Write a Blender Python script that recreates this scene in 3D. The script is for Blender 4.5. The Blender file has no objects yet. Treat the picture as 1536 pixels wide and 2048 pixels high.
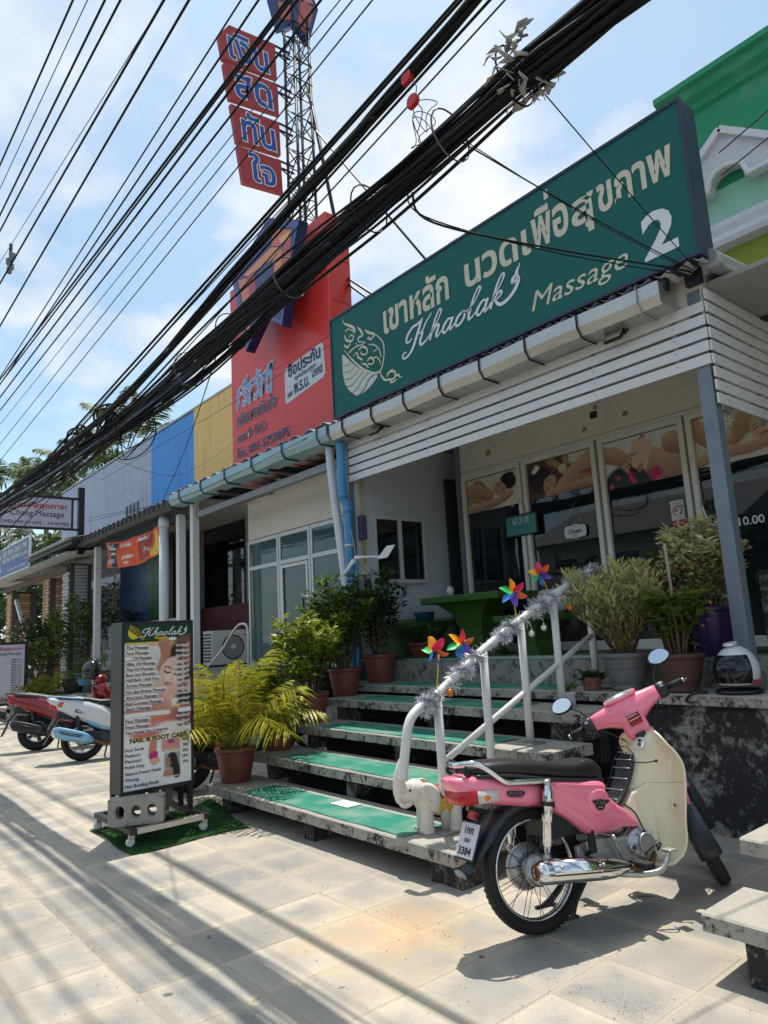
import bpy, math, random
import numpy as np
from mathutils import Vector, Matrix
R_ = math.radians
random.seed(7); RNG = np.random.default_rng(7)
scene = bpy.context.scene
COL = scene.collection

# ------------------------------------------------------------------ camera
cam_d = bpy.data.cameras.new('camera'); cam = bpy.data.objects.new('camera', cam_d); COL.objects.link(cam)
cam_d.sensor_fit = 'VERTICAL'; cam_d.sensor_height = 24.0; cam_d.lens = 24.0*1405.446/2048
cam_d.clip_start = .05; cam_d.clip_end = 3000
YAW, PITCH, ROLL = -0.870994522, 0.171492356, -0.0550891271
fw = Vector((math.sin(YAW)*math.cos(PITCH), math.cos(YAW)*math.cos(PITCH), math.sin(PITCH)))
r0 = Vector((math.cos(YAW), -math.sin(YAW), 0)); u0 = r0.cross(fw)
rt = math.cos(ROLL)*r0+math.sin(ROLL)*u0; up = -math.sin(ROLL)*r0+math.cos(ROLL)*u0
cm = Matrix((rt, up, -fw)).transposed().to_4x4(); cm.translation = Vector((0, 0, 1.45))
cam.matrix_world = cm
scene.camera = cam

# ------------------------------------------------------------------ light
SUN = Vector((-.245, .20, 1)).normalized()
EXPOSURE = 0.50
world = bpy.data.worlds.new('World'); scene.world = world; world.use_nodes = True
wn = world.node_tree; wn.nodes.clear()
def N(nt, t, **kw):
    n = nt.nodes.new(t)
    for k, v in kw.items(): setattr(n, k, v)
    return n
sky = N(wn, 'ShaderNodeTexSky', sky_type='NISHITA', sun_disc=False)
sky.sun_elevation = math.asin(SUN.z); sky.sun_rotation = math.atan2(SUN.x, SUN.y)
sky.air_density = 1.0; sky.dust_density = 1.2; sky.ozone_density = 1.0
tintn = N(wn, 'ShaderNodeMix', data_type='RGBA', blend_type='MULTIPLY'); tintn.inputs[0].default_value = 1; tintn.inputs[7].default_value = (.93, 1.09, 1.02, 1)
bg = N(wn, 'ShaderNodeBackground'); bg.inputs[1].default_value = .125
tc = N(wn, 'ShaderNodeTexCoord')
sep = N(wn, 'ShaderNodeSeparateXYZ'); wn.links.new(tc.outputs['Generated'], sep.inputs[0])
ad = N(wn, 'ShaderNodeMath', operation='ADD'); ad.inputs[1].default_value = .22; wn.links.new(sep.outputs[2], ad.inputs[0])
mx0 = N(wn, 'ShaderNodeMath', operation='MAXIMUM'); mx0.inputs[1].default_value = .05; wn.links.new(ad.outputs[0], mx0.inputs[0])
dv = N(wn, 'ShaderNodeVectorMath', operation='DIVIDE'); wn.links.new(tc.outputs['Generated'], dv.inputs[0])
cmb = N(wn, 'ShaderNodeCombineXYZ')
for i in range(3): wn.links.new(mx0.outputs[0], cmb.inputs[i])
wn.links.new(cmb.outputs[0], dv.inputs[1])
mp = N(wn, 'ShaderNodeMapping'); mp.inputs['Location'].default_value = (3.1, 1.7, .4); wn.links.new(dv.outputs[0], mp.inputs[0])
nz = N(wn, 'ShaderNodeTexNoise'); nz.inputs['Scale'].default_value = 1.9; nz.inputs['Detail'].default_value = 12; nz.inputs['Roughness'].default_value = .52; nz.inputs['Distortion'].default_value = .1
wn.links.new(mp.outputs[0], nz.inputs['Vector'])
rp = N(wn, 'ShaderNodeValToRGB'); rp.color_ramp.elements[0].position = .475; rp.color_ramp.elements[1].position = .585
rp.color_ramp.elements[0].color = (.20, .20, .20, 1); rp.color_ramp.elements[1].color = (1, 1, 1, 1)
wn.links.new(nz.outputs['Fac'], rp.inputs[0])
nz2 = N(wn, 'ShaderNodeTexNoise'); nz2.inputs['Scale'].default_value = 4.3; nz2.inputs['Detail'].default_value = 7
wn.links.new(mp.outputs[0], nz2.inputs['Vector'])
rp2 = N(wn, 'ShaderNodeValToRGB'); rp2.color_ramp.elements[0].position = .34; rp2.color_ramp.elements[1].position = .66
rp2.color_ramp.elements[0].color = (.62, .71, .80, 1); rp2.color_ramp.elements[1].color = (.86, .88, .92, 1)
wn.links.new(nz2.outputs['Fac'], rp2.inputs[0])
bgc = N(wn, 'ShaderNodeBackground'); bgc.inputs[1].default_value = .84; wn.links.new(rp2.outputs[0], bgc.inputs[0])
wn.links.new(sky.outputs[0], tintn.inputs[6]); wn.links.new(tintn.outputs[2], bg.inputs[0])
ms = N(wn, 'ShaderNodeMixShader'); wn.links.new(rp.outputs[0], ms.inputs[0]); wn.links.new(bg.outputs[0], ms.inputs[1]); wn.links.new(bgc.outputs[0], ms.inputs[2])
wo = N(wn, 'ShaderNodeOutputWorld'); wn.links.new(ms.outputs[0], wo.inputs[0])
sl = bpy.data.lights.new('sun', 'SUN'); sl.energy = 3.7; sl.angle = R_(.5); sl.color = (1, .94, .84)
so = bpy.data.objects.new('sun', sl); COL.objects.link(so); so.rotation_euler = (-SUN).to_track_quat('-Z', 'Y').to_euler(); so.location = (-3, 3, 20)
scene.view_settings.view_transform = 'Standard'; scene.view_settings.look = 'None'
scene.view_settings.exposure = EXPOSURE; scene.view_settings.gamma = 1.0
try:
    scene.cycles.use_denoising = True; scene.cycles.max_bounces = 8; scene.cycles.transparent_max_bounces = 12
    scene.cycles.caustics_reflective = False; scene.cycles.caustics_refractive = False
except Exception: pass

# ------------------------------------------------------------------ materials
MATS = {}
def srgb(r, g, b):
    f = lambda c: (c/255/12.92) if c/255 <= .04045 else ((c/255+.055)/1.055)**2.4
    return (f(r), f(g), f(b))
class NT:
    def __init__(s, name):
        s.m = bpy.data.materials.new(name); s.m.use_nodes = True; s.t = s.m.node_tree; s.t.nodes.clear()
        s.out = s.n('ShaderNodeOutputMaterial'); s.b = s.n('ShaderNodeBsdfPrincipled'); s.l(s.b.outputs[0], s.out.inputs[0])
        s._p = None
    def n(s, t, **kw): return N(s.t, t, **kw)
    def l(s, a, b): s.t.links.new(a, b)
    def pos(s):
        if s._p is None: s._p = s.n('ShaderNodeNewGeometry')
        return s._p.outputs['Position']
    def objc(s): return s.n('ShaderNodeTexCoord').outputs['Object']
    def noise(s, scale, detail=4, rough=.55, vec=None, dist=0.0):
        q = s.n('ShaderNodeTexNoise'); q.inputs['Scale'].default_value = scale; q.inputs['Detail'].default_value = detail
        q.inputs['Roughness'].default_value = rough; q.inputs['Distortion'].default_value = dist
        s.l(vec if vec is not None else s.pos(), q.inputs['Vector']); return q.outputs['Fac']
    def ramp(s, fac, a, b, ca=(0, 0, 0), cb=(1, 1, 1)):
        r = s.n('ShaderNodeValToRGB'); e = r.color_ramp.elements; e[0].position = a; e[1].position = b
        e[0].color = (*ca, 1); e[1].color = (*cb, 1); s.l(fac, r.inputs[0]); return r.outputs[0]
    def mix(s, fac, a, b, mode='MIX'):
        m = s.n('ShaderNodeMix', data_type='RGBA', blend_type=mode)
        for sock, v in ((m.inputs[0], fac), (m.inputs[6], a), (m.inputs[7], b)):
            if isinstance(v, (int, float)): sock.default_value = v
            elif isinstance(v, tuple): sock.default_value = (*v[:3], 1)
            else: s.l(v, sock)
        return m.outputs[2]
    def math(s, op, a, b=None):
        m = s.n('ShaderNodeMath', operation=op)
        for i, v in enumerate((a, b)):
            if v is None: continue
            if isinstance(v, (int, float)): m.inputs[i].default_value = v
            else: s.l(v, m.inputs[i])
        return m.outputs[0]
    def bump(s, h, strength=.3, dist=.01):
        b = s.n('ShaderNodeBump'); b.inputs['Strength'].default_value = strength; b.inputs['Distance'].default_value = dist
        s.l(h, b.inputs['Height']); s.l(b.outputs[0], s.b.inputs['Normal'])
    def set(s, **kw):
        for k, v in kw.items():
            i = s.b.inputs[k]
            if isinstance(v, (int, float)): i.default_value = v
            elif isinstance(v, tuple): i.default_value = (*v[:3], 1)
            else: s.l(v, i)
        return s
def M(name, col, rough=.6, metal=0., var=.12, scale=6., bump=0., bscale=40., grime=0., grimecol=(.05, .05, .05), gscale=3., coat=0., spec=.5):
    if name in MATS: return MATS[name]
    t = NT(name); c = tuple(col)
    o = c
    if var > 0:
        o = t.mix(t.noise(scale, 5), tuple(x*(1-var) for x in c), tuple(min(1, x*(1+var)) for x in c))
    if grime > 0:
        g = t.ramp(t.noise(gscale, 7, .68), .52, .72)
        g2 = t.math('MULTIPLY', g, grime)
        o = t.mix(g2, o, grimecol)
    t.set(**{'Base Color': o, 'Roughness': rough, 'Metallic': metal, 'Specular IOR Level': spec})
    if coat: t.set(**{'Coat Weight': coat, 'Coat Roughness': .06})
    if bump > 0: t.bump(t.noise(bscale, 5), bump, .006)
    MATS[name] = t.m
    return t.m

# ------------------------------------------------------------------ mesh builder
def wm(o):
    m = o.matrix_basis.copy()
    if o.parent: m = wm(o.parent) @ o.matrix_parent_inverse @ m
    return m
def frame(o, x, y):
    x = Vector(x).normalized(); y = Vector(y); y = (y-x*y.dot(x)).normalized(); z = x.cross(y)
    m = Matrix((x, y, z)).transposed().to_4x4(); m.translation = Vector(o); return m
def cat(pts, n=8, closed=False):
    P = [np.array(p, float) for p in pts]; out = []
    m = len(P); rng = range(m if closed else m-1)
    for i in rng:
        if closed: a, b, c, d = P[(i-1) % m], P[i], P[(i+1) % m], P[(i+2) % m]
        else: a, b, c, d = P[max(i-1, 0)], P[i], P[i+1], P[min(i+2, m-1)]
        for k in range(n):
            t = k/n
            out.append(.5*((2*b)+(-a+c)*t+(2*a-5*b+4*c-d)*t*t+(-a+3*b-3*c+d)*t**3))
    if not closed: out.append(P[-1])
    return out
class MB:
    def __init__(s): s.v = []; s.f = []; s.mi = []; s.cur = 0; s.sm = []; s.smooth = False
    def addv(s, vs):
        i = len(s.v); s.v.extend([tuple(map(float, v)) for v in vs]); return i
    def addf(s, f, sm=None): s.f.append(tuple(f)); s.mi.append(s.cur); s.sm.append(s.smooth if sm is None else sm)
    def box(s, x0, x1, y0, y1, z0, z1, m=None):
        p = [(x, y, z) for z in (z0, z1) for y in (y0, y1) for x in (x0, x1)]
        if m is not None: p = [m @ Vector(q) for q in p]
        i = s.addv(p)
        for f in ((0, 2, 3, 1), (4, 5, 7, 6), (0, 1, 5, 4), (2, 6, 7, 3), (0, 4, 6, 2), (1, 3, 7, 5)): s.addf([i+k for k in f], False)
        return s
    def bar(s, a, b, w, h, upv=(0, 0, 1)):
        a = Vector(a); b = Vector(b); d = (b-a); L = d.length
        u = Vector(upv)
        if abs(d.normalized().dot(u)) > .98: u = Vector((0, 1, 0))
        m = frame(a, d, u)      # local x along, y = up
        return s.box(0, L, -h/2, h/2, -w/2, w/2, m)
    def tube(s, pts, r, n=10, caps=True, closed=False, flat=None):
        P = [Vector(tuple(map(float, p))) for p in pts]; k = len(P)
        rr = r if hasattr(r, '__len__') else [r]*k
        prev = None; rings = []
        for i in range(k):
            if closed: t = P[(i+1) % k]-P[i-1]
            else: t = P[min(i+1, k-1)]-P[max(i-1, 0)]
            if t.length < 1e-9: t = Vector((0, 0, 1))
            t.normalize()
            if prev is None:
                u = Vector((0, 0, 1)) if abs(t.z) < .9 else Vector((1, 0, 0))
            else: u = prev
            u = (u-t*u.dot(t)); u.normalize(); prev = u; w = t.cross(u)
            fx, fy = flat if flat else (1, 1)
            rings.append(s.addv([P[i]+rr[i]*(math.cos(2*math.pi*j/n)*u*fx+math.sin(2*math.pi*j/n)*w*fy) for j in range(n)]))
        for i in range(k if closed else k-1):
            a, b = rings[i], rings[(i+1) % k]
            for j in range(n): s.addf((a+j, a+(j+1) % n, b+(j+1) % n, b+j), True)
        if caps and not closed:
            s.addf([rings[0]+j for j in range(n)][::-1], False); s.addf([rings[-1]+j for j in range(n)], False)
        return s
    def lathe(s, prof, n=20, m=None, cap0=True, cap1=True):
        rings = []
        for r, z in prof:
            p = [Vector((r*math.cos(2*math.pi*j/n), r*math.sin(2*math.pi*j/n), z)) for j in range(n)]
            if m is not None: p = [m @ q for q in p]
            rings.append(s.addv(p))
        for a, b in zip(rings, rings[1:]):
            for j in range(n): s.addf((a+j, a+(j+1) % n, b+(j+1) % n, b+j), True)
        if cap0: s.addf([rings[0]+j for j in range(n)][::-1], False)
        if cap1: s.addf([rings[-1]+j for j in range(n)], False)
        return s
    def loft(s, rings, caps=True, sm=True):
        idx = [s.addv(r) for r in rings]; n = len(rings[0])
        for a, b in zip(idx, idx[1:]):
            for j in range(n): s.addf((a+j, a+(j+1) % n, b+(j+1) % n, b+j), sm)
        if caps: s.addf([idx[0]+j for j in range(n)][::-1], sm); s.addf([idx[-1]+j for j in range(n)], sm)
        return s
    def prism(s, poly, d, m):       # poly in local xy, thickness from 0..d in local z
        n = len(poly)
        a = s.addv([m @ Vector((p[0], p[1], 0)) for p in poly]); b = s.addv([m @ Vector((p[0], p[1], d)) for p in poly])
        s.addf([a+i for i in range(n)][::-1], False); s.addf([b+i for i in range(n)], False)
        for i in range(n): s.addf((a+i, a+(i+1) % n, b+(i+1) % n, b+i), False)
        return s
    def sphere(s, c, r, n=14, k=8, sc=(1, 1, 1)):
        c = Vector(c); rings = []
        for i in range(1, k):
            t = math.pi*i/k
            rings.append(s.addv([c+Vector((r*sc[0]*math.sin(t)*math.cos(2*math.pi*j/n), r*sc[1]*math.sin(t)*math.sin(2*math.pi*j/n), r*sc[2]*math.cos(t))) for j in range(n)]))
        a = s.addv([c+Vector((0, 0, r*sc[2]))]); b = s.addv([c-Vector((0, 0, r*sc[2]))])
        for j in range(n):
            s.addf((a, rings[0]+j, rings[0]+(j+1) % n), True); s.addf((b, rings[-1]+(j+1) % n, rings[-1]+j), True)
        for p, q in zip(rings, rings[1:]):
            for j in range(n): s.addf((p+j, q+j, q+(j+1) % n, p+(j+1) % n), True)
        return s
    def torus(s, R, r, m, n=40, k=10, rz=None):
        rz = rz or r; idx = []
        for i in range(n):
            a = 2*math.pi*i/n
            idx.append(s.addv([m @ Vector(((R+r*math.cos(2*math.pi*j/k))*math.cos(a), (R+r*math.cos(2*math.pi*j/k))*math.sin(a), rz*math.sin(2*math.pi*j/k))) for j in range(k)]))
        for i in range(n):
            a, b = idx[i], idx[(i+1) % n]
            for j in range(k): s.addf((a+j, b+j, b+(j+1) % k, a+(j+1) % k), True)
        return s
    def mesh(s, name='mesh'):
        me = bpy.data.meshes.new(name); me.from_pydata(s.v, [], s.f)
        me.polygons.foreach_set('material_index', s.mi); me.polygons.foreach_set('use_smooth', s.sm); me.update()
        return me
    def build(s, name, mat, parent=None, world=True, bevel=0., sharp=None, fix=True):
        me = s.mesh(name)
        if fix:
            import bmesh
            b = bmesh.new(); b.from_mesh(me); bmesh.ops.recalc_face_normals(b, faces=b.faces); b.to_mesh(me); b.free()
        return obj(name, me, mat, parent, world, bevel, sharp)
def obj(name, me, mat, parent=None, world=True, bevel=0., sharp=None):
    for m in (mat if isinstance(mat, (list, tuple)) else [mat]): me.materials.append(m)
    if sharp is not None:
        me.polygons.foreach_set('use_smooth', [True]*len(me.polygons)); me.set_sharp_from_angle(angle=R_(sharp))
    o = bpy.data.objects.new(name, me); COL.objects.link(o)
    if parent is not None:
        o.parent = parent
        if world: o.matrix_parent_inverse = wm(parent).inverted()
    elif world and len(me.vertices):
        a = np.empty(len(me.vertices)*3, np.float32); me.vertices.foreach_get('co', a); a = a.reshape(-1, 3)
        c = Vector(((a[:, 0].min()+a[:, 0].max())/2, (a[:, 1].min()+a[:, 1].max())/2, a[:, 2].min()))
        me.transform(Matrix.Translation(-c)); o.location = c
    if bevel > 0:
        b = o.modifiers.new('bevel', 'BEVEL'); b.width = bevel; b.segments = 2; b.limit_method = 'ANGLE'; b.angle_limit = R_(40); b.use_clamp_overlap = True
    return o
def tag(o, label, cat_, group=None, kind=None):
    if label: o['label'] = label
    if cat_: o['category'] = cat_
    if group: o['group'] = group
    if kind: o['kind'] = kind
    return o
def struct(o): o['kind'] = 'structure'; return o
def thing(name, loc, label, cat_, group=None, rot=None):
    o = bpy.data.objects.new(name, None); COL.objects.link(o); o.location = loc; o.empty_display_size = .1
    if rot is not None: o.rotation_euler = rot
    return tag(o, label, cat_, group)
def dup(root, loc, rot=None, scale=None, label=None):
    def rec(o, par):
        c = o.copy(); COL.objects.link(c); c.parent = par
        if par is not None: c.matrix_parent_inverse = o.matrix_parent_inverse.copy()
        for ch in [x for x in bpy.data.objects if x.parent == o]: rec(ch, c)
        return c
    r = rec(root, None); r.location = loc
    if rot is not None: r.rotation_euler = rot
    if scale is not None: r.scale = (scale,)*3 if isinstance(scale, (int, float)) else scale
    if label: r['label'] = label
    return r

# ------------------------------------------------------------------ lettering and flat print
_tc = bpy.data.curves.new('tmp_text', 'FONT'); _to = bpy.data.objects.new('tmp_text', _tc); COL.objects.link(_to)
def text_mesh(body, bold=0., shear=0., depth=.002, space=1.0, res=3):
    _tc.body = body; _tc.size = 1; _tc.offset = bold; _tc.shear = shear; _tc.extrude = depth; _tc.space_character = space; _tc.resolution_u = res
    return bpy.data.meshes.new_from_object(_to)
def lettering(body, O, X, Y, w=None, h=None, mat=None, parent=None, name='lettering', bold=0., shear=0., space=1.0, align='l', lift=.003, base=True, double=0.):
    """letters on the plane through O with right X and up Y; w / h is the wished ink size"""
    me = text_mesh(body, bold, shear, 0.0, space)
    n = len(me.vertices)
    if n == 0: return None
    a = np.empty(n*3, np.float32); me.vertices.foreach_get('co', a); a = a.reshape(-1, 3)
    x0, x1, y0, y1 = a[:, 0].min(), a[:, 0].max(), a[:, 1].min(), a[:, 1].max()
    sx = w/(x1-x0) if w else None; sy = h/(y1-y0) if h else None
    if sx is None: sx = sy
    if sy is None: sy = sx
    ox = {'l': x0, 'r': x1, 'c': (x0+x1)/2}[align]
    a[:, 0] = (a[:, 0]-ox)*sx; a[:, 1] = (a[:, 1]-(0 if base else y0))*sy; a[:, 2] = 0
    me.vertices.foreach_set('co', a.ravel())
    if double:
        fs = [list(p.vertices) for p in me.polygons]; V = a.tolist()+[[q[0]+double, q[1]+double*.4, .0002] for q in a.tolist()]
        me = bpy.data.meshes.new(name); me.from_pydata(V, [], fs+[[i+n for i in f] for f in fs])
    m = frame(O, X, Y); m.translation = Vector(O)+m.col[2].to_3d()*lift
    me.transform(m)
    return obj(name, me, mat, parent)
def words(body, O, X, Y, w, h=None, gap=.28, **kw):
    """one object for each word, spread over the width w"""
    ws = body.split(); L = []
    for q in ws:
        me = text_mesh(q, kw.get('bold', 0.), kw.get('shear', 0.)); a = np.empty(len(me.vertices)*3, np.float32); me.vertices.foreach_get('co', a); a = a.reshape(-1, 3); L.append((a[:, 0].max()-a[:, 0].min(), a[:, 1].max()-a[:, 1].min())); bpy.data.meshes.remove(me)
    tot = sum(l[0] for l in L)+gap*(len(ws)-1); k = w/tot; kh = (h/max(l[1] for l in L)) if h else k; x = 0.
    for q, l in zip(ws, L):
        lettering(q, Vector(O)+Vector(X)*x, X, Y, w=l[0]*k, h=l[1]*kh, **kw); x += (l[0]+gap)*k
def strokes(mb, lines, m, z=0.):
    """ribbons: each line is a list of (x, y, half width), drawn through Catmull-Rom"""
    for L in lines:
        P = cat(L, 7); k = len(P); l = []; r = []
        for i in range(k):
            t = P[min(i+1, k-1)][:2]-P[max(i-1, 0)][:2]; t = t/(np.linalg.norm(t)+1e-9); nn = np.array([-t[1], t[0]])
            l.append(P[i][:2]+nn*P[i][2]); r.append(P[i][:2]-nn*P[i][2])
        a = mb.addv([m @ Vector((*q, z)) for q in l]); b = mb.addv([m @ Vector((*q, z)) for q in r])
        for i in range(k-1): mb.addf((a+i, b+i, b+i+1, a+i+1), False)
        z += .00025
def blob(mb, pts, m, z=0., n=5, smooth=True):
    P = cat(pts, n, True) if smooth else pts
    a = mb.addv([m @ Vector((p[0], p[1], z)) for p in P]); mb.addf([a+i for i in range(len(P))], False)
def paint_mat(name='printed photo', rough=.35, coat=0.):
    if name in MATS: return MATS[name]
    t = NT(name); at = t.n('ShaderNodeVertexColor', layer_name='Col'); t.set(**{'Base Color': at.outputs[0], 'Roughness': rough})
    if coat: t.set(**{'Coat Weight': coat})
    MATS[name] = t.m; return t.m
class Paint:
    """a small painter: colours on the points of a fine grid, used for printed pictures"""
    def __init__(s, nx, ny, w, h, base):
        s.nx, s.ny, s.w, s.h = nx, ny, w, h
        s.X, s.Y = np.meshgrid(np.linspace(0, w, nx), np.linspace(0, h, ny))
        s.c = np.zeros((ny, nx, 3)); s.c[:] = base
    def put(s, mask, col):
        mask = np.clip(mask, 0, 1)[..., None]; s.c = s.c*(1-mask)+np.asarray(col)*mask
    def ell(s, cx, cy, rx, ry, col, ang=0., soft=.12, shade=None):
        dx, dy = s.X-cx, s.Y-cy; c, q = math.cos(R_(ang)), math.sin(R_(ang))
        u, v = (dx*c+dy*q)/rx, (-dx*q+dy*c)/ry; d = np.sqrt(u*u+v*v)
        k = (1-d)/soft+.5
        cc = np.asarray(col, float)
        if shade is not None:
            L = np.clip(.5+.5*(v*.8-u*.25), 0, 1)[..., None]; cc = np.asarray(shade)*(1-L)+cc*L
        s.put(k, cc)
    def stroke(s, pts, w, col, soft=.35, shade=None):
        P = cat([(*p, 0) if len(p) == 2 else p for p in pts], 8)
        best = np.full(s.X.shape, 1e9); side = np.zeros(s.X.shape)
        for i in range(len(P)-1):
            a, b = P[i][:2], P[i+1][:2]; d = b-a; L = d@d+1e-12
            t = np.clip(((s.X-a[0])*d[0]+(s.Y-a[1])*d[1])/L, 0, 1)
            qx, qy = s.X-(a[0]+t*d[0]), s.Y-(a[1]+t*d[1])
            ww = w if not hasattr(w, '__len__') else w[0]+(w[1]-w[0])*(i+.5)/(len(P)-1)
            dist = np.sqrt(qx*qx+qy*qy)/ww
            m = dist < best; best = np.where(m, dist, best); side = np.where(m, qy/ww, side)
        cc = np.asarray(col, float)
        if shade is not None:
            Lm = np.clip(.5+.55*side, 0, 1)[..., None]; cc = np.asarray(shade)*(1-Lm)+cc*Lm
        s.put((1-best)/soft+.5, cc)
    def rect(s, x0, x1, y0, y1, col): s.put(((s.X >= x0) & (s.X <= x1) & (s.Y >= y0) & (s.Y <= y1)).astype(float), col)
    def poly(s, pts, col, smooth=True):
        P = np.array([p[:2] for p in (cat([(*q, 0) for q in pts], 5, True) if smooth else pts)])
        ins = np.zeros(s.X.shape, bool); j = len(P)-1
        for i in range(len(P)):
            c = ((P[i, 1] > s.Y) != (P[j, 1] > s.Y)) & (s.X < (P[j, 0]-P[i, 0])*(s.Y-P[i, 1])/(P[j, 1]-P[i, 1]+1e-12)+P[i, 0])
            ins ^= c; j = i
        s.put(ins.astype(float), col)
    def grain(s, amt=.04, seed=0):
        g = np.random.default_rng(seed)
        a = g.normal(0, 1, (s.ny//6+2, s.nx//6+2)); a = np.kron(a, np.ones((6, 6)))[:s.ny, :s.nx]
        s.c = np.clip(s.c*(1+amt*a[..., None]), 0, 1)
    def soft(s, k=1):
        for _ in range(k):
            p = np.pad(s.c, ((1, 1), (1, 1), (0, 0)), 'edge'); s.c = (p[:-2, 1:-1]+p[2:, 1:-1]+p[1:-1, :-2]+p[1:-1, 2:]+2*p[1:-1, 1:-1])/6
    def obj(s, name, O, X, Y, parent=None, mat=None):
        m = frame(O, X, Y); nx, ny = s.nx, s.ny
        co = np.stack([s.X.ravel(), s.Y.ravel(), np.zeros(nx*ny)], 1)
        i = (np.arange(ny-1)[:, None]*nx+np.arange(nx-1)[None, :]).ravel()
        F = np.stack([i, i+1, i+1+nx, i+nx], 1)
        me = bpy.data.meshes.new(name); me.from_pydata(co.tolist(), [], F.tolist())
        at = me.color_attributes.new('Col', 'FLOAT_COLOR', 'POINT')
        cc = np.ones((nx*ny, 4), np.float32); cc[:, :3] = s.c.reshape(-1, 3); at.data.foreach_set('color', cc.ravel())
        me.transform(m); return obj(name, me, mat or paint_mat(), parent)
# ------------------------------------------------------------------ shared materials
def mould_mat(name, base, amount=.5, top_clean=True, scale=5.5, dark=(.028, .029, .030)):
    t = NT(name)
    b = t.mix(t.noise(9, 6), tuple(c*.82 for c in base), tuple(c*1.12 for c in base))
    b = t.mix(t.math('MULTIPLY', t.noise(160, 3), .5), b, tuple(c*.6 for c in base))
    mpp = t.n('ShaderNodeMapping'); mpp.inputs['Scale'].default_value = (1.05, 1.05, .85); t.l(t.pos(), mpp.inputs[0])
    n1 = t.noise(scale, 8, .72, mpp.outputs[0], .3); n2 = t.noise(scale*7, 5, .7, mpp.outputs[0])
    k = t.math('ADD', t.math('MULTIPLY', n1, .62), t.math('MULTIPLY', n2, .38))
    m = t.ramp(k, .625-.24*amount, .70-.24*amount)
    if top_clean:
        g = t.n('ShaderNodeNewGeometry'); s = t.n('ShaderNodeSeparateXYZ'); t.l(g.outputs['True Normal'], s.inputs[0])
        up_ = t.ramp(s.outputs[2], .5, .8, (1, 1, 1), (.13, .13, .13)); m = t.math('MULTIPLY', m, up_)
    c = t.mix(m, b, dark)
    t.set(**{'Base Color': c, 'Roughness': .9}); t.bump(t.noise(70, 6, .65), .5, .006); MATS[name] = t.m; return t.m
m_slab = mould_mat('old concrete slab', (.42, .40, .35), .56)
m_mould = mould_mat('mouldy concrete wall', (.36, .36, .33), .80, False, 2.6)
m_pillar = mould_mat('mouldy concrete support', (.26, .26, .25), .9, False, 7)
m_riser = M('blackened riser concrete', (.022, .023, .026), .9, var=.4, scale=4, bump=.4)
m_rough = mould_mat('rough landing concrete', (.30, .30, .27), .5, False, 12)
def tile_mat(name, built):
    t = NT(name)
    agg = t.noise(150, 4, .75); v = t.n('ShaderNodeTexVoronoi'); v.inputs['Scale'].default_value = 170; t.l(t.pos(), v.inputs['Vector'])
    speck = t.ramp(agg, .36, .66, (.11, .11, .115), (.33, .325, .31))
    speck = t.mix(t.ramp(v.outputs['Distance'], .12, .5), (.36, .35, .33), speck)
    speck = t.mix(t.ramp(t.noise(2.2, 5), .35, .7), speck, (.35, .335, .30))
    sand = t.mix(t.noise(14, 6), (.42, .37, .28), (.53, .47, .375))
    if built:
        oc = t.objc(); s = t.n('ShaderNodeSeparateXYZ'); t.l(oc, s.inputs[0])
        ri = t.n('ShaderNodeObjectInfo').outputs['Random']
        e = t.math('MAXIMUM', t.math('ABSOLUTE', s.outputs[0]), t.math('ABSOLUTE', s.outputs[1]))
        e = t.math('ADD', e, t.math('MULTIPLY', t.math('SUBTRACT', t.noise(9, 7, .75), .5), .24))
        e = t.math('ADD', e, t.math('MULTIPLY', t.math('SUBTRACT', t.noise(1.7, 3), .5), .22))
        e = t.math('ADD', e, t.math('MULTIPLY', t.math('SUBTRACT', ri, .5), .07))
        c = t.mix(t.ramp(e, .09, .26), speck, sand)
        hs = t.n('ShaderNodeHueSaturation'); t.l(c, hs.inputs['Color']); t.l(t.math('ADD', t.math('MULTIPLY', ri, .22), .88), hs.inputs['Value']); c = hs.outputs[0]
    else:
        br = t.n('ShaderNodeTexBrick', offset=0.0); br.inputs['Scale'].default_value = 1.0; br.inputs['Brick Width'].default_value = .412; br.inputs['Row Height'].default_value = .401
        br.inputs['Mortar Size'].default_value = .022; br.inputs['Mortar Smooth'].default_value = .8
        mp_ = t.n('ShaderNodeMapping'); mp_.inputs['Location'].default_value = (2.84+.412*40, -1.225+.401*20, 0); t.l(t.pos(), mp_.inputs[0]); t.l(mp_.outputs[0], br.inputs['Vector'])
        c = t.mix(t.math('ADD', t.math('MULTIPLY', br.outputs['Fac'], .7), t.math('MULTIPLY', t.ramp(t.noise(3, 6), .4, .7), .45)), speck, t.mix(.5, sand, (.34, .29, .22)))
    dust = t.ramp(t.noise(.85, 6, .6), .42, .68); c = t.mix(t.math('MULTIPLY', dust, .36), c, sand)
    worn = t.ramp(t.noise(.6, 4), .55, .75); c = t.mix(t.math('MULTIPLY', worn, .35), c, (.22, .21, .20))
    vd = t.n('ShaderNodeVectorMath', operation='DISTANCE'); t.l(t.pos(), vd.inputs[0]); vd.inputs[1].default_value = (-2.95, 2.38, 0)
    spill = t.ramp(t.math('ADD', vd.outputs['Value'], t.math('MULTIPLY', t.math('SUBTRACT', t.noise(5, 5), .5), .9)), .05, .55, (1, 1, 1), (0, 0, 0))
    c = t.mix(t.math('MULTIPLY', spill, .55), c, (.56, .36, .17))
    stain = t.ramp(t.noise(1.1, 3), .62, .78)
    c = t.mix(t.math('MULTIPLY', stain, .35), c, (.52, .36, .20))
    blk = t.ramp(t.noise(5.5, 2), .735, .75); c = t.mix(t.math('MULTIPLY', blk, .75), c, (.06, .055, .05))
    t.set(**{'Base Color': c, 'Roughness': .9}); t.bump(agg, .5, .004); MATS[name] = t.m; return t.m
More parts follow.
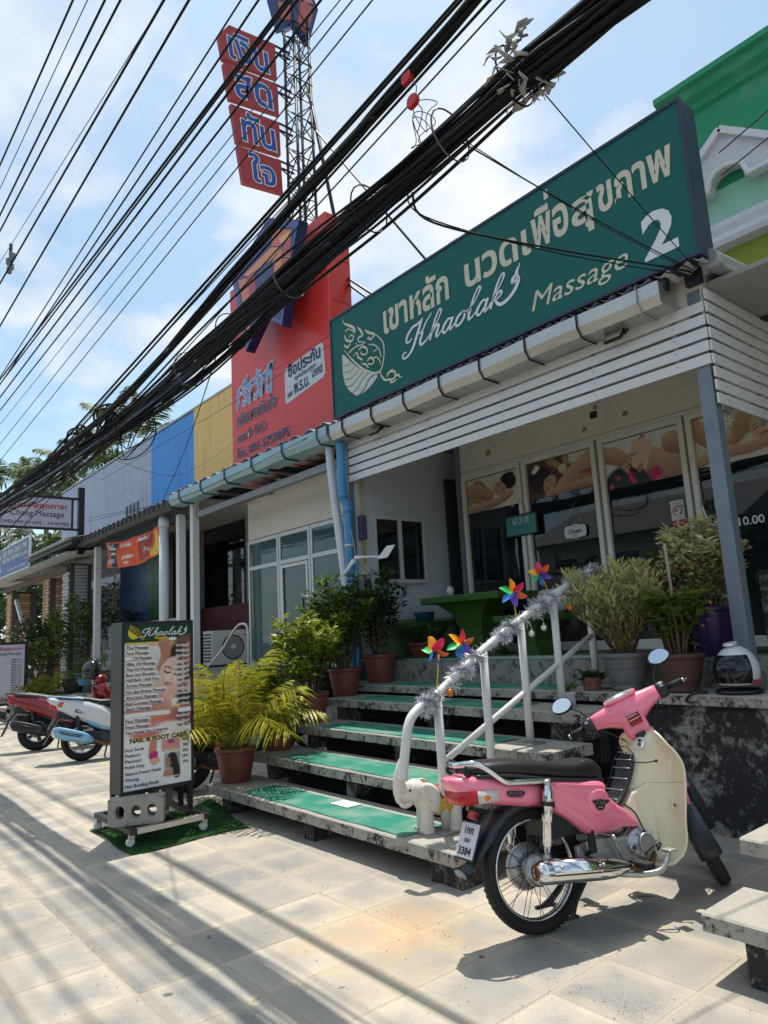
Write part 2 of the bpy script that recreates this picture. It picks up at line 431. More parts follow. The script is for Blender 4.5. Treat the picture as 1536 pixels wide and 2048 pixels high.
m_tile = tile_mat('speckled paving slab', True); m_pave = tile_mat('sandy pavement bed', False)
m_asph = M('asphalt', (.05, .05, .052), .9, var=.3, scale=30, bump=.4, bscale=120)
def steel(name, col, rough=.45, metal=.55, g=.25): return M(name, col, rough, metal, .15, 7, grime=g, grimecol=(.10, .10, .10))
m_post = steel('blue grey painted steel', (.20, .25, .30), .45, .2, .35)
m_galv = steel('galvanised steel', (.52, .52, .49), .38, .75, .12)
m_dark = M('dark steel', (.028, .030, .034), .5, .3, .2)
m_black = M('black paint', (.012, .013, .016), .45, 0, .2)
m_white = M('white paint', (.72, .73, .73), .5, 0, .05, 3, grime=.12, grimecol=(.4, .38, .34))
m_slat = M('whitewashed slat', (.80, .81, .82), .55, 0, .06, 4, grime=.2, grimecol=(.5, .48, .43), gscale=9)
m_beige = M('beige plaster', (.80, .76, .67), .75, 0, .07, 2.2, grime=.18, grimecol=(.42, .33, .22), gscale=4, bump=.1, bscale=20)
m_cream = M('cream window frame', (.80, .77, .68), .45, 0, .05, 5)
m_greyw = M('pale grey plaster', (.58, .62, .66), .8, 0, .06, 2)
m_alu = M('white aluminium', (.66, .68, .68), .38, .1, .04, 4)
m_pvc = M('white plastic pipe', (.70, .74, .80), .4, 0, .05, 3, grime=.1, grimecol=(.4, .4, .4))
m_pvcb = M('blue plastic pipe', (.07, .30, .58), .38, 0, .08, 3)
m_gutb = M('pale blue gutter', (.33, .50, .55), .4, .1, .15, 4, grime=.3, grimecol=(.25, .33, .36))
m_zinc = M('corrugated roof sheet', (.36, .38, .38), .5, .5, .2, 3, grime=.4, grimecol=(.2, .16, .13))
m_ceil = M('dark roof underside', (.34, .34, .33), .8, 0, .2)
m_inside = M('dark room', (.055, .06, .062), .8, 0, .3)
def glass_mat(name, tint, alpha=.35, rough=.02):
    t = NT(name); t.set(**{'Base Color': tint, 'Roughness': rough, 'Specular IOR Level': .75, 'IOR': 1.55})
    tr = t.n('ShaderNodeBsdfTransparent'); tr.inputs[0].default_value = (.75, .85, .85, 1)
    m = t.n('ShaderNodeMixShader'); m.inputs[0].default_value = alpha; t.l(tr.outputs[0], m.inputs[1]); t.l(t.b.outputs[0], m.inputs[2]); t.l(m.outputs[0], t.out.inputs[0])
    MATS[name] = t.m; return t.m
m_glass = glass_mat('tinted shop glass', (.012, .020, .024), .72)
m_glassg = glass_mat('pale green glass', (.10, .17, .17), .62)
m_glassd = glass_mat('dark window glass', (.006, .008, .010), .85)

# ------------------------------------------------------------------ ground
b = MB(); b.box(-400, 400, -400, 400, -.30, -.16); struct(b.build('ground', m_asph))
b = MB(); b.box(-70, 30, -9, -2.0, -.16, -.135); struct(b.build('road', m_asph))
b = MB(); b.box(-70, 30, -2.0, -1.8, -.16, -.002); struct(b.build('kerb', m_slab))
TX, TY, TW, TH = -2.84, 1.225, .412, .401
b = MB(); b.box(-70, 30, -1.8, 30, -.16, -.0025); pav = struct(b.build('pavement', m_pave))
b = MB(); hx, hy = TW/2-.0035, TH/2-.0035
prof = [(hx, hy, -.03), (hx, hy, -.004), (hx-.006, hy-.006, 0)]
rings = [[(x, y, z), (-x, y, z), (-x, -y, z), (x, -y, z)] for x, y, z in prof]
b.loft(rings, caps=False, sm=False); b.addf((8, 9, 10, 11), False); tile_me = b.mesh('paving_slab'); tile_me.materials.append(m_tile)
cnt = 0
for j in range(-1, 8):
    for i in range(-26, 5):
        x, y = TX+TW*(i+.5), TY+TH*(j+.5)
        if j >= 4 and not (i > -2 or i < -9): continue           # covered by the stairs
        if y < 1.0 and x > -2.3: continue
        if x < -11.5 and y < 1.6: continue
        if cnt >= 296: continue
        o = bpy.data.objects.new('paving_slab', tile_me); COL.objects.link(o); o.parent = pav
        o.matrix_parent_inverse = wm(pav).inverted(); o.location = (x, y, random.uniform(-.0010, .0012)); o.rotation_euler = (random.uniform(-.003, .003), random.uniform(-.003, .003), random.uniform(-.005, .005)); cnt += 1

# ------------------------------------------------------------------ stairs of the massage shop
ST = [(2.95, .205), (3.41, .41), (3.87, .615), (4.32, .82)]
st = thing('concrete_staircase', (-4.64, 3.9, 0), 'mouldy concrete staircase with green mats leading up to the massage shop', 'stairs')
def slab(b, x0, x1, y0, y1, zt, th=.075, rag=.004):
    n = max(6, int((x1-x0)/.12)); rings = []
    for i in range(n+1):
        x = x0+(x1-x0)*i/n; e = random.uniform(-rag, rag)
        rings.append([(x, y0+e, zt-th), (x, y1, zt-th), (x, y1, zt), (x, y0+.014+e, zt), (x, y0+.004+e, zt-.008)])
    b.loft(rings, True, False)
for i, (y, z) in enumerate(ST):
    b = MB(); slab(b, -6.2-.02*i, -3.06-.02*(i % 2), y, y+.50, z); b.build('tread', m_slab, st)
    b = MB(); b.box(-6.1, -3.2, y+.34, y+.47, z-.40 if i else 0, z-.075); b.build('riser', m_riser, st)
    for k, x in enumerate((-5.98, -4.72, -3.36)):
        x += .05*math.sin(i*3+k)
        b = MB(); b.box(x, x+(.16 if k != 1 else .13)+(.1 if k == 2 else 0), y+.05, y+.36, z-.205-(.01 if i == 0 else 0), z-.074); b.build('support', m_pillar, st)
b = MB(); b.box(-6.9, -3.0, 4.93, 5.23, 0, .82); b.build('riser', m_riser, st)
b = MB(); slab(b, -6.95, 2.0, 4.80, 5.28, .92, .07); b.build('tread', m_slab, st)
b = MB(); b.box(-6.9, -2.2, 5.26, 6.9, .7, 1.145); b.build('landing', m_rough, st)
# right-hand retaining wall under the coping
rw = thing('retaining_wall', (-.6, 5, 0), 'blackened mouldy concrete retaining wall behind the pink motorcycle', 'wall')
b = MB(); b.box(-3.0, 2.5, 4.87, 5.22, -.1, .85); b.build('wall_face', m_mould, rw)
b = MB(); b.box(-2.30, 2.5, 5.62, 5.80, .92, 1.77); b.build('upper_wall', m_mould, rw)
b = MB(); b.box(-2.2, 2.5, 5.30, 5.62, .86, 1.0); b.build('ledge', m_mould, rw)
# neighbouring stairs at the right
ns = thing('concrete_staircase', (-1.0, 3.3, 0), 'pale concrete stair treads on a blackened block beside the motorcycle', 'stairs')
for i, (y, z) in enumerate(((2.96, .245), (3.43, .43))):
    b = MB(); slab(b, -1.63-.03*i, 2.2, y, y+.40, z, .068); b.build('tread', m_slab, ns)
    b = MB(); b.box(-1.48, 2.0, y+.04, y+.40, -.02 if i == 0 else .18, z-.066); b.build('support', m_pillar, ns)

# green anti-slip mats on the treads
def weave_mat(name, c0, c1, sc=260):
    t = NT(name)
    w = t.n('ShaderNodeTexWave', wave_type='BANDS', bands_direction='X'); w.inputs['Scale'].default_value = sc/6.28*2; t.l(t.pos(), w.inputs['Vector'])
    w2 = t.n('ShaderNodeTexWave', wave_type='BANDS', bands_direction='Y'); w2.inputs['Scale'].default_value = sc/6.28*2; t.l(t.pos(), w2.inputs['Vector'])
    h = t.math('MULTIPLY', w.outputs['Fac'], w2.outputs['Fac'])
    c = t.mix(t.ramp(h, .1, .7), c0, c1); c = t.mix(t.math('MULTIPLY', t.ramp(t.noise(4, 6), .42, .75), .45), c, (.42, .45, .36))
    t.set(**{'Base Color': c, 'Roughness': .85}); t.bump(h, .5, .003); MATS[name] = t.m; return t.m
m_mat = weave_mat('green plastic mesh mat', (.004, .16, .11), (.03, .36, .25))
def sheet(x0, x1, y0, y1, z, nx=40, ny=8, amp=.004, edge=.005, th=.004):
    b = MB(); g = []
    for j in range(ny+1):
        for i in range(nx+1):
            u, v = i/nx, j/ny
            e = edge*(math.sin(u*17+v*3)+.6*math.sin(u*41+1))*(.5 if 0 < v < 1 else 1)
            g.append((x0+(x1-x0)*u+edge*math.sin(v*9)*(1 if i in (0, nx) else .3), y0+(y1-y0)*v+(e if j == 0 else 0), z+th+amp*(.5+.5*math.sin(u*23+v*5))*math.sin(v*3.1+u*9)**2))
    b.addv(g); b.smooth = True
    for j in range(ny):
        for i in range(nx): k = j*(nx+1)+i; b.addf((k, k+1, k+nx+2, k+nx+1))
    k0 = b.addv([(p[0], p[1], z) for p in g[:nx+1]])
    for i in range(nx): b.addf((k0+i, k0+i+1, i+1, i), False)
    return b
MT = [(-5.60, -3.53, 2.985, 3.33, .205, 'lowest'), (-5.72, -3.62, 3.435, 3.80, .41, 'second'), (-5.74, -3.62, 3.895, 4.27, .615, 'third'), (-5.88, -3.78, 4.345, 4.74, .82, 'fourth'), (-5.98, -3.72, 4.83, 5.22, .92, 'topmost')]
for x0, x1, y0, y1, z, w in MT:
    o = sheet(x0, x1, y0, y1, z).build('stair_mat', m_mat, fix=False)
    tag(o, f'green mesh mat on the {w} stair tread', 'mat', 'green mats on the stair treads')
b = MB(); b.box(-4.62, -4.40, 3.20, 3.33, .212, .216, Matrix.Rotation(0, 4, 'Z')); tag(b.build('paper_sheet', m_white), 'small white paper sheet lying on the lowest green stair mat', 'paper')
m_turf = weave_mat('green carpet', (.006, .05, .012), (.02, .11, .03), 120)
o = sheet(-6.8, -2.45, 5.27, 6.75, 1.147).build('porch_carpet', m_turf, fix=False); tag(o, 'dark green carpet on the landing in front of the shop glass', 'carpet')
b = MB(); b.box(-5.0, -3.55, 5.30, 5.55, 1.158, 1.163); tag(b.build('door_mat', M('pinkish woven mat', (.42, .34, .36), .8, 0, .25, 18)), 'pale pink woven mat lying on the green landing carpet', 'mat')
b = MB(); b.box(-6.0, -3.45, 5.255, 5.30, 1.150, 1.160); tag(b.build('edge_strip', M('pale green edging', (.2, .45, .36), .7)), 'pale green edging strip along the landing edge', 'strip')
# ------------------------------------------------------------------ massage shop
sh = thing('massage_shop', (-4.6, 6.8, 1.15), 'massage shop with cream glazed front, slatted screen and deep shaded porch', 'shop')
def part(name, mat, par, *boxes, bevel=0.):
    b = MB()
    for q in boxes: b.box(*q)
    return b.build(name, mat, par, bevel=bevel)
GY = 6.8
part('header_wall', m_beige, sh, (-6.45, -1.2, GY+.0, GY+.12, 3.47, 4.05))
part('side_wall', m_greyw, sh, (-7.0, -6.87, 5.32, 9.0, 1.15, 3.95))
part('base_band', M('pale green wall band', (.20, .30, .17), .7, 0, .1), sh, (-6.868, -6.855, 5.6, 8.2, 1.15, 1.62))
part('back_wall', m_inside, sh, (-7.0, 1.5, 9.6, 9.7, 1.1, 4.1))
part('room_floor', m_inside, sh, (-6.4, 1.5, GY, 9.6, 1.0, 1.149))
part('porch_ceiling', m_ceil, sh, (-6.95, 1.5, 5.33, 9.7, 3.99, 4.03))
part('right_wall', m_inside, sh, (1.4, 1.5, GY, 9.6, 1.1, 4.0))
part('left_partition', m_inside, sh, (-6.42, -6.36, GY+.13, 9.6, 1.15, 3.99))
# window bays
bays = [(-6.39, -5.39), (-5.36, -4.32), (-4.28, -3.29), (-3.26, -2.28), (-2.25, -1.25)]
for i, (x0, x1) in enumerate(bays):
    door = i in (2, 3)
    w = MB(); f = .055
    w.box(x0, x0+f, GY-.05, GY+.05, 1.15, 3.46); w.box(x1-f, x1, GY-.05, GY+.05, 1.15, 3.46)
    w.box(x0+f, x1-f, GY-.048, GY+.048, 3.40, 3.46); w.box(x0+f, x1-f, GY-.048, GY+.048, 1.15, 1.25)
    o = w.build('door' if door else 'window', m_cream, sh, bevel=.004)
    part('pane', m_glass, o, (x0+f, x1-f, GY-.004, GY+.004, 1.25, 3.40))
    if door:
        hx = x1-.10 if i == 2 else x0+.10
        b = MB(); b.tube(cat([(hx, GY-.05, 2.55), (hx, GY-.11, 2.52), (hx-.03*(1 if i == 2 else -1), GY-.12, 2.35), (hx, GY-.11, 2.16), (hx, GY-.05, 2.13)], 6), .011, 8); b.build('handle', m_galv, o)
part('corner_post', m_post, sh, (-6.50, -6.42, GY-.03, GY+.06, 1.15, 3.99))
part('header_trim', m_cream, sh, (-6.39, -1.2, GY-.035, GY-.003, 3.462, 3.50))
for x, z, s in ((-4.35, 3.72, .09), (-4.47, 3.60, .055), (-4.30, 3.82, .05), (-3.95, 3.64, .06), (-5.95, 3.66, .08)):
    b = MB(); b.box(x, x+s, GY-.005, GY-.001, z, z+s*.9, ); b.build('glue_mark', M('black tape patch', (.02, .02, .02)) if s == .09 else M('glue stain', (.36, .26, .12)), sh)
# curtains and furniture seen through the glass
m_curt = M('plum curtain', (.16, .07, .11), .85, 0, .4, 16)
for k, (x0, x1) in enumerate(((-6.2, -5.95), (-5.75, -5.55))):
    b = MB(); rings = []
    for z in np.linspace(1.5, 3.0, 10):
        pin = 1-.45*math.exp(-((z-1.9)/.25)**2)
        rings.append([((x0+x1)/2+(x0-x1)*.5*pin*(1-2*i/15), 7.05+.025*math.sin(i*2.6), z) for i in range(16)])
    ii = [b.addv(r) for r in rings]; b.smooth = True
    for a, c in zip(ii, ii[1:]):
        for j in range(15): b.addf((a+j, a+j+1, c+j+1, c+j))
    b.build('curtain', m_curt, sh, fix=False)
# sliding window in the side wall
w = MB(); X = -6.866; y0, y1, z0, z1 = 5.56, 6.46, 2.08, 2.95
for q in ((y0, y0+.05, z0, z1), (y1-.05, y1, z0, z1), (y0+.05, y1-.05, z1-.05, z1), (y0+.05, y1-.05, z0, z0+.05), (5.985, 6.035, z0+.05, z1-.05)): w.box(X-.01, X+.045, *q)
sw = w.build('window', m_alu, sh, bevel=.004)
part('pane', m_glassd, sw, (X, X+.012, y0+.05, 5.985, z0+.05, z1-.05)); part('pane', m_glassd, sw, (X+.003, X+.02, 6.035, y1-.05, z0+.05, z1-.05))
part('door', m_inside, sh, (-6.868, -6.84, 6.9, 7.8, 1.15, 3.55))
# meter box and yellow conduit
b = MB(); b.tube([(-6.83, 5.40, 3.9), (-6.83, 5.40, 1.9)], .014, 8); b.build('conduit', M('yellow conduit', (.55, .42, .10), .5), sh)
part('meter_box', M('purple leaflet box', (.10, .07, .16), .5, 0, .3, 30), sh, (-6.86, -6.78, 5.335, 5.42, 2.62, 2.92), bevel=.006)
part('socket_box', m_cream, sh, (-6.86, -6.80, 5.34, 5.44, 2.18, 2.30), bevel=.006)
# corner post, beams
part('post', m_post, sh, (-2.40, -2.29, 5.28, 5.39, .92, 3.98), bevel=.004)
part('post', m_post, sh, (-6.99, -6.88, 5.24, 5.315, 1.15, 3.98), bevel=.004)
part('fascia_board', m_beige, sh, (-6.9, -2.28, 5.282, 5.32, 3.72, 4.12))
part('fascia_board', m_greyw, sh, (-2.288, -2.262, 5.32, 9.0, 3.90, 4.10))
# slats
scr = part('slat_screen', m_post, sh, (-6.3, -6.26, 5.268, 5.281, 3.34, 3.86))
for x in (-5.45, -4.35, -3.3, -2.55): part('batten', m_post, scr, (x, x+.04, 5.268, 5.281, 3.34, 3.86))
NS = 5; pitch = .106
def slat_mesh(L, axis):
    b = MB(); n = 10; rings = []
    for i in range(n+1):
        t = i/n; d = .0025*math.sin(t*7)
        rings.append([(L*t, -.008+d, -.040), (L*t, .008+d, -.040), (L*t, .008+d, .040), (L*t, -.008+d, .040)])
    b.loft(rings, True, False); me = b.mesh('slat')
    if axis == 'y': me.transform(Matrix.Rotation(R_(90), 4, 'Z'))
    me.materials.append(m_slat); return me
sx = slat_mesh(4.63, 'x'); sy = slat_mesh(3.2, 'y')
for i in range(NS):
    o = bpy.data.objects.new('slat', sx); COL.objects.link(o); o.parent = scr; o.matrix_parent_inverse = wm(scr).inverted()
    o.location = (-6.90, 5.258+.0005*i, 3.395+pitch*i); o.rotation_euler = (random.uniform(-.05, .05), 0, random.uniform(-.0012, .0012))
scr2 = part('slat_screen', m_post, sh, (-2.286, -2.268, 5.42, 5.47, 2.98, 3.96))
for y in (6.05, 6.8): part('batten', m_post, scr2, (-2.286, -2.268, y, y+.05, 2.98, 3.96))
for i in range(9):
    o = bpy.data.objects.new('slat', sy); COL.objects.link(o); o.parent = scr2; o.matrix_parent_inverse = wm(scr2).inverted()
    o.location = (-2.258+.0004*i, 5.27-.004*(i < 2), 3.075+.106*i); o.rotation_euler = (0, random.uniform(-.05, .05), random.uniform(-.002, .002))
for o_, fx in ((scr, 1), (scr2, 0)):      # nail heads
    b = MB()
    if fx:
        for i in range(NS):
            for x in (-6.28, -5.43, -4.33, -3.28, -2.53): b.sphere((x, 5.249, 3.395+pitch*i+.008), .005, 6, 4)
    else:
        for i in range(9):
            for y in (5.44, 6.07, 6.82): b.sphere((-2.249, y, 3.075+.106*i+.006), .005, 6, 4)
    b.build('nail', m_dark, o_)['kind'] = 'stuff'
# box gutter with straps
gp = [(5.26, 3.86), (5.02, 3.86), (4.97, 3.93), (4.97, 4.04), (4.985, 4.04), (4.985, 3.94), (5.03, 3.875), (5.26, 3.875)]
def gutter(x0, x1, mat, prof, name='gutter', par=None):
    b = MB(); n = 14; rings = []
    for i in range(n+1):
        x = x0+(x1-x0)*i/n; rings.append([(x, y, z+.006*math.sin(i*1.3)) for y, z in prof])
    b.loft(rings, True, False); return b.build(name, mat, par)
gu = gutter(-6.88, -2.47, m_galv, gp, 'gutter', sh)
part('end_cap', m_galv, gu, (-2.47, -2.462, 4.972, 5.25, 3.862, 4.03))
for i in range(8):
    x = -6.6+i*.565
    b = MB(); pl = [(5.24, 3.845), (5.018, 3.850), (4.960, 3.925), (4.960, 4.055), (5.06, 4.10)]
    for a, c in zip(pl, pl[1:]): b.bar((x, a[0], a[1]), (x, c[0], c[1]), .018, .006, (1, 0, 0))
    b.build('bracket', m_dark if i < 7 else m_galv, gu)
# corrugated roof
def corrugated(x0, x1, y0, z0, y1, z1, par, mat=m_zinc, p=.16, a=.022, name='roof_sheet', axis='x'):
    b = MB(); n = int((x1-x0)/p*8); up_ = []; dn = []
    for i in range(n+1):
        x = x0+(x1-x0)*i/n; h = a*math.sin(2*math.pi*(x-x0)/p)
        up_.append((x, h))
    rings = [[(x, y0, z0+h) for x, h in up_], [(x, y1, z1+h) for x, h in up_], [(x, y0, z0+h-.008) for x, h in up_], [(x, y1, z1+h-.008) for x, h in up_]]
    i0 = [b.addv(r) for r in rings]; b.smooth = True
    for k in range(n):
        b.addf((i0[0]+k, i0[0]+k+1, i0[1]+k+1, i0[1]+k)); b.addf((i0[2]+k, i0[3]+k, i0[3]+k+1, i0[2]+k+1)); b.addf((i0[0]+k, i0[2]+k, i0[2]+k+1, i0[0]+k+1), False)
    return b.build(name, mat, par, fix=False)
corrugated(-6.9, -2.12, 5.02, 4.10, 9.8, 4.34, sh)
b = MB(); b.tube(cat([(-2.13, 5.12, 4.11), (-2.10, 6.2, 4.15), (-2.10, 9.0, 4.26)], 4), .075, 10); b.build('roof_edge', m_zinc, sh)
part('bracket_box', m_dark, sh, (-2.36, -2.24, 5.20, 5.262, 4.00, 4.13)); part('bracket_box', m_dark, sh, (-2.258, -2.16, 6.30, 6.42, 3.98, 4.10))
# flood lights under the gutter
def flood(x, z, label):
    t = thing('flood_light', (x, 5.16, z), label, 'flood light', 'flood lights under the gutter')
    mm = Matrix.Translation((x, 5.16, z)) @ Matrix.Rotation(R_(-38), 4, 'X')
    b = MB(); b.box(-.085, .085, -.03, .0, -.06, .06, mm); b.build('housing', m_black, t, bevel=.006)
    b = MB(); b.box(-.07, .07, -.034, -.0305, -.045, .045, mm); b.build('lens', M('lamp lens', (.62, .60, .50), .2), t)
    b = MB(); b.tube(cat([(x-.09, 5.16, z), (x-.09, 5.20, z+.06), (x+.09, 5.20, z+.06), (x+.09, 5.16, z)], 4), .008, 6); b.build('yoke', m_black, t)
flood(-2.98, 3.80, 'black flood light with bright lens hanging near the corner of the slatted screen')
flood(-6.18, 3.82, 'black flood light hanging by the blue downpipe')
# white and blue downpipes
o = MB().tube(cat([(-7.17, 5.17, 3.90), (-7.13, 5.17, 3.4), (-6.92, 5.17, 1.9), (-6.90, 5.17, .93)], 8), .055, 16).build('downpipe', m_pvc); tag(o, 'white plastic downpipe leaning beside the blue one', 'pipe')
t = thing('downpipe', (-6.84, 5.16, .93), 'bright blue plastic downpipe with offset bends at the shop corner', 'pipe')
MB().tube(cat([(-6.86, 5.12, 3.86), (-6.86, 5.12, 3.3), (-6.855, 5.12, 3.14), (-6.82, 5.16, 3.02), (-6.82, 5.16, 2.8), (-6.83, 5.16, .93)], 8), .054, 16).build('pipe', m_pvcb, t)
for z in (3.16, 2.98): MB().tube([(-6.852 if z > 3.1 else -6.82, 5.12 if z > 3.1 else 5.16, z-.04), (-6.856 if z > 3.1 else -6.82, 5.12 if z > 3.1 else 5.16, z+.05)], .062, 16).build('socket', m_pvcb, t)
MB().tube([(-6.86, 5.12, 3.86), (-6.86, 5.12, 3.93)], .075, 16).build('outlet', M('grey outlet', (.4, .4, .4)), t)
MB().tube([(-6.825, 5.16, 2.52), (-6.825, 5.16, 2.55)], .060, 16).build('clip', m_alu, t)

# posters on the glass, sticker, signs -----------------------------------------------------------
SK, SKd, HR = (.62, .40, .27), (.33, .17, .10), (.02, .012, .010)
def poster(name, x0, x1, z0, z1, fn, label, n=200, base=(.7, .66, .56)):
    w, h = x1-x0, z1-z0; p = Paint(n, int(n*h/w), w, h, base); fn(p, w, h); p.soft(1); p.grain(.02)
    o = p.obj(name, (x0, GY-.0075, z0), (1, 0, 0), (0, 0, 1)); tag(o, label, 'poster', 'massage posters on the glass'); return o
def face(p, cx, cy, s, ang, skin=SK, dark=SKd, flip=1):
    c, q = math.cos(R_(ang)), math.sin(R_(ang))
    P = lambda u, v: (cx+s*(u*flip*c-v*q), cy+s*(u*flip*q+v*c))
    p.ell(*P(0, 0), s*.75, s, skin, ang, .12, tuple(.45*a_+.55*b_ for a_, b_ in zip(dark, skin)))
    p.ell(*P(.12, -.12), s*.45, s*.35, tuple(x*1.12 for x in skin), ang, .9)
    for u in (-.32, .30):
        p.stroke([P(u-.17, .10), P(u, .05), P(u+.17, .10)], s*.045, (.08, .04, .03)); p.stroke([P(u-.2, .30), P(u, .36), P(u+.2, .30)], s*.04, (.26, .15, .10), .7)
    p.stroke([P(.02, .1), P(.09, -.18), P(-.03, -.24)], s*.05, tuple(.35*a_+.65*b_ for a_, b_ in zip(dark, skin)), .8); p.stroke([P(-.22, -.52), P(0, -.47), P(.22, -.52)], s*.08, (.52, .14, .13)); p.stroke([P(-.2, -.535), P(0, -.53), P(.2, -.535)], s*.025, (.25, .05, .05))
def p1(p, w, h):
    p.ell(w*.5, h*.1, w*.8, h*.25, (.78, .74, .66), 8, .4)
    p.stroke([(w*.02, h*.55), (w*.2, h*.62), (w*.42, h*.42)], (h*.30, h*.2), SK, .2, SKd)
    p.stroke([(w*.05, h*.05), (w*.3, h*.12), (w*.62, h*.2), (w*.85, h*.36)], (h*.16, h*.09), (.66, .45, .31), .2, SKd)
    p.ell(w*.82, h*.72, w*.14, h*.24, HR, -20); face(p, w*.64, h*.55, h*.27, 62)
    p.ell(w*.80, h*.84, w*.13, h*.12, HR, 10)
    p.stroke([(w*.02, h*.3), (w*.16, h*.34), (w*.27, h*.26)], (h*.07, h*.05), (.55, .36, .25), .3, SKd); p.stroke([(w*.18, h*.9), (w*.3, h*.84), (w*.38, h*.66)], (h*.06, h*.04), (.5, .31, .2), .3, SKd)
    for a in range(6): p.ell(w*.84+.03*math.cos(a), h*.10+.02*math.sin(a), .025, .018, (.85, .8, .35), a*60)
def p2(p, w, h):
    p.c[:] = (.10, .045, .03); p.ell(w*.95, h*.95, w*.35, h*.3, (.72, .66, .55), 0, .3)
    p.stroke([(w*.5, h*.12), (w*.75, h*.42), (w*1.05, h*.62)], (h*.18, h*.42), SK, .15, SKd)
    p.stroke([(w*.3, h*.06), (w*.6, h*.13), (w*1.02, h*.16)], (h*.09, h*.12), (.58, .36, .24), .2, SKd)
    p.ell(w*.20, h*.5, w*.19, h*.36, HR, -30); face(p, w*.34, h*.34, h*.25, -40, (.58, .36, .24))
    p.ell(w*.12, h*.78, .05, .03, (.9, .86, .75), 20); p.ell(w*.16, h*.86, .04, .03, (.86, .82, .7), -30)
    p.stroke([(w*.36, h*.98), (w*.48, h*.78), (w*.54, h*.7)], (h*.12, h*.07), (.5, .31, .2), .2, SKd); p.stroke([(w*.62, h*1.0), (w*.62, h*.82), (w*.58, h*.72)], (h*.1, h*.06), (.55, .34, .22), .2, SKd)
    p.ell(w*.56, h*.66, .06, .055, (.78, .70, .55), 0, .2, (.5, .42, .3))
    for k in range(9): p.ell(w*(.80+.02*k), h*(.42+.03*(k % 3)), .016, .012, (.42, .03, .10), k*40)
def p3(p, w, h):
    p.c[:] = (.74, .72, .66); p.ell(w*.30, h*.05, w*.36, h*.42, (.015, .012, .015), 5, .15)
    p.stroke([(w*.50, h*.62), (w*.72, h*.34), (w*1.05, h*.30)], (h*.2, h*.40), (.68, .46, .34), .12, SKd)
    p.stroke([(w*.9, h*.7), (w*1.02, h*.62)], h*.22, (.66, .45, .33), .12, SKd)
    p.poly([(w*.36, h*.40), (w*.34, h*.62), (w*.38, h*.80), (w*.41, h*.93), (w*.45, h*.88), (w*.50, h*.92), (w*.56, h*.97), (w*.60, h*.84), (w*.64, h*.88), (w*.65, h*.70), (w*.60, h*.5), (w*.55, h*.3), (w*.44, h*.3)], (.74, .52, .40))
    p.stroke([(w*.36, h*.64), (w*.40, h*.62), (w*.43, h*.66)], h*.014, (.12, .06, .05)); p.stroke([(w*.50, h*.92), (w*.54, h*.97), (w*.57, h*.95)], h*.02, (.5, .15, .14))
    p.ell(w*.47, h*.34, h*.07, h*.11, (.62, .38, .28), -25, .2, SKd)
    for k in range(4): p.stroke([(w*-.02, h*(.86-.07*k)), (w*.18, h*(.80-.1*k)), (w*(.36-.02*k), h*(.56-.09*k))], (h*.075, h*.035), (.64, .42, .30), .2, SKd)
    p.stroke([(w*-.02, h*.74), (w*.12, h*.70), (w*.2, h*.62)], h*.16, (.66, .44, .32), .2, SKd)
    for k in range(18):
        a = k*20; p.ell(w*.66+.045*math.cos(R_(a)), h*.14+.045*math.sin(R_(a)), .04, .011, (.62, .02, .14), a, .2)
    p.ell(w*.66, h*.14, .018, .018, (.35, .02, .05))
    for cx, cy in ((.16, .2), (.34, .14), (.37, .08), (.33, .22), (.06, .05)):
        for a in range(5): p.ell(w*cx+.02*math.cos(a*1.257), h*cy+.02*math.sin(a*1.257), .018, .009, (.62, .03, .2), a*72)
def p4(p, w, h):
    p.c[:] = (.66, .60, .48); p.ell(w*.98, h*.95, w*.3, h*.3, (.45, .25, .16), 0)
    p.stroke([(w*-.05, h*.95), (w*.1, h*.6), (w*.25, h*.35)], (h*.2, h*.1), SK, .2, SKd); p.stroke([(w*.02, h*.1), (w*.3, h*.3), (w*.5, h*.5)], (h*.12, h*.12), SK, .2, SKd)
    p.stroke([(w*.3, h*.22), (w*.6, h*.2), (w*.98, h*.3)], (h*.12, h*.09), (.62, .42, .28), .2, SKd)
    p.ell(w*.64, h*.74, w*.24, h*.24, (.58, .42, .2), 20, .2, (.3, .2, .08)); face(p, w*.74, h*.54, h*.26, 18, (.68, .47, .33))
    for a in range(6): p.ell(w*.40+.035*math.cos(a*1.05), h*.80+.035*math.sin(a*1.05), .03, .014, (.9, .88, .8), a*60)
    p.ell(w*.40, h*.80, .014, .014, (.75, .55, .1))
poster('massage_poster', -6.32, -5.45, 2.95, 3.39, p1, 'massage poster of a smiling dark-haired woman resting on folded arms')
poster('massage_poster', -5.30, -4.38, 2.95, 3.39, p2, 'massage poster with herbal ball pressed on a bare back')
poster('massage_poster', -4.22, -3.35, 2.87, 3.39, p3, 'massage poster of a face in profile with red flower in black hair')
poster('massage_poster', -3.20, -2.34, 2.89, 3.39, p4, 'massage poster of a blonde woman wearing a white flower')
p = Paint(60, 130, .90, .75, (.03, .026, .022))
for k in range(26): p.ell(random.uniform(0, .9), random.uniform(0, .3), random.uniform(.03, .09), random.uniform(.02, .05), (.16, .11, .06) if k % 2 else (.06, .05, .04), random.uniform(0, 90), .3, (.02, .02, .02))
p.ell(.55, .42, .16, .20, (.30, .30, .32), 0, .2, (.1, .1, .11)); p.ell(.46, .25, .06, .13, (.25, .25, .27), 20, .2, (.08, .08, .09)); p.ell(.75, .22, .07, .05, (.28, .29, .29), 0, .2, (.1, .1, .1))
o = p.obj('spa_poster', (-5.30, GY-.0075, 1.26), (1, 0, 0), (0, 0, 1)); tag(o, 'dark spa picture with grey stone elephant low on the glass', 'poster')
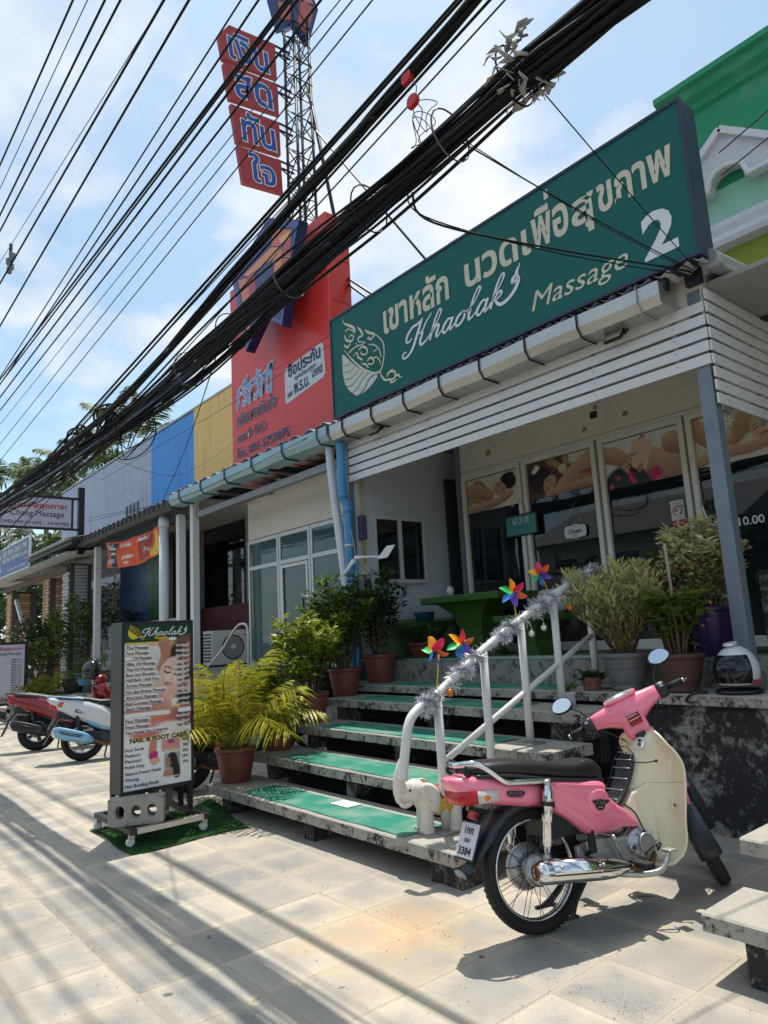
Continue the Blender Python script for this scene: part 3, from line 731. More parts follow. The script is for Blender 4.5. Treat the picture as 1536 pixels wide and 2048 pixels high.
# hanging chalk board with studs
t = thing('hanging_sign', (-5.41, GY-.06, 2.55), 'small teal board with dotted letters hanging on the glass', 'sign')
part('board_frame', m_black, t, (-5.66, -5.17, GY-.075, GY-.055, 2.53, 2.80), bevel=.004)
part('board_face', M('teal glitter board', (.06, .27, .27), .5, 0, .2, 60), t, (-5.64, -5.19, GY-.078, GY-.074, 2.55, 2.78))
lettering('นวด', (-5.53, GY-.079, 2.685), (1, 0, 0), (0, 0, 1), w=.24, h=.07, mat=M('silver studs', (.7, .72, .7), .3), parent=t, bold=.01, space=1.5)
b = MB()
for i in range(11):
    for j in range(3): b.box(-5.60+i*.035, -5.585+i*.035, GY-.080, GY-.0782, 2.575+.03*j, 2.583+.03*j)
b.build('stud_row', M('blue studs', (.05, .16, .2), .3), t)
b = MB()
for x in (-5.52, -5.31): b.tube([(x, GY-.065, 2.80), (-5.41, GY-.06, 3.0)], .002, 5)
b.build('string', m_black, t)
# OPEN plate
t = thing('open_sign', (-4.68, GY-.03, 2.41), 'white scalloped OPEN plate hanging on strings behind the pinwheels', 'sign')
b = MB(); pl = [(-.145, -.03), (-.125, -.07), (-.06, -.075), (0, -.085), (.06, -.075), (.125, -.07), (.145, -.03), (.145, .03), (.125, .06), (.06, .065), (0, .08), (-.06, .065), (-.125, .06), (-.145, .03)]
b.prism(cat(pl, 3, True), .006, frame((-4.68, GY-.03, 2.485), (1, 0, 0), (0, 0, 1))); b.build('plate', m_white, t)
lettering('Open', (-4.68, GY-.037, 2.46), (1, 0, 0), (0, 0, 1), w=.17, mat=m_black, parent=t, bold=.015, align='c')
lettering('welcome', (-4.68, GY-.037, 2.535), (1, 0, 0), (0, 0, 1), w=.085, mat=m_black, parent=t, align='c'); lettering('เปิด', (-4.68, GY-.037, 2.415), (1, 0, 0), (0, 0, 1), w=.045, mat=m_black, parent=t, align='c')
b = MB()
for x in (-.11, .11): b.tube([(-4.68+x, GY-.032, 2.545), (-4.68, GY-.02, 2.80)], .0018, 5)
b.build('string', m_galv, t)
# no smoking sticker
t = thing('no_smoking_sticker', (-3.46, GY-.008, 2.36), 'white no smoking sticker with red circle and red PUSH strip on the glass door', 'sticker')
part('sheet', m_white, t, (-3.535, -3.395, GY-.008, GY-.006, 2.42, 2.62)); m_red = M('signal red', (.55, .015, .02), .45)
part('red_strip', m_red, t, (-3.535, -3.395, GY-.009, GY-.0062, 2.36, 2.415))
b = MB(); mm = frame((-3.465, GY-.0092, 2.515), (1, 0, 0), (0, 0, 1))
strokes(b, [[(.046*math.cos(a), .046*math.sin(a), .006) for a in np.linspace(0, 6.29, 16)], [(-.032, .032, .005), (.032, -.032, .005)]], mm, .001); b.build('prohibition_ring', m_red, t)
part('cigarette', m_black, t, (-3.495, -3.435, GY-.0088, GY-.0082, 2.508, 2.52))
lettering('ห้ามสูบบุหรี่', (-3.465, GY-.009, 2.585), (1, 0, 0), (0, 0, 1), w=.09, mat=m_black, parent=t, align='c'); lettering('No Smoking', (-3.465, GY-.009, 2.435), (1, 0, 0), (0, 0, 1), w=.08, mat=m_black, parent=t, align='c')
lettering('ผลัก PUSH', (-3.465, GY-.010, 2.378), (1, 0, 0), (0, 0, 1), w=.115, mat=m_white, parent=t, align='c', bold=.01)
t = thing('opening_hours', (-2.6, GY-.008, 2.27), 'white opening hours lettering OPEN 10.00 AM. on the shop glass', 'lettering')
for s_t, x_t, w_t in (('OPEN', -3.20, .26), ('10.00', -2.885, .235), ('AM.-11.00', -2.60, .44), ('PM.', -2.12, .14)): lettering(s_t, (x_t, GY-.008, 2.27), (1, 0, 0), (0, 0, 1), h=.082, w=w_t, mat=m_white, parent=t, bold=.02, name='word')
# ------------------------------------------------------------------ big green roof sign
EX, EZ, EXm = (1, 0, 0), (0, 0, 1), (0, 1, 0)
EM_SHELL = [(-6.559, 4.879), (-6.575, 4.749), (-6.571, 4.62), (-6.535, 4.482), (-6.45, 4.372), (-6.339, 4.285), (-6.276, 4.27), (-6.137, 4.283), (-6.01, 4.332), (-5.921, 4.382), (-5.931, 4.409), (-5.965, 4.429), (-6.083, 4.48), (-6.25, 4.597), (-6.396, 4.725)]
EM_RIBS = [[(-6.583, 4.741, 0.0025), (-6.49, 4.711, 0.0034), (-6.39, 4.723, 0.0025)], [(-6.576, 4.65, 0.0025), (-6.471, 4.621, 0.0034), (-6.377, 4.631, 0.0034), (-6.317, 4.652, 0.0034)], [(-6.569, 4.559, 0.0034), (-6.438, 4.526, 0.0042), (-6.318, 4.553, 0.0034), (-6.244, 4.591, 0.0034)], [(-6.543, 4.458, 0.0034), (-6.406, 4.433, 0.0051), (-6.272, 4.489, 0.0042), (-6.167, 4.529, 0.0034)], [(-6.438, 4.321, 0.0034), (-6.294, 4.365, 0.0051), (-6.186, 4.445, 0.0051), (-6.077, 4.48, 0.0042)], [(-6.296, 4.264, 0.0051), (-6.159, 4.315, 0.0068), (-6.078, 4.401, 0.0076), (-5.96, 4.425, 0.0059)]]
EM_SW = [[(-6.528, 4.928, 0.0025), (-6.393, 4.77, 0.0102), (-6.212, 4.592, 0.0144), (-6.046, 4.48, 0.0136), (-5.929, 4.433, 0.0127), (-5.857, 4.44, 0.0119), (-5.817, 4.49, 0.011), (-5.786, 4.574, 0.0093), (-5.773, 4.664, 0.0093), (-5.793, 4.767, 0.0093), (-5.869, 4.859, 0.0076), (-5.937, 4.917, 0.0059)], [(-6.528, 5.327, 0.0025), (-6.5, 5.268, 0.0085), (-6.412, 5.209, 0.017), (-6.318, 5.138, 0.017), (-6.297, 5.071, 0.0136), (-6.346, 5.115, 0.0076), (-6.429, 5.164, 0.0076), (-6.484, 5.151, 0.0119)], [(-6.507, 5.117, 0.0085), (-6.466, 5.033, 0.0144), (-6.369, 4.989, 0.0144), (-6.326, 5.032, 0.011), (-6.389, 5.072, 0.0076), (-6.412, 5.038, 0.0102)], [(-6.523, 4.99, 0.0102), (-6.453, 4.939, 0.0153), (-6.391, 4.971, 0.0076)], [(-6.439, 4.858, 0.0102), (-6.365, 4.873, 0.011), (-6.292, 4.885, 0.0085), (-6.19, 4.872, 0.0076), (-6.089, 4.872, 0.0059)], [(-6.247, 5.123, 0.0042), (-6.188, 5.059, 0.0161), (-6.15, 4.982, 0.0144), (-6.233, 4.976, 0.0119), (-6.224, 4.926, 0.0085), (-6.131, 4.892, 0.0059)], [(-6.253, 4.895, 0.0068), (-6.288, 4.933, 0.0051)], [(-6.101, 5.033, 0.0042), (-6.043, 4.974, 0.0153), (-5.937, 4.913, 0.0136), (-5.99, 4.872, 0.0127), (-6.061, 4.907, 0.0085), (-6.011, 4.913, 0.0059)], [(-6.043, 4.819, 0.0076), (-5.948, 4.784, 0.0085), (-5.859, 4.695, 0.0085), (-5.832, 4.59, 0.0068)], [(-5.979, 4.706, 0.0034), (-5.906, 4.704, 0.0085), (-5.929, 4.721, 0.0034)], [(-6.345, 4.787, 0.0051), (-6.273, 4.803, 0.0102), (-6.252, 4.737, 0.0136), (-6.168, 4.675, 0.0102)], [(-6.233, 4.822, 0.0102), (-6.167, 4.839, 0.0136), (-6.095, 4.797, 0.0136), (-6.075, 4.74, 0.0119), (-6.126, 4.726, 0.0102), (-6.187, 4.756, 0.0102), (-6.197, 4.792, 0.0068)], [(-6.196, 4.636, 0.0051), (-6.123, 4.603, 0.0119), (-6.066, 4.543, 0.0085)], [(-6.084, 4.63, 0.0102), (-6.032, 4.652, 0.0136), (-5.974, 4.616, 0.0119), (-5.965, 4.573, 0.0102), (-6.027, 4.57, 0.0102), (-6.074, 4.598, 0.0085)], [(-5.985, 4.628, 0.0068), (-5.913, 4.619, 0.0076), (-5.858, 4.56, 0.0076), (-5.839, 4.506, 0.0068)], [(-5.856, 4.448, 0.0059), (-5.85, 4.383, 0.0093), (-5.797, 4.311, 0.0136), (-5.73, 4.277, 0.0102)], [(-5.738, 4.323, 0.0119), (-5.723, 4.357, 0.0136), (-5.654, 4.365, 0.0153), (-5.601, 4.324, 0.0119), (-5.616, 4.275, 0.0119), (-5.685, 4.267, 0.0136), (-5.728, 4.296, 0.0102)], [(-5.616, 4.283, 0.0119), (-5.548, 4.284, 0.0136), (-5.529, 4.247, 0.0068), (-5.474, 4.248, 0.0025)], [(-5.699, 4.244, 0.0102), (-5.643, 4.23, 0.0102), (-5.574, 4.242, 0.0068)]]
LG_OUT = [(-9.026, 8.214), (-8.114, 7.700), (-8.346, 7.225), (-8.691, 6.210), (-9.274, 6.607), (-9.837, 6.200), (-10.292, 7.706)]
LG_A = [(-8.908, 7.963), (-8.297, 7.627), (-8.592, 7.497), (-8.924, 7.649)]
LG_B = [(-8.701, 7.675), (-8.297, 7.627), (-8.592, 7.504)]
LG_C = [(-8.573, 7.488), (-8.309, 7.615), (-8.384, 7.099), (-8.691, 6.406), (-8.941, 6.551), (-8.854, 7.049)]
LG_D = [(-8.925, 7.645), (-8.600, 7.497), (-8.875, 7.420), (-9.709, 7.480), (-9.865, 7.570)]
LG_E = [(-10.039, 7.575), (-9.731, 7.486), (-9.654, 7.171), (-9.587, 6.676), (-9.754, 6.416), (-9.885, 7.080)]
LG_F = [(-9.731, 7.486), (-9.465, 7.452), (-9.419, 7.023), (-9.577, 6.718)]
LG_G = [(-8.910, 7.380), (-8.612, 7.491), (-8.618, 7.032), (-8.854, 7.049)]
m_sgreen = M('sign green', srgb(0, 97, 91), .7, 0, .04, 1.5)
m_sedge = M('navy sign frame', (.035, .045, .085), .45, .2, .12)
m_let = M('cream vinyl letters', (.66, .63, .50), .5, 0, .03); m_letw = M('white vinyl letters', (.78, .80, .80), .5, 0, .03)
KHAO = [
 [(1.32, 2.34, .02), (1.22, 2.1, .10), (1.10, 1.2, .13), (.93, .1, .12), (.62, -.42, .09), (.22, -.50, .075), (.04, -.22, .07), (.18, .02, .06), (.36, -.08, .05)],
 [(1.32, 2.34, .02), (.95, 2.02, .09), (.45, 1.93, .10), (.12, 1.45, .11), (.12, .92, .09), (.42, .76, .07), (.62, 1.0, .05)],
 [(1.22, 1.22, .05), (1.40, 1.02, .06), (1.58, 1.25, .07), (1.72, 1.75, .07), (2.02, 2.22, .05), (2.12, 2.28, .03)],
 [(1.42, 1.22, .06), (1.60, .95, .10), (1.52, .35, .12), (1.72, -.02, .10), (2.1, .15, .07), (2.42, .62, .05)],
 [(2.42, .62, .04), (2.82, 1.35, .05), (2.98, 2.0, .07), (2.80, 2.26, .06), (2.60, 1.75, .08), (2.50, .8, .11), (2.46, -.02, .10)],
 [(2.50, .45, .05), (2.82, .98, .09), (3.05, .85, .11), (2.98, .25, .11), (3.12, -.01, .08), (3.42, .32, .05)],
 [(4.12, .84, .06), (3.84, 1.0, .08), (3.55, .62, .11), (3.55, .16, .10), (3.80, -.01, .08), (4.08, .4, .07)],
 [(4.20, 1.0, .10), (4.12, .35, .11), (4.22, 0, .08), (4.50, .3, .05)],
 [(4.92, 1.0, .09), (4.62, .62, .11), (4.62, .15, .10), (4.90, 0, .09), (5.20, .38, .10), (5.18, .85, .09), (4.92, 1.0, .07), (5.15, .82, .05), (5.5, .9, .04)],
 [(5.45, .6, .04), (5.92, 1.4, .05), (6.10, 2.1, .08), (5.92, 2.3, .06), (5.72, 1.75, .08), (5.62, .7, .11), (5.66, .08, .09), (5.92, .1, .06), (6.15, .4, .05)],
 [(6.85, .84, .06), (6.57, 1.0, .08), (6.28, .62, .11), (6.28, .16, .10), (6.53, -.01, .08), (6.81, .4, .07)],
 [(6.93, 1.0, .10), (6.85, .35, .11), (6.95, 0, .08), (7.23, .4, .05)],
 [(7.20, .4, .04), (7.66, 1.4, .05), (7.84, 2.1, .08), (7.66, 2.3, .06), (7.46, 1.75, .08), (7.38, .8, .11), (7.32, -.02, .10)],
 [(7.36, .45, .05), (7.72, .98, .08), (7.96, .9, .08), (7.85, .62, .06), (7.55, .5, .05)],
 [(7.55, .52, .06), (7.78, .18, .11), (8.12, -.06, .12), (8.62, .1, .12), (8.98, .62, .13), (9.02, 1.05, .09), (8.8, 1.2, .06), (8.85, .95, .05)],
 [(8.62, 1.05, .05), (8.62, 1.35, .16), (8.80, 1.55, .15), (8.92, 1.35, .12), (8.75, 1.25, .08)], [(8.80, 1.65, .14), (8.78, 1.95, .10), (8.86, 2.2, .05), (8.84, 2.42, .01)], [(9.05, .7, .1), (9.12, 1.1, .06), (9.05, 1.4, .02)]]
def khaolak(name, O, X, Y, w, h, mat, par, slant=.30):
    b = MB(); m = frame(O, X, Y); sx_, sy_ = w/9.7, h/2.9
    L = [[((u+slant*v)*sx_, v*sy_, q*(sx_+sy_)/2) for u, v, q in l] for l in KHAO]
    strokes(b, L, m, .0025); return b.build(name, mat, par, fix=False)
SGX0, SGX1, SGZ0, SGZ1, SGY = -6.80, -2.12, 4.11, 5.42, 5.0
sg = thing('shop_sign', (-4.46, 5.1, 4.1), 'long green roof sign with cream Thai lettering, leaf emblem and large white 2', 'sign')
part('cabinet', m_sedge, sg, (SGX0, SGX1, SGY+.012, SGY+.235, SGZ0, SGZ1), bevel=.006)
part('face', m_sgreen, sg, (SGX0+.02, SGX1-.02, SGY, SGY+.014, SGZ0+.02, SGZ1-.02))
b = MB()
for q in ((SGX0, SGX1, SGZ1-.022, SGZ1+.004), (SGX0, SGX1, SGZ0-.004, SGZ0+.022)): b.box(q[0]-.004, q[1]+.004, SGY-.012, SGY+.03, q[2], q[3])
for q in ((SGX0-.004, SGX0+.02), (SGX1-.02, SGX1+.004)): b.box(q[0], q[1], SGY-.012, SGY+.03, SGZ0+.022, SGZ1-.022)
b.build('edge_trim', m_sedge, sg)
for x in (-6.2, -4.9, -3.6, -2.5): part('bracket', m_dark, sg, (x, x+.06, SGY+.05, SGY+.12, 3.98, SGZ0+.003))
FY = SGY-.001
lettering('เขาหลัก', (-5.755, FY, 4.85), EX, EZ, w=1.06, h=.275*1.42, mat=m_let, parent=sg, bold=.028)
lettering('นวดเ', (-4.46, FY, 4.85), EX, EZ, w=.84, h=.265, mat=m_let, parent=sg, bold=.028)
lettering('พือ', (-3.60, FY, 4.85), EX, EZ, w=.40, h=.40, mat=m_let, parent=sg, bold=.028)
b = MB(); b.box(-3.43, -3.385, FY-.003, FY-.002, 5.26, 5.35); b.build('tone_mark', m_let, sg)
lettering('สุ', (-3.17, FY, 4.85), EX, EZ, w=.235, h=.355, mat=m_let, parent=sg, bold=.028)
lettering('ขภาพ', (-2.905, FY, 4.85), EX, EZ, w=.67, h=.265, mat=m_let, parent=sg, bold=.028)
khaolak('script_lettering', (-5.46, FY, 4.50), EX, EZ, 1.72, .36, m_letw, sg)
lettering('Massage', (-3.68, FY, 4.275), EX, EZ, w=.99, h=.235, mat=m_let, parent=sg, bold=0.0, shear=.3)
lettering('2', (-2.555, FY, 4.25), EX, EZ, w=.285, h=.385, mat=m_letw, parent=sg, bold=.03)
em = frame((0, FY, 0), EX, EZ)
b = MB(); blob(b, EM_SHELL, em, .002, 4); o = b.build('emblem_leaf', M('pale vinyl leaf', (.60, .62, .56), .5), sg, fix=False)
b = MB(); strokes(b, EM_RIBS, em, .0035); b.build('leaf_rib', m_sgreen, o, fix=False)
b = MB(); strokes(b, EM_SW, em, .0028); b.build('scroll', m_let, o, fix=False)
for x, w in ((-4.72, .14), (-3.5, .34)): tag(part('roof_lamp', m_dark, None, (x, x+w, 5.06, 5.16, SGZ1+.004, SGZ1+.07 if w < .2 else SGZ1+.05), bevel=.01), 'dark lamp housing on top of the green sign' if w < .2 else 'flat blue lamp casing on top of the green sign', 'lamp')

# ------------------------------------------------------------------ red loan office sign with shield logo
m_redf = M('red sign face', srgb(228, 60, 56), .35, 0, .05, 1.2); m_reds = M('orange red acrylic', srgb(214, 52, 28), .3, 0, .08, 1.5)
m_navy = M('navy letters', srgb(24, 30, 84), .45, 0, .05); m_navyd = M('shield blue', srgb(38, 52, 110), .35, 0, .06, 2); m_navye = M('shield blue edge', srgb(16, 24, 78), .4)
rs = thing('red_sign', (-9.6, 6.1, 4.2), 'tall red cash loan sign with phone number beside the green sign', 'sign')
part('face', m_redf, rs, (-11.16, -8.04, 5.90, 5.95, 4.15, 7.96))
part('cabinet', m_reds, rs, (-11.15, -8.035, 5.951, 6.34, 4.15, 7.955))
for z in (5.0, 5.75, 6.5, 7.2): part('seam', M('dark orange seam', srgb(170, 36, 18), .4), rs, (-8.0355, -8.031, 5.96, 6.33, z, z+.02))
for z in (5.9, 7.0): part('seam', M('red seam', srgb(180, 36, 40), .4), rs, (-11.155, -8.045, 5.897, 5.9005, z, z+.008))
m_lblue = M('pale blue letters', srgb(120, 168, 220), .4, 0, .15, 3)
RY = 5.896
def outlined(txt_, O, X, Y, w, h, mat, par, halo, bold=.02, grow=.035, shear=0., lift=.004):
    n = Vector(X).cross(Vector(Y)); O = Vector(O)
    me = lettering(txt_, O, X, Y, w=w, h=h, mat=mat, parent=par, bold=bold, shear=shear, lift=lift+.003)
    # halo: the same letters, bolder, on the same scale
    a = text_mesh(txt_, bold, shear, 0.); c = np.empty(len(a.vertices)*3, np.float32); a.vertices.foreach_get('co', c); c = c.reshape(-1, 3)
    x0, x1, y0, y1 = c[:, 0].min(), c[:, 0].max(), c[:, 1].min(), c[:, 1].max(); sx_, sy_ = w/(x1-x0), h/(y1-y0)
    k = text_mesh(txt_, bold+grow, shear, 0.); c = np.empty(len(k.vertices)*3, np.float32); k.vertices.foreach_get('co', c); c = c.reshape(-1, 3)
    c[:, 0] = (c[:, 0]-x0)*sx_; c[:, 1] = c[:, 1]*sy_; c[:, 2] = 0; k.vertices.foreach_set('co', c.ravel())
    m = frame(O, X, Y); m.translation = O+n*lift; k.transform(m); obj('letter_outline', k, halo, par)
outlined('ศรีสวัสดิ์', (-10.98, RY, 5.60), EX, EZ, 1.32, .52, m_lblue, rs, m_letw, .03, .03, .2)
outlined('เงินสดทันใจ', (-10.96, RY, 5.26), EX, EZ, 1.36, .27, m_navy, rs, m_letw, .02, .022, .15)
outlined('ดอกต่ำ ได้เร็ว', (-10.97, RY, 4.955), EX, EZ, 1.03, .19, m_navy, rs, m_letw, .012, .02, .15)
outlined('โทร.', (-10.98, RY, 4.67), EX, EZ, .36, .19, m_navy, rs, m_letw, .018, .02, .1); outlined('091-5759076', (-10.55, RY, 4.67), EX, EZ, 1.31, .17, m_navy, rs, m_letw, .018, .02, .1)
b = MB(); pl = [(-9.30, 5.20), (-8.25, 5.32), (-8.19, 5.38), (-8.22, 5.84), (-8.28, 5.88), (-9.28, 5.80), (-9.33, 5.74), (-9.335, 5.26)]
b.prism(pl, .004, frame((0, RY+.003, 0), EX, EZ)); pp = b.build('white_plate', M('pale plate', (.66, .70, .75), .45), rs)
dX = Vector((1, 0, .05)).normalized()
for s, x, z, w, h in (('ซื้อประกัน', -9.22, 5.62, .93, .24), ('ทุกประเภท', -9.03, 5.52, .60, .10), ('และ', -9.25, 5.29, .16, .08), ('พ.ร.บ.', -9.06, 5.30, .44, .17), ('ได้ที่นี่', -8.56, 5.40, .30, .13)):
    lettering(s, (x, RY-.004, z), dX, EZ, w=w, h=h, mat=m_navy, parent=pp, bold=.025)
lg = thing('shield_logo', (-9.3, 5.5, 6.2), 'navy shield logo with faceted orange S mounted on the red sign', 'logo sign')
b = MB(); b.prism(LG_OUT, -.16, frame((0, 5.48, 0), EX, EZ)); b.build('shield', [m_navye], lg)
def inset(P, k): c = np.mean(np.array(P), 0); return [tuple(c+(np.array(p)-c)*k) for p in P]
b = MB(); b.prism(inset(LG_OUT, .985), .012, frame((0, 5.48, 0), EX, EZ)); b.build('shield_rim', M('light shield rim', srgb(78, 98, 158), .4), lg)
b = MB(); b.prism(inset(LG_OUT, .88), .016, frame((0, 5.48, 0), EX, EZ)); b.build('shield_face', m_navyd, lg)
oc = [srgb(226, 112, 84), srgb(240, 186, 120), srgb(196, 88, 76), srgb(232, 150, 104), srgb(222, 128, 96), srgb(180, 78, 74), srgb(228, 140, 100)]
for k, (P, z) in enumerate(((LG_A, .018), (LG_B, .022), (LG_C, .018), (LG_D, .019), (LG_E, .018), (LG_F, .020), (LG_G, .021))):
    b = MB(); b.prism(inset(P, .96), z, frame((0, 5.48, 0), EX, EZ)); b.build('facet', M(f'orange facet {k}', oc[k], .4), lg)
part('mounting_arm', m_dark, lg, (-9.6, -8.9, 5.63, 5.91, 6.9, 7.3))

# ------------------------------------------------------------------ lattice tower and vertical panels
tw = thing('sign_tower', (-10.1, 6.9, 4.2), 'thin black lattice mast rising behind the red sign', 'mast')
TXc, TYc, s_ = -10.1, 6.9, .20
corners = [(-s_, -s_), (s_, -s_), (s_, s_), (-s_, s_)]
for cx, cy in corners: MB().tube([(TXc+cx, TYc+cy, 4.2), (TXc+cx*.85, TYc+cy*.85, 13.6)], .028, 6).build('leg', m_dark, tw)
zz = 7.9; k = 0
while zz < 13.4:
    b = MB()
    for i in range(4):
        a, c = corners[i], corners[(i+1) % 4]
        b.tube([(TXc+a[0], TYc+a[1], zz), (TXc+c[0], TYc+c[1], zz+.42)] if (k+i) % 2 else [(TXc+c[0], TYc+c[1], zz), (TXc+a[0], TYc+a[1], zz+.42)], .012, 5)
        b.tube([(TXc+a[0], TYc+a[1], zz), (TXc+c[0], TYc+c[1], zz)], .012, 5)
    b.build('lattice_bay', m_dark, tw); zz += .42; k += 1
MB().tube([(-10.0, 7.05, 12.2), (-9.35, 7.35, 7.6)], .035, 6).build('brace', m_dark, tw)
MB().tube([(-9.95, 7.0, 11.3), (-7.0, 8.2, 6.2)], .022, 5).build('stay', m_dark, tw)
MB().tube([(-8.04, 6.3, 6.95), (-6.5, 6.2, 5.6)], .02, 5).build('stay', m_dark, tw); MB().tube([(-8.04, 6.3, 6.85), (-6.6, 6.3, 5.5)], .02, 5).build('stay', m_dark, tw)
m_vred = M('dark red panel', srgb(170, 34, 36), .4, 0, .05)
m_vblue = M('royal blue letters', srgb(16, 66, 160), .4)
VP = [([(5.20, 12.33), (5.42, 12.66), (6.40, 12.80), (6.42, 12.05), (5.28, 11.87)], 'เงิน', (5.42, 11.99, .84, .56)), ([(5.29, 11.79), (6.43, 11.94), (6.44, 11.28), (5.40, 11.11)], 'สด', (5.53, 11.25, .78, .50)),
      ([(5.42, 11.02), (6.44, 11.12), (6.45, 10.42), (5.53, 10.30)], 'ทัน', (5.66, 10.40, .70, .60)), ([(5.54, 10.23), (6.45, 10.32), (6.47, 9.63), (5.64, 9.53)], 'ใจ', (5.82, 9.66, .52, .56))]
for vi, (P, s, (ty, tz, w, h)) in enumerate(VP):
    t = thing('word_sign', (TXc, 6.0, P[-1][1]), ('clipped-corner red word sign, topmost of the four on the mast', 'red word sign second from the mast top, two blue letters', 'red word sign third from the mast top, blue letters with a raised vowel', 'lowest and narrowest red word sign on the mast')[vi], 'word sign', 'red word signs on the mast')
    b = MB(); b.prism(P, .09, frame((TXc-.09, 0, 0), EXm, EZ)); b.build('panel', m_vred, t)
    outlined(s, (TXc+.002, ty, tz), Vector((0, 1, .1)).normalized(), EZ, w, h, m_vblue, t, m_letw, .018, .03, 0, .003)
    z = P[1][1] if len(P) == 4 else P[2][1]
    b = MB()
    for q in (z+.02, z-.12): b.tube([(TXc-.05, 6.38, q), (TXc, 6.74, q-.04)], .022, 5)
    b.tube([(TXc-.05, 6.4, z-.1), (TXc, 6.72, z-.3)], .014, 5); b.build('bracket', m_dark, t)
t = thing('mast_logo', (TXc, 6.85, 13.1), 'blue and orange diamond logo on the mast top', 'logo sign')
P = [(6.28, 13.75), (6.47, 13.11), (6.84, 13.45), (7.16, 13.20), (7.43, 14.15), (7.1, 14.9), (6.5, 14.9)]
b = MB(); b.prism(P, .12, frame((TXc-.06, 0, 0), EXm, EZ)); b.build('panel', m_navyd, t)
for k, Q in enumerate(([(6.45, 13.75), (6.53, 13.35), (6.72, 13.5), (6.78, 13.85)], [(6.9, 13.5), (7.12, 13.32), (7.32, 14.1), (7.0, 14.15)], [(6.5, 14.0), (6.9, 14.05), (7.3, 14.2), (7.05, 14.75), (6.55, 14.75)])):
    b = MB(); b.prism(Q, .008, frame((TXc+.06, 0, 0), EXm, EZ)); b.build('facet', MATS[f'orange facet {k*2}'], t)
# ------------------------------------------------------------------ second shop unit, under the pale blue gutter
u2 = thing('loan_office', (-9.2, 5.9, 1.05), 'small office with white aluminium glass door under the pale blue gutter', 'shop')
part('floor_plinth', m_rough, u2, (-11.5, -6.96, 5.0, 9.0, 0, 1.05))
part('header_wall', m_beige, u2, (-10.62, -7.0, 5.88, 6.0, 3.14, 3.98)); part('side_wall', m_beige, u2, (-10.62, -10.52, 6.0, 9.0, 1.05, 3.98))
part('back_wall', M('grey office wall', (.22, .27, .27), .8), u2, (-10.5, -7.01, 8.6, 8.7, 1.05, 3.98))
fr = [(-10.60, -9.62), (-9.60, -8.72), (-8.70, -7.86), (-7.84, -7.02)]
for i, (x0, x1) in enumerate(fr):
    b = MB(); f = .05; Yg = 5.9
    b.box(x0, x0+f, Yg-.05, Yg-.021, 1.05, 3.12); b.box(x1-f, x1, Yg-.05, Yg-.021, 1.05, 3.12)
    for z in (1.05, 2.62, 3.06): b.box(x0+f, x1-f, Yg-.048, Yg-.021, z, z+.06)
    o = b.build('door' if i == 1 else 'window', m_alu, u2)
    part('pane', m_glassg, o, (x0+f, x1-f, Yg-.036, Yg-.03, 1.11, 2.62)); part('pane', m_glassg, o, (x0+f, x1-f, Yg-.036, Yg-.03, 2.68, 3.06))
    if i == 1:
        b = MB(); b.box(x0+.06, x0+.11, Yg-.062, Yg-.05, 1.1, 2.6); b.box(x1-.11, x1-.06, Yg-.062, Yg-.05, 1.1, 2.6); b.box(x0+.11, x1-.11, Yg-.061, Yg-.05, 2.55, 2.60); b.build('leaf_frame', m_alu, o)
        b = MB(); b.tube([(x1-.15, Yg-.09, 1.75), (x1-.15, Yg-.09, 2.15)], .012, 8); b.build('handle', m_galv, o)
        b = MB(); b.tube([(x1-.15, Yg-.092, 1.84), (x1-.15, Yg-.092, 2.05)], .014, 8); b.build('handle_grip', m_black, o)
part('beam', steel('zinc purlin', (.30, .31, .32), .5, .5, .3), u2, (-11.5, -6.98, 5.26, 5.36, 3.62, 3.72))
for x in (-10.2, -8.6): part('rafter', m_dark, u2, (x, x+.06, 5.1, 8.6, 3.84, 3.94))
t5 = part('tube_lamp', m_dark, u2, (-10.62, -9.75, 5.80, 5.86, 3.80, 3.84)); MB().tube([(-10.6, 5.83, 3.785), (-9.78, 5.83, 3.785)], .016, 8).build('tube', M('lamp tube', (.8, .8, .8), .3), t5)
corrugated(-11.9, -6.86, 5.0, 4.11, 9.0, 4.3, u2, p=.34, a=.035)
gpb = [(y-.03, z+.015) for y, z in gp]
g2 = gutter(-11.75, -6.91, m_gutb, gpb, 'gutter', u2)
for i in range(6):
    x = -11.3+i*.84
    b = MB(); pl = [(5.21, 3.86), (4.985, 3.865), (4.930, 3.94), (4.930, 4.065), (5.03, 4.11)]
    for a, c in zip(pl, pl[1:]): b.bar((x, a[0], a[1]), (x, c[0], c[1]), .028, .006, (1, 0, 0))
    b.build('bracket', M('teal bracket', (.04, .12, .14), .5), g2)
for x in (-11.46,): part('post', m_white, u2, (x, x+.12, 5.2, 5.32, 0, 3.95), bevel=.004)
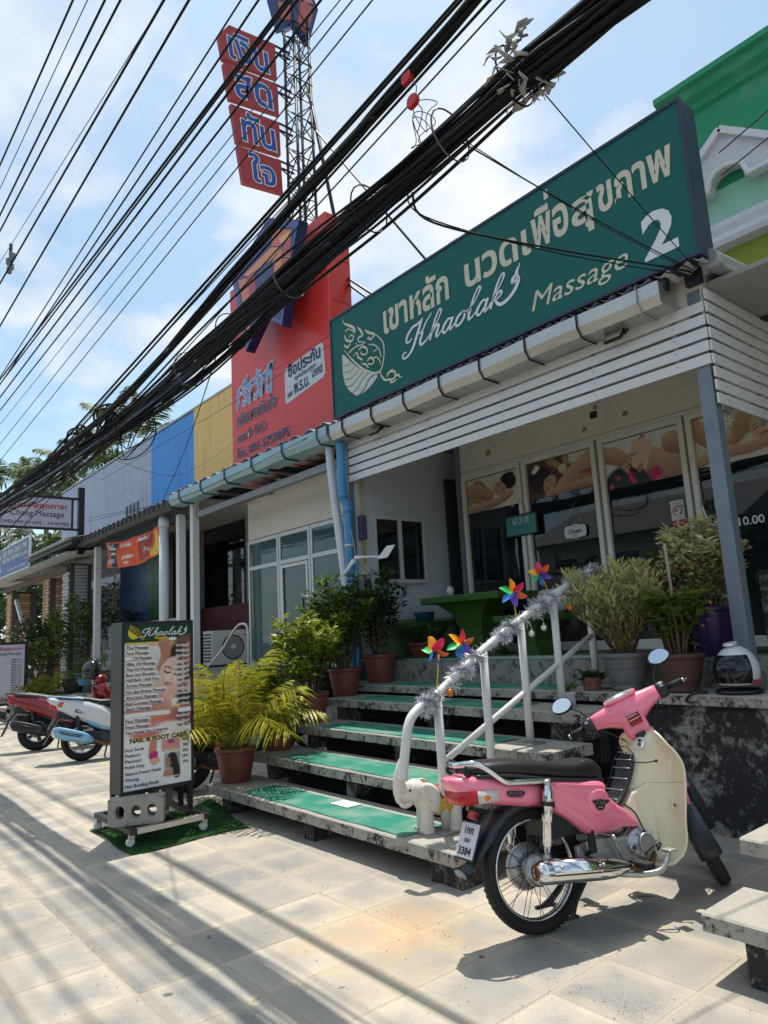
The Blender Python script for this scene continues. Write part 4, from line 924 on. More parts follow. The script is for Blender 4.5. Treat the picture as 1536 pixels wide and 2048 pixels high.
# parapet walls over the roofs --------------------------------------------------------------------
def block_wall(name, col):
    t = NT(name); br = t.n('ShaderNodeTexBrick', offset=.5); br.inputs['Scale'].default_value = 1; br.inputs['Brick Width'].default_value = 2.4; br.inputs['Row Height'].default_value = .42; br.inputs['Mortar Size'].default_value = .006
    mp_ = t.n('ShaderNodeMapping'); mp_.inputs['Rotation'].default_value = (R_(90), 0, 0); t.l(t.pos(), mp_.inputs[0]); t.l(mp_.outputs[0], br.inputs['Vector'])
    c = t.mix(t.noise(1.2, 5), tuple(x*.9 for x in col), tuple(min(1, x*1.08) for x in col)); c = t.mix(t.math('MULTIPLY', br.outputs['Fac'], .35), c, tuple(x*.45 for x in col))
    st_ = t.n('ShaderNodeTexNoise'); st_.inputs['Scale'].default_value = 1; mm = t.n('ShaderNodeMapping'); mm.inputs['Scale'].default_value = (7, 7, .5); t.l(t.pos(), mm.inputs[0]); t.l(mm.outputs[0], st_.inputs['Vector'])
    c = t.mix(t.math('MULTIPLY', t.ramp(st_.outputs['Fac'], .58, .72), .28), c, (.1, .09, .08))
    t.set(**{'Base Color': c, 'Roughness': .8}); MATS[name] = t.m; return t.m
def arch_wall(x0, x1, z0, z1, ax0, ax1, rise, mat, par, y0=6.4, y1=6.6, name='parapet_wall'):
    pts = [(x0, z1), (x0, z0)]
    if ax0 is not None:
        pts += [(ax0, z0)]+[(ax0+(ax1-ax0)*t, z0+rise*math.sin(math.pi*t)**.6) for t in np.linspace(.06, .94, 12)]+[(ax1, z0)]
    pts += [(x1, z0), (x1, z1)]
    b = MB(); b.prism([(p[0], p[1]) for p in pts], -(y1-y0), frame((0, y0, 0), EX, EZ)); return b.build(name, mat, par)
pw = thing('parapet_wall', (-17, 6.5, 4), 'tall parapet painted yellow, blue and grey above the row of shop roofs', 'wall')
arch_wall(-13.86, -11.0, 4.3, 6.50, -13.0, -11.3, .55, block_wall('yellow blockwork', srgb(246, 208, 134)), pw, name='yellow_wall')
arch_wall(-16.26, -13.862, 4.3, 6.46, -15.9, -14.0, .50, block_wall('blue blockwork', srgb(88, 164, 238)), pw, name='blue_wall')
arch_wall(-23.7, -16.262, 3.4, 6.46, None, None, 0, block_wall('grey blockwork', srgb(184, 192, 212)), pw, name='grey_wall')
part('coping', m_greyw, pw, (-23.72, -11.0, 6.38, 6.62, 6.505, 6.54)); 
for x in (-17.2, -17.45, -17.7, -17.95): part('vent_grille', m_dark, pw, (x, x+.16, 6.393, 6.399, 4.55, 5.05))
part('wall_stub', m_greyw, pw, (-23.7, -23.4, 6.61, 9.5, 3.4, 6.4))

# ------------------------------------------------------------------ third unit: banner, map window, white brick wall
u3 = thing('massage_shop', (-14.3, 6.3, 0), 'far massage shop with orange banner, map window and white brick wall', 'shop')
part('floor_plinth', m_rough, u3, (-18.6, -11.52, 5.4, 10, 0, .9))
part('back_wall', M('mid grey plaster', (.30, .31, .32), .8), u3, (-18.4, -11.5, 6.9, 7.0, .9, 4.0))  # plain mid grey plaster over the whole wall
part('ceiling', m_ceil, u3, (-18.4, -11.5, 5.2, 7.0, 3.98, 4.02))
part('map_window_frame', m_black, u3, (-17.75, -14.55, 6.20, 6.25, 1.98, 3.75))
part('map_window', None or M('blue map print', srgb(16, 62, 116), .3, 0, .15, .8), u3, (-17.65, -15.7, 6.188, 6.199, 2.05, 3.68))
part('map_land', M('green map print', srgb(24, 74, 34), .35, 0, .3, 3), u3, (-15.7, -14.65, 6.187, 6.199, 2.05, 3.68))
b = MB(); rr = random.Random(4); pts = [(-15.9+.14*math.sin(i*1.7)+.1*rr.random(), 2.05+1.63*i/14) for i in range(15)]
b.prism([(-15.6, 2.05)]+pts+[(-15.6, 3.68)], .002, frame((0, 6.1865, 0), EX, EZ)); b.build('map_coast', MATS['green map print'], u3)
b = MB()
for i in range(26):
    x, z = -16.25+.06*rr.random(), 2.15+i*.057; L = .1+.28*rr.random(); b.box(x, x+L, 6.183, 6.1845, z, z+.016)
b.build('map_text', m_black, u3)['kind'] = 'stuff'
# white brick low wall, bricks one by one
lw = part('brick_wall', M('pale mortar', (.40, .40, .40), .9), u3, (-17.3, -13.0, 5.62, 5.80, .05, 1.97))
bm_ = M('white painted brick', (.62, .62, .63), .7, 0, .08, 5, grime=.15, grimecol=(.3, .3, .28))
me = MB().box(-.135, .135, -.012, .012, -.055, .055).mesh('brick'); me.materials.append(bm_)
for r_ in range(15):
    for c_ in range(15):
        x = -17.15+c_*.29+(.145 if r_ % 2 else 0)
        if x > -13.12: continue
        o = bpy.data.objects.new('brick', me); COL.objects.link(o); o.parent = lw; o.matrix_parent_inverse = wm(lw).inverted(); o.location = (x, 5.612+random.uniform(-.003, .003), .14+r_*.125)
part('window', m_glassd, u3, (-14.4, -12.6, 6.86, 6.90, 2.2, 3.9)); part('maroon_wall', M('maroon brick paint', (.10, .012, .022), .6, 0, .3, 4), u3, (-14.5, -11.55, 6.78, 6.86, .9, 2.2))
for x, m_, w in ((-16.62, m_white, .13), (-12.05, m_white, .13)): part('post', m_, u3, (x, x+w, 5.2, 5.33, 0, 3.78), bevel=.004)
part('beam', steel('dark purlin', (.13, .14, .15), .5, .5, .2), u3, (-16.7, -11.6, 5.34, 5.44, 3.72, 3.86))
MB().tube([(-12.5, 5.16, 3.85), (-12.5, 5.16, .4)], .085, 14).build('downpipe', m_pvc, u3); MB().tube([(-12.5, 5.16, 3.62), (-12.5, 5.16, 3.78)], .10, 14).build('pipe_socket', m_pvc, u3)
g3 = gutter(-17.1, -11.8, M('weathered dark gutter', (.075, .078, .08), .6, .2, .35, 5), [(y, z-.03) for y, z in gp], 'gutter', u3)
for i in range(22):
    x = -17.0+i*.235; b = MB(); b.box(x, x+.05, 4.955, 4.968, 3.9, 4.02); b.build('gutter_bracket', m_dark, g3)
corrugated(-17.1, -11.8, 5.05, 4.06, 6.45, 4.2, u3, M('old dark roof', (.10, .10, .10), .8), p=.3, a=.03)
# banner
b = MB(); nx, ny = 40, 12; smp = []
for j in range(ny+1):
    for i in range(nx+1):
        u, v = i/nx, j/ny; smp.append((-15.6+3.03*u, 5.15+.03*math.sin(u*13+v*4)+.015*math.sin(u*31), 3.20+.08*v*0+(.54)*v-.10*math.sin(math.pi*u)*(1-.3*v)-.04*u+.012*math.sin(u*25+v*9)))
p = Paint(140, 28, 3.03, .54, srgb(232, 92, 36))
p.rect(.25, .72, .02, .5, srgb(40, 44, 70)); p.rect(1.9, 2.5, .05, .5, srgb(170, 60, 30)); p.ell(2.72, .3, .12, .2, srgb(240, 200, 60)); p.ell(2.72, .12, .2, .1, srgb(240, 200, 60))
for x, y, w in ((.3, .38, .36), (.32, .28, .3), (1.05, .42, .35), (1.05, .2, .45), (1.05, .08, .3), (1.9, .44, .4)): p.rect(x, x+w, y, y+.035, (.8, .75, .6))
p.grain(.03)
bn = thing('banner', (-14.1, 5.15, 3.2), 'sagging orange promotion banner tied between white posts', 'banner')
me = bpy.data.meshes.new('cloth'); n2x, n2y = 140, 28; co = []; 
for j in range(n2y):
    for i in range(n2x):
        u, v = i/(n2x-1), j/(n2y-1); co.append((-15.6+3.03*u, 5.15+.03*math.sin(u*13+v*4)+.012*math.sin(u*37+v*3), 3.20+.54*v-.10*math.sin(math.pi*u)*(1-.2*v)-.05*u))
ix = (np.arange(n2y-1)[:, None]*n2x+np.arange(n2x-1)[None, :]).ravel(); me.from_pydata(co, [], np.stack([ix, ix+1, ix+1+n2x, ix+n2x], 1).tolist())
at = me.color_attributes.new('Col', 'FLOAT_COLOR', 'POINT'); cc = np.ones((n2x*n2y, 4), np.float32); cc[:, :3] = p.c.reshape(-1, 3); at.data.foreach_set('color', cc.ravel()); me.polygons.foreach_set('use_smooth', [True]*len(me.polygons))
obj('cloth', me, paint_mat('banner cloth', .6), bn)
for s_t, x_t, z_t, w_t in (('0.49%', -15.33, 3.23, .42), ('เริ่มต้น', -15.30, 3.56, .35), ('ผ่อน 60 เดือน', -14.55, 3.50, .6), ('ฟรี ค่าโอน', -14.5, 3.24, .55), ('ปรับเป็น 2', -13.6, 3.50, .6), ('ล้าน', -13.3, 3.26, .35)): lettering(s_t, (x_t, 5.10, z_t), Vector((1, 0, -.03)), EZ, w=w_t, h=.10, mat=m_letw, parent=bn, bold=.01, lift=.02)
b = MB()
for x, z in ((-15.6, 3.72), (-15.6, 3.2), (-12.57, 3.68), (-12.57, 3.16)): b.tube([(x, 5.15, z), (x+(-.95 if x < -14 else .05), 5.2, z+.06)], .006, 5)
b.build('cord', m_dark, bn)

# ------------------------------------------------------------------ further units on the left
u4 = thing('brick_shop', (-21, 5.5, 0), 'open-fronted shop with tan brick pillars under low corrugated roof', 'shop')
m_bt = M('tan brick', srgb(188, 150, 110), .8, 0, .22, 4); m_bt2 = M('light brick', srgb(214, 186, 150), .8, 0, .15, 4); m_mort = M('mortar', (.12, .11, .10), .9)
def brick_pillar(x, w, zt, mats, name='pillar'):
    c = part(name, m_mort, u4, (x+.01, x+w-.01, 5.21, 5.21+w-.02, 0, zt))
    ms = []
    for m_ in mats:
        q = MB().box(-.11, .11, -.02, .02, -.034, .034).mesh('brick'); q.materials.append(m_); ms.append(q)
    for r_ in range(int(zt/.085)):
        for k in range(3):
            fx = x+.11+k*(w-.22)/2+(.05 if r_ % 2 else -.03)
            fx = min(max(fx, x+.10), x+w-.10)
            if k == 1: fx = x+w/2+(.04 if r_ % 2 else -.04)
            o = bpy.data.objects.new('brick', ms[(r_*3+k*5) % len(ms)]); COL.objects.link(o); o.parent = c; o.matrix_parent_inverse = wm(c).inverted()
            o.location = (fx, 5.205-random.uniform(0, .006)-.002*k, .05+r_*.085); o.scale = (.9, 1, 1)
        if r_ % 1 == 0:
            o = bpy.data.objects.new('brick', ms[r_ % len(ms)]); COL.objects.link(o); o.parent = c; o.matrix_parent_inverse = wm(c).inverted()
            o.location = (x+w-.015, 5.21+w/2, .05+r_*.085); o.rotation_euler = (0, 0, R_(90)); o.scale = (1.4, 1, 1)
brick_pillar(-20.9, .62, 3.42, [m_bt, m_bt2, m_bt]); brick_pillar(-25.2, .7, 3.4, [m_bt, m_bt, m_bt2]); brick_pillar(-19.05, .55, 3.62, [bm_, bm_])
part('back_wall', m_inside, u4, (-27, -18.3, 8.2, 8.3, 0, 3.9)); part('green_shutter', M('green shutter', (.03, .09, .06), .6, 0, .3, 9), u4, (-18.35, -17.0, 6.9, 6.95, .5, 3.6))
part('pink_blind', M('pink striped blind', (.50, .10, .14), .7, 0, .3, 12), u4, (-25.5, -20.8, 7.2, 7.24, 1.2, 2.1)); part('hedge_strip', M('yellow green hedge', (.22, .28, .05), .8, 0, .5, 30), u4, (-25.5, -20.8, 7.1, 7.19, 1.1, 1.35))
part('window_frame', m_alu, u4, (-24.5, -20.95, 5.3, 5.38, 1.02, 1.14)); part('window_post', m_alu, u4, (-21.08, -20.95, 5.3, 5.38, 1.14, 3.2)); part('fascia_beam', M('weathered timber', (.16, .11, .07), .8, 0, .3, 8), u4, (-25.4, -18.5, 5.14, 5.2, 3.40, 3.56))
MB().bar((-24.2, 5.25, 3.1), (-22.3, 5.35, 1.2), .10, .10).build('brace', m_alu, u4)
part('menu_card', M('reddish menu board', (.30, .12, .12), .6, 0, .4, 9), u4, (-23.9, -22.2, 6.0, 6.04, 2.3, 3.0))
corrugated(-27.5, -17.2, 4.75, 3.72, 7.0, 3.95, u4, p=.3, a=.03); corrugated(-21.0, -16.95, 4.70, 4.02, 6.4, 4.30, u4, p=.22, a=.026, name='awning_sheet')
part('awning_frame', m_dark, u4, (-20.8, -16.9, 4.78, 4.86, 3.88, 3.96), (-20.8, -16.9, 5.6, 5.68, 3.98, 4.06), (-16.98, -16.9, 4.86, 6.4, 3.9, 3.98))
# blue company sign
sb = thing('company_sign', (-22.7, 4.8, 3.7), 'blue company sign with white lettering on the low corrugated roof', 'sign')
part('board', m_white, sb, (-24.75, -20.72, 4.78, 4.83, 3.74, 4.66)); part('upper_field', M('slate blue field', srgb(64, 78, 118), .45), sb, (-24.65, -20.85, 4.774, 4.779, 4.14, 4.60)); part('lower_field', M('deep blue field', srgb(30, 70, 150), .45), sb, (-24.65, -20.85, 4.773, 4.779, 3.80, 4.138))
for s_t, x_t, w_t in (('บริษัท', -23.9, .56), ('ซีสตาร์', -23.2, .62), ('อันดามัน', -22.45, .8), ('จำกัด', -21.5, .5)): lettering(s_t, (x_t, 4.772, 4.36), EX, EZ, w=w_t, h=.2, mat=m_letw, parent=sb, bold=.02)
for s_t, x_t, w_t in (('SEASTAR', -23.9, .95), ('ANDAMAN', -22.8, 1.05), ('Co.,Ltd.', -21.65, .72)): lettering(s_t, (x_t, 4.772, 4.17), EX, EZ, w=w_t, h=.14, mat=m_letw, parent=sb, bold=.02)
lettering('Tel. 076-485 199, Fax. 076-485515', (-23.2, 4.772, 3.86), EX, EZ, w=2.2, h=.10, mat=m_letw, parent=sb, bold=.01); lettering('SeeStar', (-24.6, 4.772, 3.95), EX, EZ, w=.55, mat=m_letw, parent=sb, bold=.03)
b = MB(); strokes(b, [[(-24.35, 4.5, .03), (-24.33, 4.35, .07), (-24.42, 4.12, .04)], [(-24.33, 4.32, .05), (-24.24, 4.1, .04)], [(-24.5, 4.36, .03), (-24.32, 4.36, .05), (-24.15, 4.42, .02)]], frame((0, 4.772, 0), EX, EZ), .002); b.build('star_figure', m_letw, sb, fix=False)
# Chang hanging sign
ch = thing('projecting_sign', (-17.3, 4.2, 4.1), 'pale lilac massage sign in a black frame projecting over the pavement', 'sign')
part('board', M('pale lilac board', (.55, .54, .62), .5, 0, .05), ch, (-17.32, -17.26, 2.72, 4.86, 4.30, 4.98))
b = MB(); b.box(-17.33, -17.25, 2.66, 5.1, 4.99, 5.04); b.box(-17.33, -17.25, 2.66, 5.1, 4.25, 4.30); b.box(-17.33, -17.25, 4.87, 4.91, 4.30, 4.99); b.box(-17.33, -17.25, 2.66, 2.71, 4.30, 4.99); b.build('sign_frame', m_black, ch)
part('post', m_black, ch, (-17.36, -17.24, 5.02, 5.16, 3.7, 5.30))
m_mag = M('crimson letters', srgb(190, 40, 60), .5)
words('ช้าง นวดเพื่อสุขภาพ', (-17.256, 3.1, 4.74), EXm, EZ, 1.66, .19, mat=m_mag, parent=ch, bold=.02); words('Chang Massage', (-17.256, 3.55, 4.55), EXm, EZ, 1.15, mat=m_navy, parent=ch); words('OPEN 09.00 AM. - 24.00 PM.', (-17.256, 3.35, 4.36), EXm, EZ, 1.48, .07, mat=m_navy, parent=ch)
b = MB(); blob(b, [(2.75, 4.55), (2.95, 4.72), (3.1, 4.6), (3.0, 4.42), (2.8, 4.4)], frame((-17.258, 0, 0), EXm, EZ), .001); b.build('photo_patch', M('skin tone print', (.45, .27, .2), .5, 0, .3, 8), ch, fix=False)
# Chang price board on the pavement
cb = thing('price_board', (-17.4, 3.5, .25), 'pale lilac massage price board standing on blocks by the red scooter', 'board')
part('panel', M('pale lilac panel', (.56, .55, .63), .5, 0, .04), cb, (-17.45, -17.38, 2.95, 3.98, .42, 1.66)); part('board_frame', m_black, cb, (-17.47, -17.40, 2.9, 4.06, .36, .42), (-17.47, -17.40, 2.9, 4.06, 1.66, 1.72), (-17.47, -17.40, 3.98, 4.06, .42, 1.66), (-17.47, -17.40, 2.9, 2.95, .42, 1.66))
words('ช้าง นวดเพื่อสุขภาพ', (-17.377, 3.02, 1.54), EXm, EZ, .92, .10, mat=m_mag, parent=cb, bold=.02); words('Chang Massage', (-17.377, 3.40, 1.44), EXm, EZ, .5, mat=m_navy, parent=cb)
for i in range(15):
    lettering('Massage' if i % 3 else 'Thai Massage', (-17.377, 3.05, 1.32-i*.055), EXm, EZ, h=.03, mat=m_black, parent=cb, bold=.03, name='menu_line'); lettering('300 B / 1 hr', (-17.377, 3.72, 1.32-i*.055), EXm, EZ, h=.03, w=.2, mat=m_black, parent=cb, bold=.03, name='price_line')
p = Paint(60, 16, .95, .16, (.5, .48, .55))
for k in range(9): p.ell(.08+.1*k, .05, .05, .06, (.35, .2, .14) if k % 2 else (.08, .07, .07), 0, .3)
p.obj('photo_strip', (-17.376, 2.98, .44), EXm, EZ, cb)
for y in (3.1, 3.7): part('foot', m_slab, cb, (-17.6, -17.25, y, y+.2, 0, .36))
# steps and planters of the third unit
s3 = thing('concrete_steps', (-15, 4.6, 0), 'low grey concrete steps in front of the white brick wall', 'stairs')
for i in range(4): part('tread', m_slab, s3, (-16.2, -12.2, 3.95+.36*i, 4.4+.36*i, .16+.2*i-.07, .16+.2*i)); part('riser', m_riser, s3, (-16.1, -12.3, 4.05+.36*i, 4.4+.36*i, 0, .09+.2*i))
s4 = thing('concrete_platform', (-18, 3.9, 0), 'long grey concrete step slab running behind the red scooter', 'platform')
part('tread', m_slab, s4, (-27, -16.3, 3.7, 4.6, .20, .28)); part('riser', m_riser, s4, (-27, -16.4, 3.85, 5.2, 0, .20)); part('tread', m_slab, s4, (-27, -16.3, 4.55, 5.3, .42, .50)); part('riser', m_riser, s4, (-27, -16.4, 4.65, 5.3, .2, .42))
# outdoor condenser unit beside the loan office
ac = thing('air_conditioner', (-11.1, 5.9, 1.05), 'white outdoor air conditioner with round fan grille beside the office door', 'air conditioner')
part('casing', M('ivory enamel', (.62, .62, .58), .4, 0, .04, 3), ac, (-11.52, -11.18, 5.45, 6.25, 1.08, 1.66), bevel=.012)
mm = frame((-11.179, 5.85, 1.37), EXm, EZ)
MB().torus(.20, .012, mm, 28, 6).build('fan_ring', m_dark, ac); MB().lathe([(.19, .001), (.19, .003)], 28, mm).build('fan_well', M('fan well grey', (.26, .27, .27), .6), ac)  # flat disc in one grey under the grille rings
for r_ in (.16, .12, .08): MB().torus(r_, .004, mm, 28, 5).build('grille_ring', M('grille wire', (.4, .4, .39), .5), ac)
MB().lathe([(.05, .004), (.05, .012), (.02, .016)], 16, mm).build('fan_hub', MATS['ivory enamel'], ac)
for j in range(9):
    b = MB()
    for i in range(4): b.box(-11.50+.08*i, -11.44+.08*i, 5.444, 5.449, 1.14+.055*j, 1.17+.055*j)
    b.build('louvre', m_black, ac)
lettering('MITSUBISHI', (-11.178, 6.02, 1.56), EXm, EZ, w=.18, mat=m_black, parent=ac)
for x in (-11.5, -11.25): part('foot', m_dark, ac, (x, x+.06, 5.5, 6.2, 1.05, 1.081))
MB().tube(cat([(-10.75, 4.9, .86), (-9.85, 4.9, 1.27), (-9.33, 4.9, 1.62), (-9.08, 4.9, 1.70), (-8.92, 4.9, 1.60), (-8.92, 4.9, 1.05), (-8.95, 4.95, .6)], 8), .019, 10).build('grab_rail', m_galv)
tag(bpy.data.objects['grab_rail'], 'bent galvanised grab rail in front of the air conditioner', 'rail')

# ------------------------------------------------------------------ green building behind on the right
gb = thing('green_building', (0, 8.6, 0), 'tall green painted building with white moulded window canopy behind the sign', 'building')
m_gp = M('emerald plaster', srgb(38, 150, 104), .7, 0, .12, 1.2, grime=.25, grimecol=(.25, .45, .36), gscale=2.5); m_olive = M('olive plaster', srgb(138, 150, 52), .75, 0, .1, 1.5); m_mould_w = M('white stucco', (.62, .63, .64), .85, 0, .15, 20, bump=.9, bscale=60)
part('wall', m_gp, gb, (-3.62, 14, 8.0, 20, 5.95, 7.62)); part('lower_wall', m_olive, gb, (-3.62, 14, 8.06, 20, 0, 5.62)); part('olive_band', M('dark olive band', srgb(112, 126, 44), .75), gb, (-3.62, 14, 8.04, 8.07, 5.08, 5.22))
part('pale_wall', M('washed green plaster', srgb(150, 200, 176), .75, 0, .25, 2.5), gb, (-3.6, 14, 7.985, 7.999, 5.96, 6.35))
b = MB(); cpz = [(8.0, 7.45), (7.95, 7.48), (7.93, 7.54), (7.86, 7.60), (7.84, 7.70), (7.78, 7.73), (7.78, 7.80), (8.1, 7.80), (8.1, 7.45)]
b.loft([[(x, y, z) for y, z in cpz] for x in (-3.62, 14)], True, False); b.build('cornice', m_gp, gb)
b = MB(); b.loft([[(x, y, z) for y, z in ((8.06, 5.62), (7.92, 5.64), (7.90, 5.70), (7.94, 5.78), (7.92, 5.86), (7.97, 5.955), (8.06, 5.955))] for x in (-3.62, 14)], True, False); b.build('ledge_moulding', m_mould_w, gb)
cn = [(-3.72, 6.28), (-2.913, 6.93), (-2.10, 6.28), (-2.70, 6.28), (-2.735, 6.428), (-2.82, 6.48), (-2.93, 6.50), (-3.03, 6.48), (-3.10, 6.42), (-3.14, 6.28)]
b = MB(); b.prism(cn, .16, frame((0, 8.0, 0), EX, EZ)); cno = b.build('window_canopy', m_mould_w, gb)
m_trim = M('white moulding paint', (.70, .71, .72), .6, 0, .06, 4, grime=.25, grimecol=(.15, .15, .14), gscale=7)
for a_, c_ in (((-3.76, 6.28), (-2.913, 6.955)), ((-2.913, 6.955), (-2.06, 6.28))): MB().bar((a_[0], 7.90, a_[1]), (c_[0], 7.90, c_[1]), .24, .075).build('canopy_edge', m_trim, cno)
MB().tube([(x, 7.82, z) for x, z in ((-3.15, 6.26), (-3.14, 6.31), (-3.10, 6.42), (-3.03, 6.48), (-2.93, 6.50), (-2.82, 6.48), (-2.735, 6.428), (-2.70, 6.31), (-2.70, 6.26))], .030, 8).build('arch_moulding', m_trim, cno)
MB().bar((-2.70, 7.82, 6.28), (-2.08, 7.82, 6.28), .06, .05).build('canopy_sill', m_trim, cno)
# coconut palms and dark trees far left are in the planting part
# ------------------------------------------------------------------ pink motorcycle
def paint_mat_gloss(name, col, rough=.25, coat=.9): return M(name, col, rough, 0, .04, 3, coat=coat)
m_pink = paint_mat_gloss('candy pink plastic', srgb(255, 134, 160), .25, .8)
m_iv = M('ivory plastic', srgb(236, 226, 196), .34, 0, .04, 4, coat=.35, grime=.08, grimecol=(.5, .45, .35), gscale=8)
m_seat = M('black vinyl seat', (.012, .012, .014), .42, 0, .3, 20, bump=.15, bscale=220)
m_rub = M('black rubber', (.010, .010, .011), .7, 0, .3, 30, bump=.25, bscale=90)
m_chr = M('chrome', (.72, .73, .75), .10, 1., .03, 3)
m_cast = M('cast aluminium', (.46, .47, .48), .38, .75, .08, 8)
m_blk = M('black plastic', (.018, .019, .022), .38, 0, .2, 12)
m_dblue = M('dark blue black plastic', (.022, .030, .042), .38, 0, .2, 8)
m_rust = M('rusty exhaust', (.22, .10, .05), .6, .5, .4, 14)
m_redl = M('red lens', (.50, .008, .015), .12, 0, .15, 30); m_clr = M('clear lens', (.62, .58, .55), .1, 0, .25, 25); m_amb = M('amber bulb', (.75, .25, .03), .2)
m_mir = M('mirror glass', (.85, .88, .9), .02, 1., 0)
RYZ = Matrix.Rotation(R_(90), 4, 'X')             # local z -> -y axis of the wheel
def wheel(par, c, R=.286, tilt=None, hub=.075, nsp=28, tw_=.036, tr=.030):
    m = Matrix.Translation(c) @ RYZ
    if tilt is not None: m = tilt @ m
    w = MB(); w.torus(R-tr, tr, m, 64, 14, tw_)
    wo_ = w.build('wheel', m_rub, par, world=False)
    tb = MB()
    for i in range(60):
        a = 2*math.pi*i/60
        for sgn in (-1, 1):
            q = m @ Matrix.Rotation(a, 4, 'Z') @ Matrix.Translation((R-.010, 0, sgn*.018)) @ Matrix.Rotation(sgn*.5, 4, 'X')
            tb.box(-.008, .0042, -.0065, .0065, -.012, .012, q)
    tb.build('tread_block', m_rub, wo_, world=False)['kind'] = 'stuff'
    MB().torus(R-2*tr-.003, .010, m, 56, 10, tw_*.6).build('rim', m_chr, wo_, world=False)
    sp = MB().tube([(.045, 0, .026), (R-2*tr-.006, .05, .0)], .0018, 5).mesh('spoke'); sp.materials.append(M('dark spoke wire', (.09, .09, .09), .3, .9, 0))
    for i in range(nsp):
        o = bpy.data.objects.new('spoke', sp); COL.objects.link(o); o.parent = wo_
        o.matrix_basis = m @ Matrix.Rotation(2*math.pi*(i//2)/(nsp/2)+(.11 if i % 2 else 0), 4, 'Z') @ Matrix.Scale(1 if i % 2 else -1, 4, (0, 1, 0)) @ Matrix.Scale(1 if (i//2) % 2 else -1, 4, (0, 0, 1))
    b = MB(); b.lathe([(.012, -.075), (.03, -.072), (hub*.62, -.05), (hub*.7, -.045), (hub, -.04), (hub, -.028), (.045, -.024), (.045, .024), (hub, .028), (hub, .045), (.05, .055), (.02, .07)], 30, m); b.build('hub', m_cast, wo_, world=False)
    b = MB()
    for i in range(12):
        a = 2*math.pi*i/12; b.lathe([(.006, .0455), (.006, .0475)], 8, m @ Matrix.Translation((hub*.86*math.cos(a), hub*.86*math.sin(a), 0)))
    b.build('hub_hole', m_black, wo_, world=False)['kind'] = 'stuff'
    return wo_
def bulge(b, outline, ye, yo, sgn, c=None, steps=((1, 0), (.985, .35), (.95, .62), (.88, .8), (.7, .93), (.45, 1), (.2, 1))):
    P = np.array([q[:2] for q in cat([(*q, 0) for q in outline], 4, True)]); c = np.array(c) if c is not None else P.mean(0); rings = []
    for k, t in steps: rings.append([(c[0]+(p[0]-c[0])*k, sgn*(ye+(yo-ye)*t), c[1]+(p[1]-c[1])*k) for p in P])
    idx = [b.addv(r) for r in rings]; n = len(P)
    for a, d in zip(idx, idx[1:]):
        for j in range(n): b.addf((a+j, a+(j+1) % n, d+(j+1) % n, d+j), True)
    b.addf([idx[-1]+j for j in range(n)], True)
    i0 = b.addv([(p[0], sgn*(ye-.012), p[1]) for p in P])
    for j in range(n): b.addf((idx[0]+j, i0+j, i0+(j+1) % n, idx[0]+(j+1) % n), False)
def ssec(x, zc, hw, hh, n=20, e=2.6, zlo=None):
    out = []
    for j in range(n):
        a = 2*math.pi*j/n; c, s = math.cos(a), math.sin(a)
        out.append((x, hw*math.copysign(abs(c)**(2/e), c), zc+hh*math.copysign(abs(s)**(2/e), s)))
    return out
TH, LEAN = 1.298, .096
hB = Vector((math.cos(TH), math.sin(TH), 0)); lB = Vector((-math.sin(TH), math.cos(TH), 0)); uB = Vector((0, 0, math.cos(LEAN)))+lB*math.sin(LEAN); LB = lB*math.cos(LEAN)-Vector((0, 0, math.sin(LEAN)))
bk = thing('motorcycle', (-2.382, 2.849, 0), 'pink and ivory step-through motorcycle leaning on its stand beside the stairs', 'motorcycle')
bk.matrix_basis = Matrix.Translation((-2.382, 2.849, 0)) @ Matrix((hB, LB, uB)).transposed().to_4x4()
def bp(name, mb, mat, par=None, **kw): return mb.build(name, mat, par or bk, world=False, **kw)
wheel(bk, (0, 0, .286))
# brake / chain covers
b = MB(); b.lathe([(.02, -.02), (.105, -.015), (.11, .0), (.10, .02), (.05, .03)], 28, Matrix.Translation((-.01, .055, .288)) @ RYZ); bp('brake_drum', b, m_cast)
b = MB(); b.bar((-.03, .10, .30), (.42, .09, .29), .03, .10); bp('chain_case', b, m_blk, bevel=.01)
for s in (-1, 1):
    b = MB(); b.bar((-.02, s*.105, .290), (.42, s*.10, .315), .022, .045); bp('swing_arm', b, m_blk, bevel=.006)
    y = s*.155
    sk = MB(); sk.lathe([(.014, 0), (.017, .05), (.023, .06), (.023, .155), (.026, .157), (.026, .29), (.02, .31), (.012, .325)], 18, frame((-.018, y, .355), (0, 1, 0), Vector((.178, 0, .984)).cross(Vector((0, 1, 0)))) if False else Matrix.Translation((-.018, y, .36)) @ Matrix.Rotation(R_(10.4), 4, 'Y'))
    o = bp('shock_absorber', sk, m_chr)
    b = MB(); b.lathe([(.0275, .225), (.0275, .245)], 16, Matrix.Translation((-.018, y, .36)) @ Matrix.Rotation(R_(10.4), 4, 'Y')); b.bar((.03, y, .585), (.065, y-.012*s, .58), .02, .03); bp('strap', b, m_black, o)
    b = MB(); b.sphere((-.02, y, .36), .022, 12, 8, (1, .8, 1)); b.sphere((.04, y, .682), .020, 12, 8, (1, .9, 1)); bp('shock_bolt', b, m_cast, o)
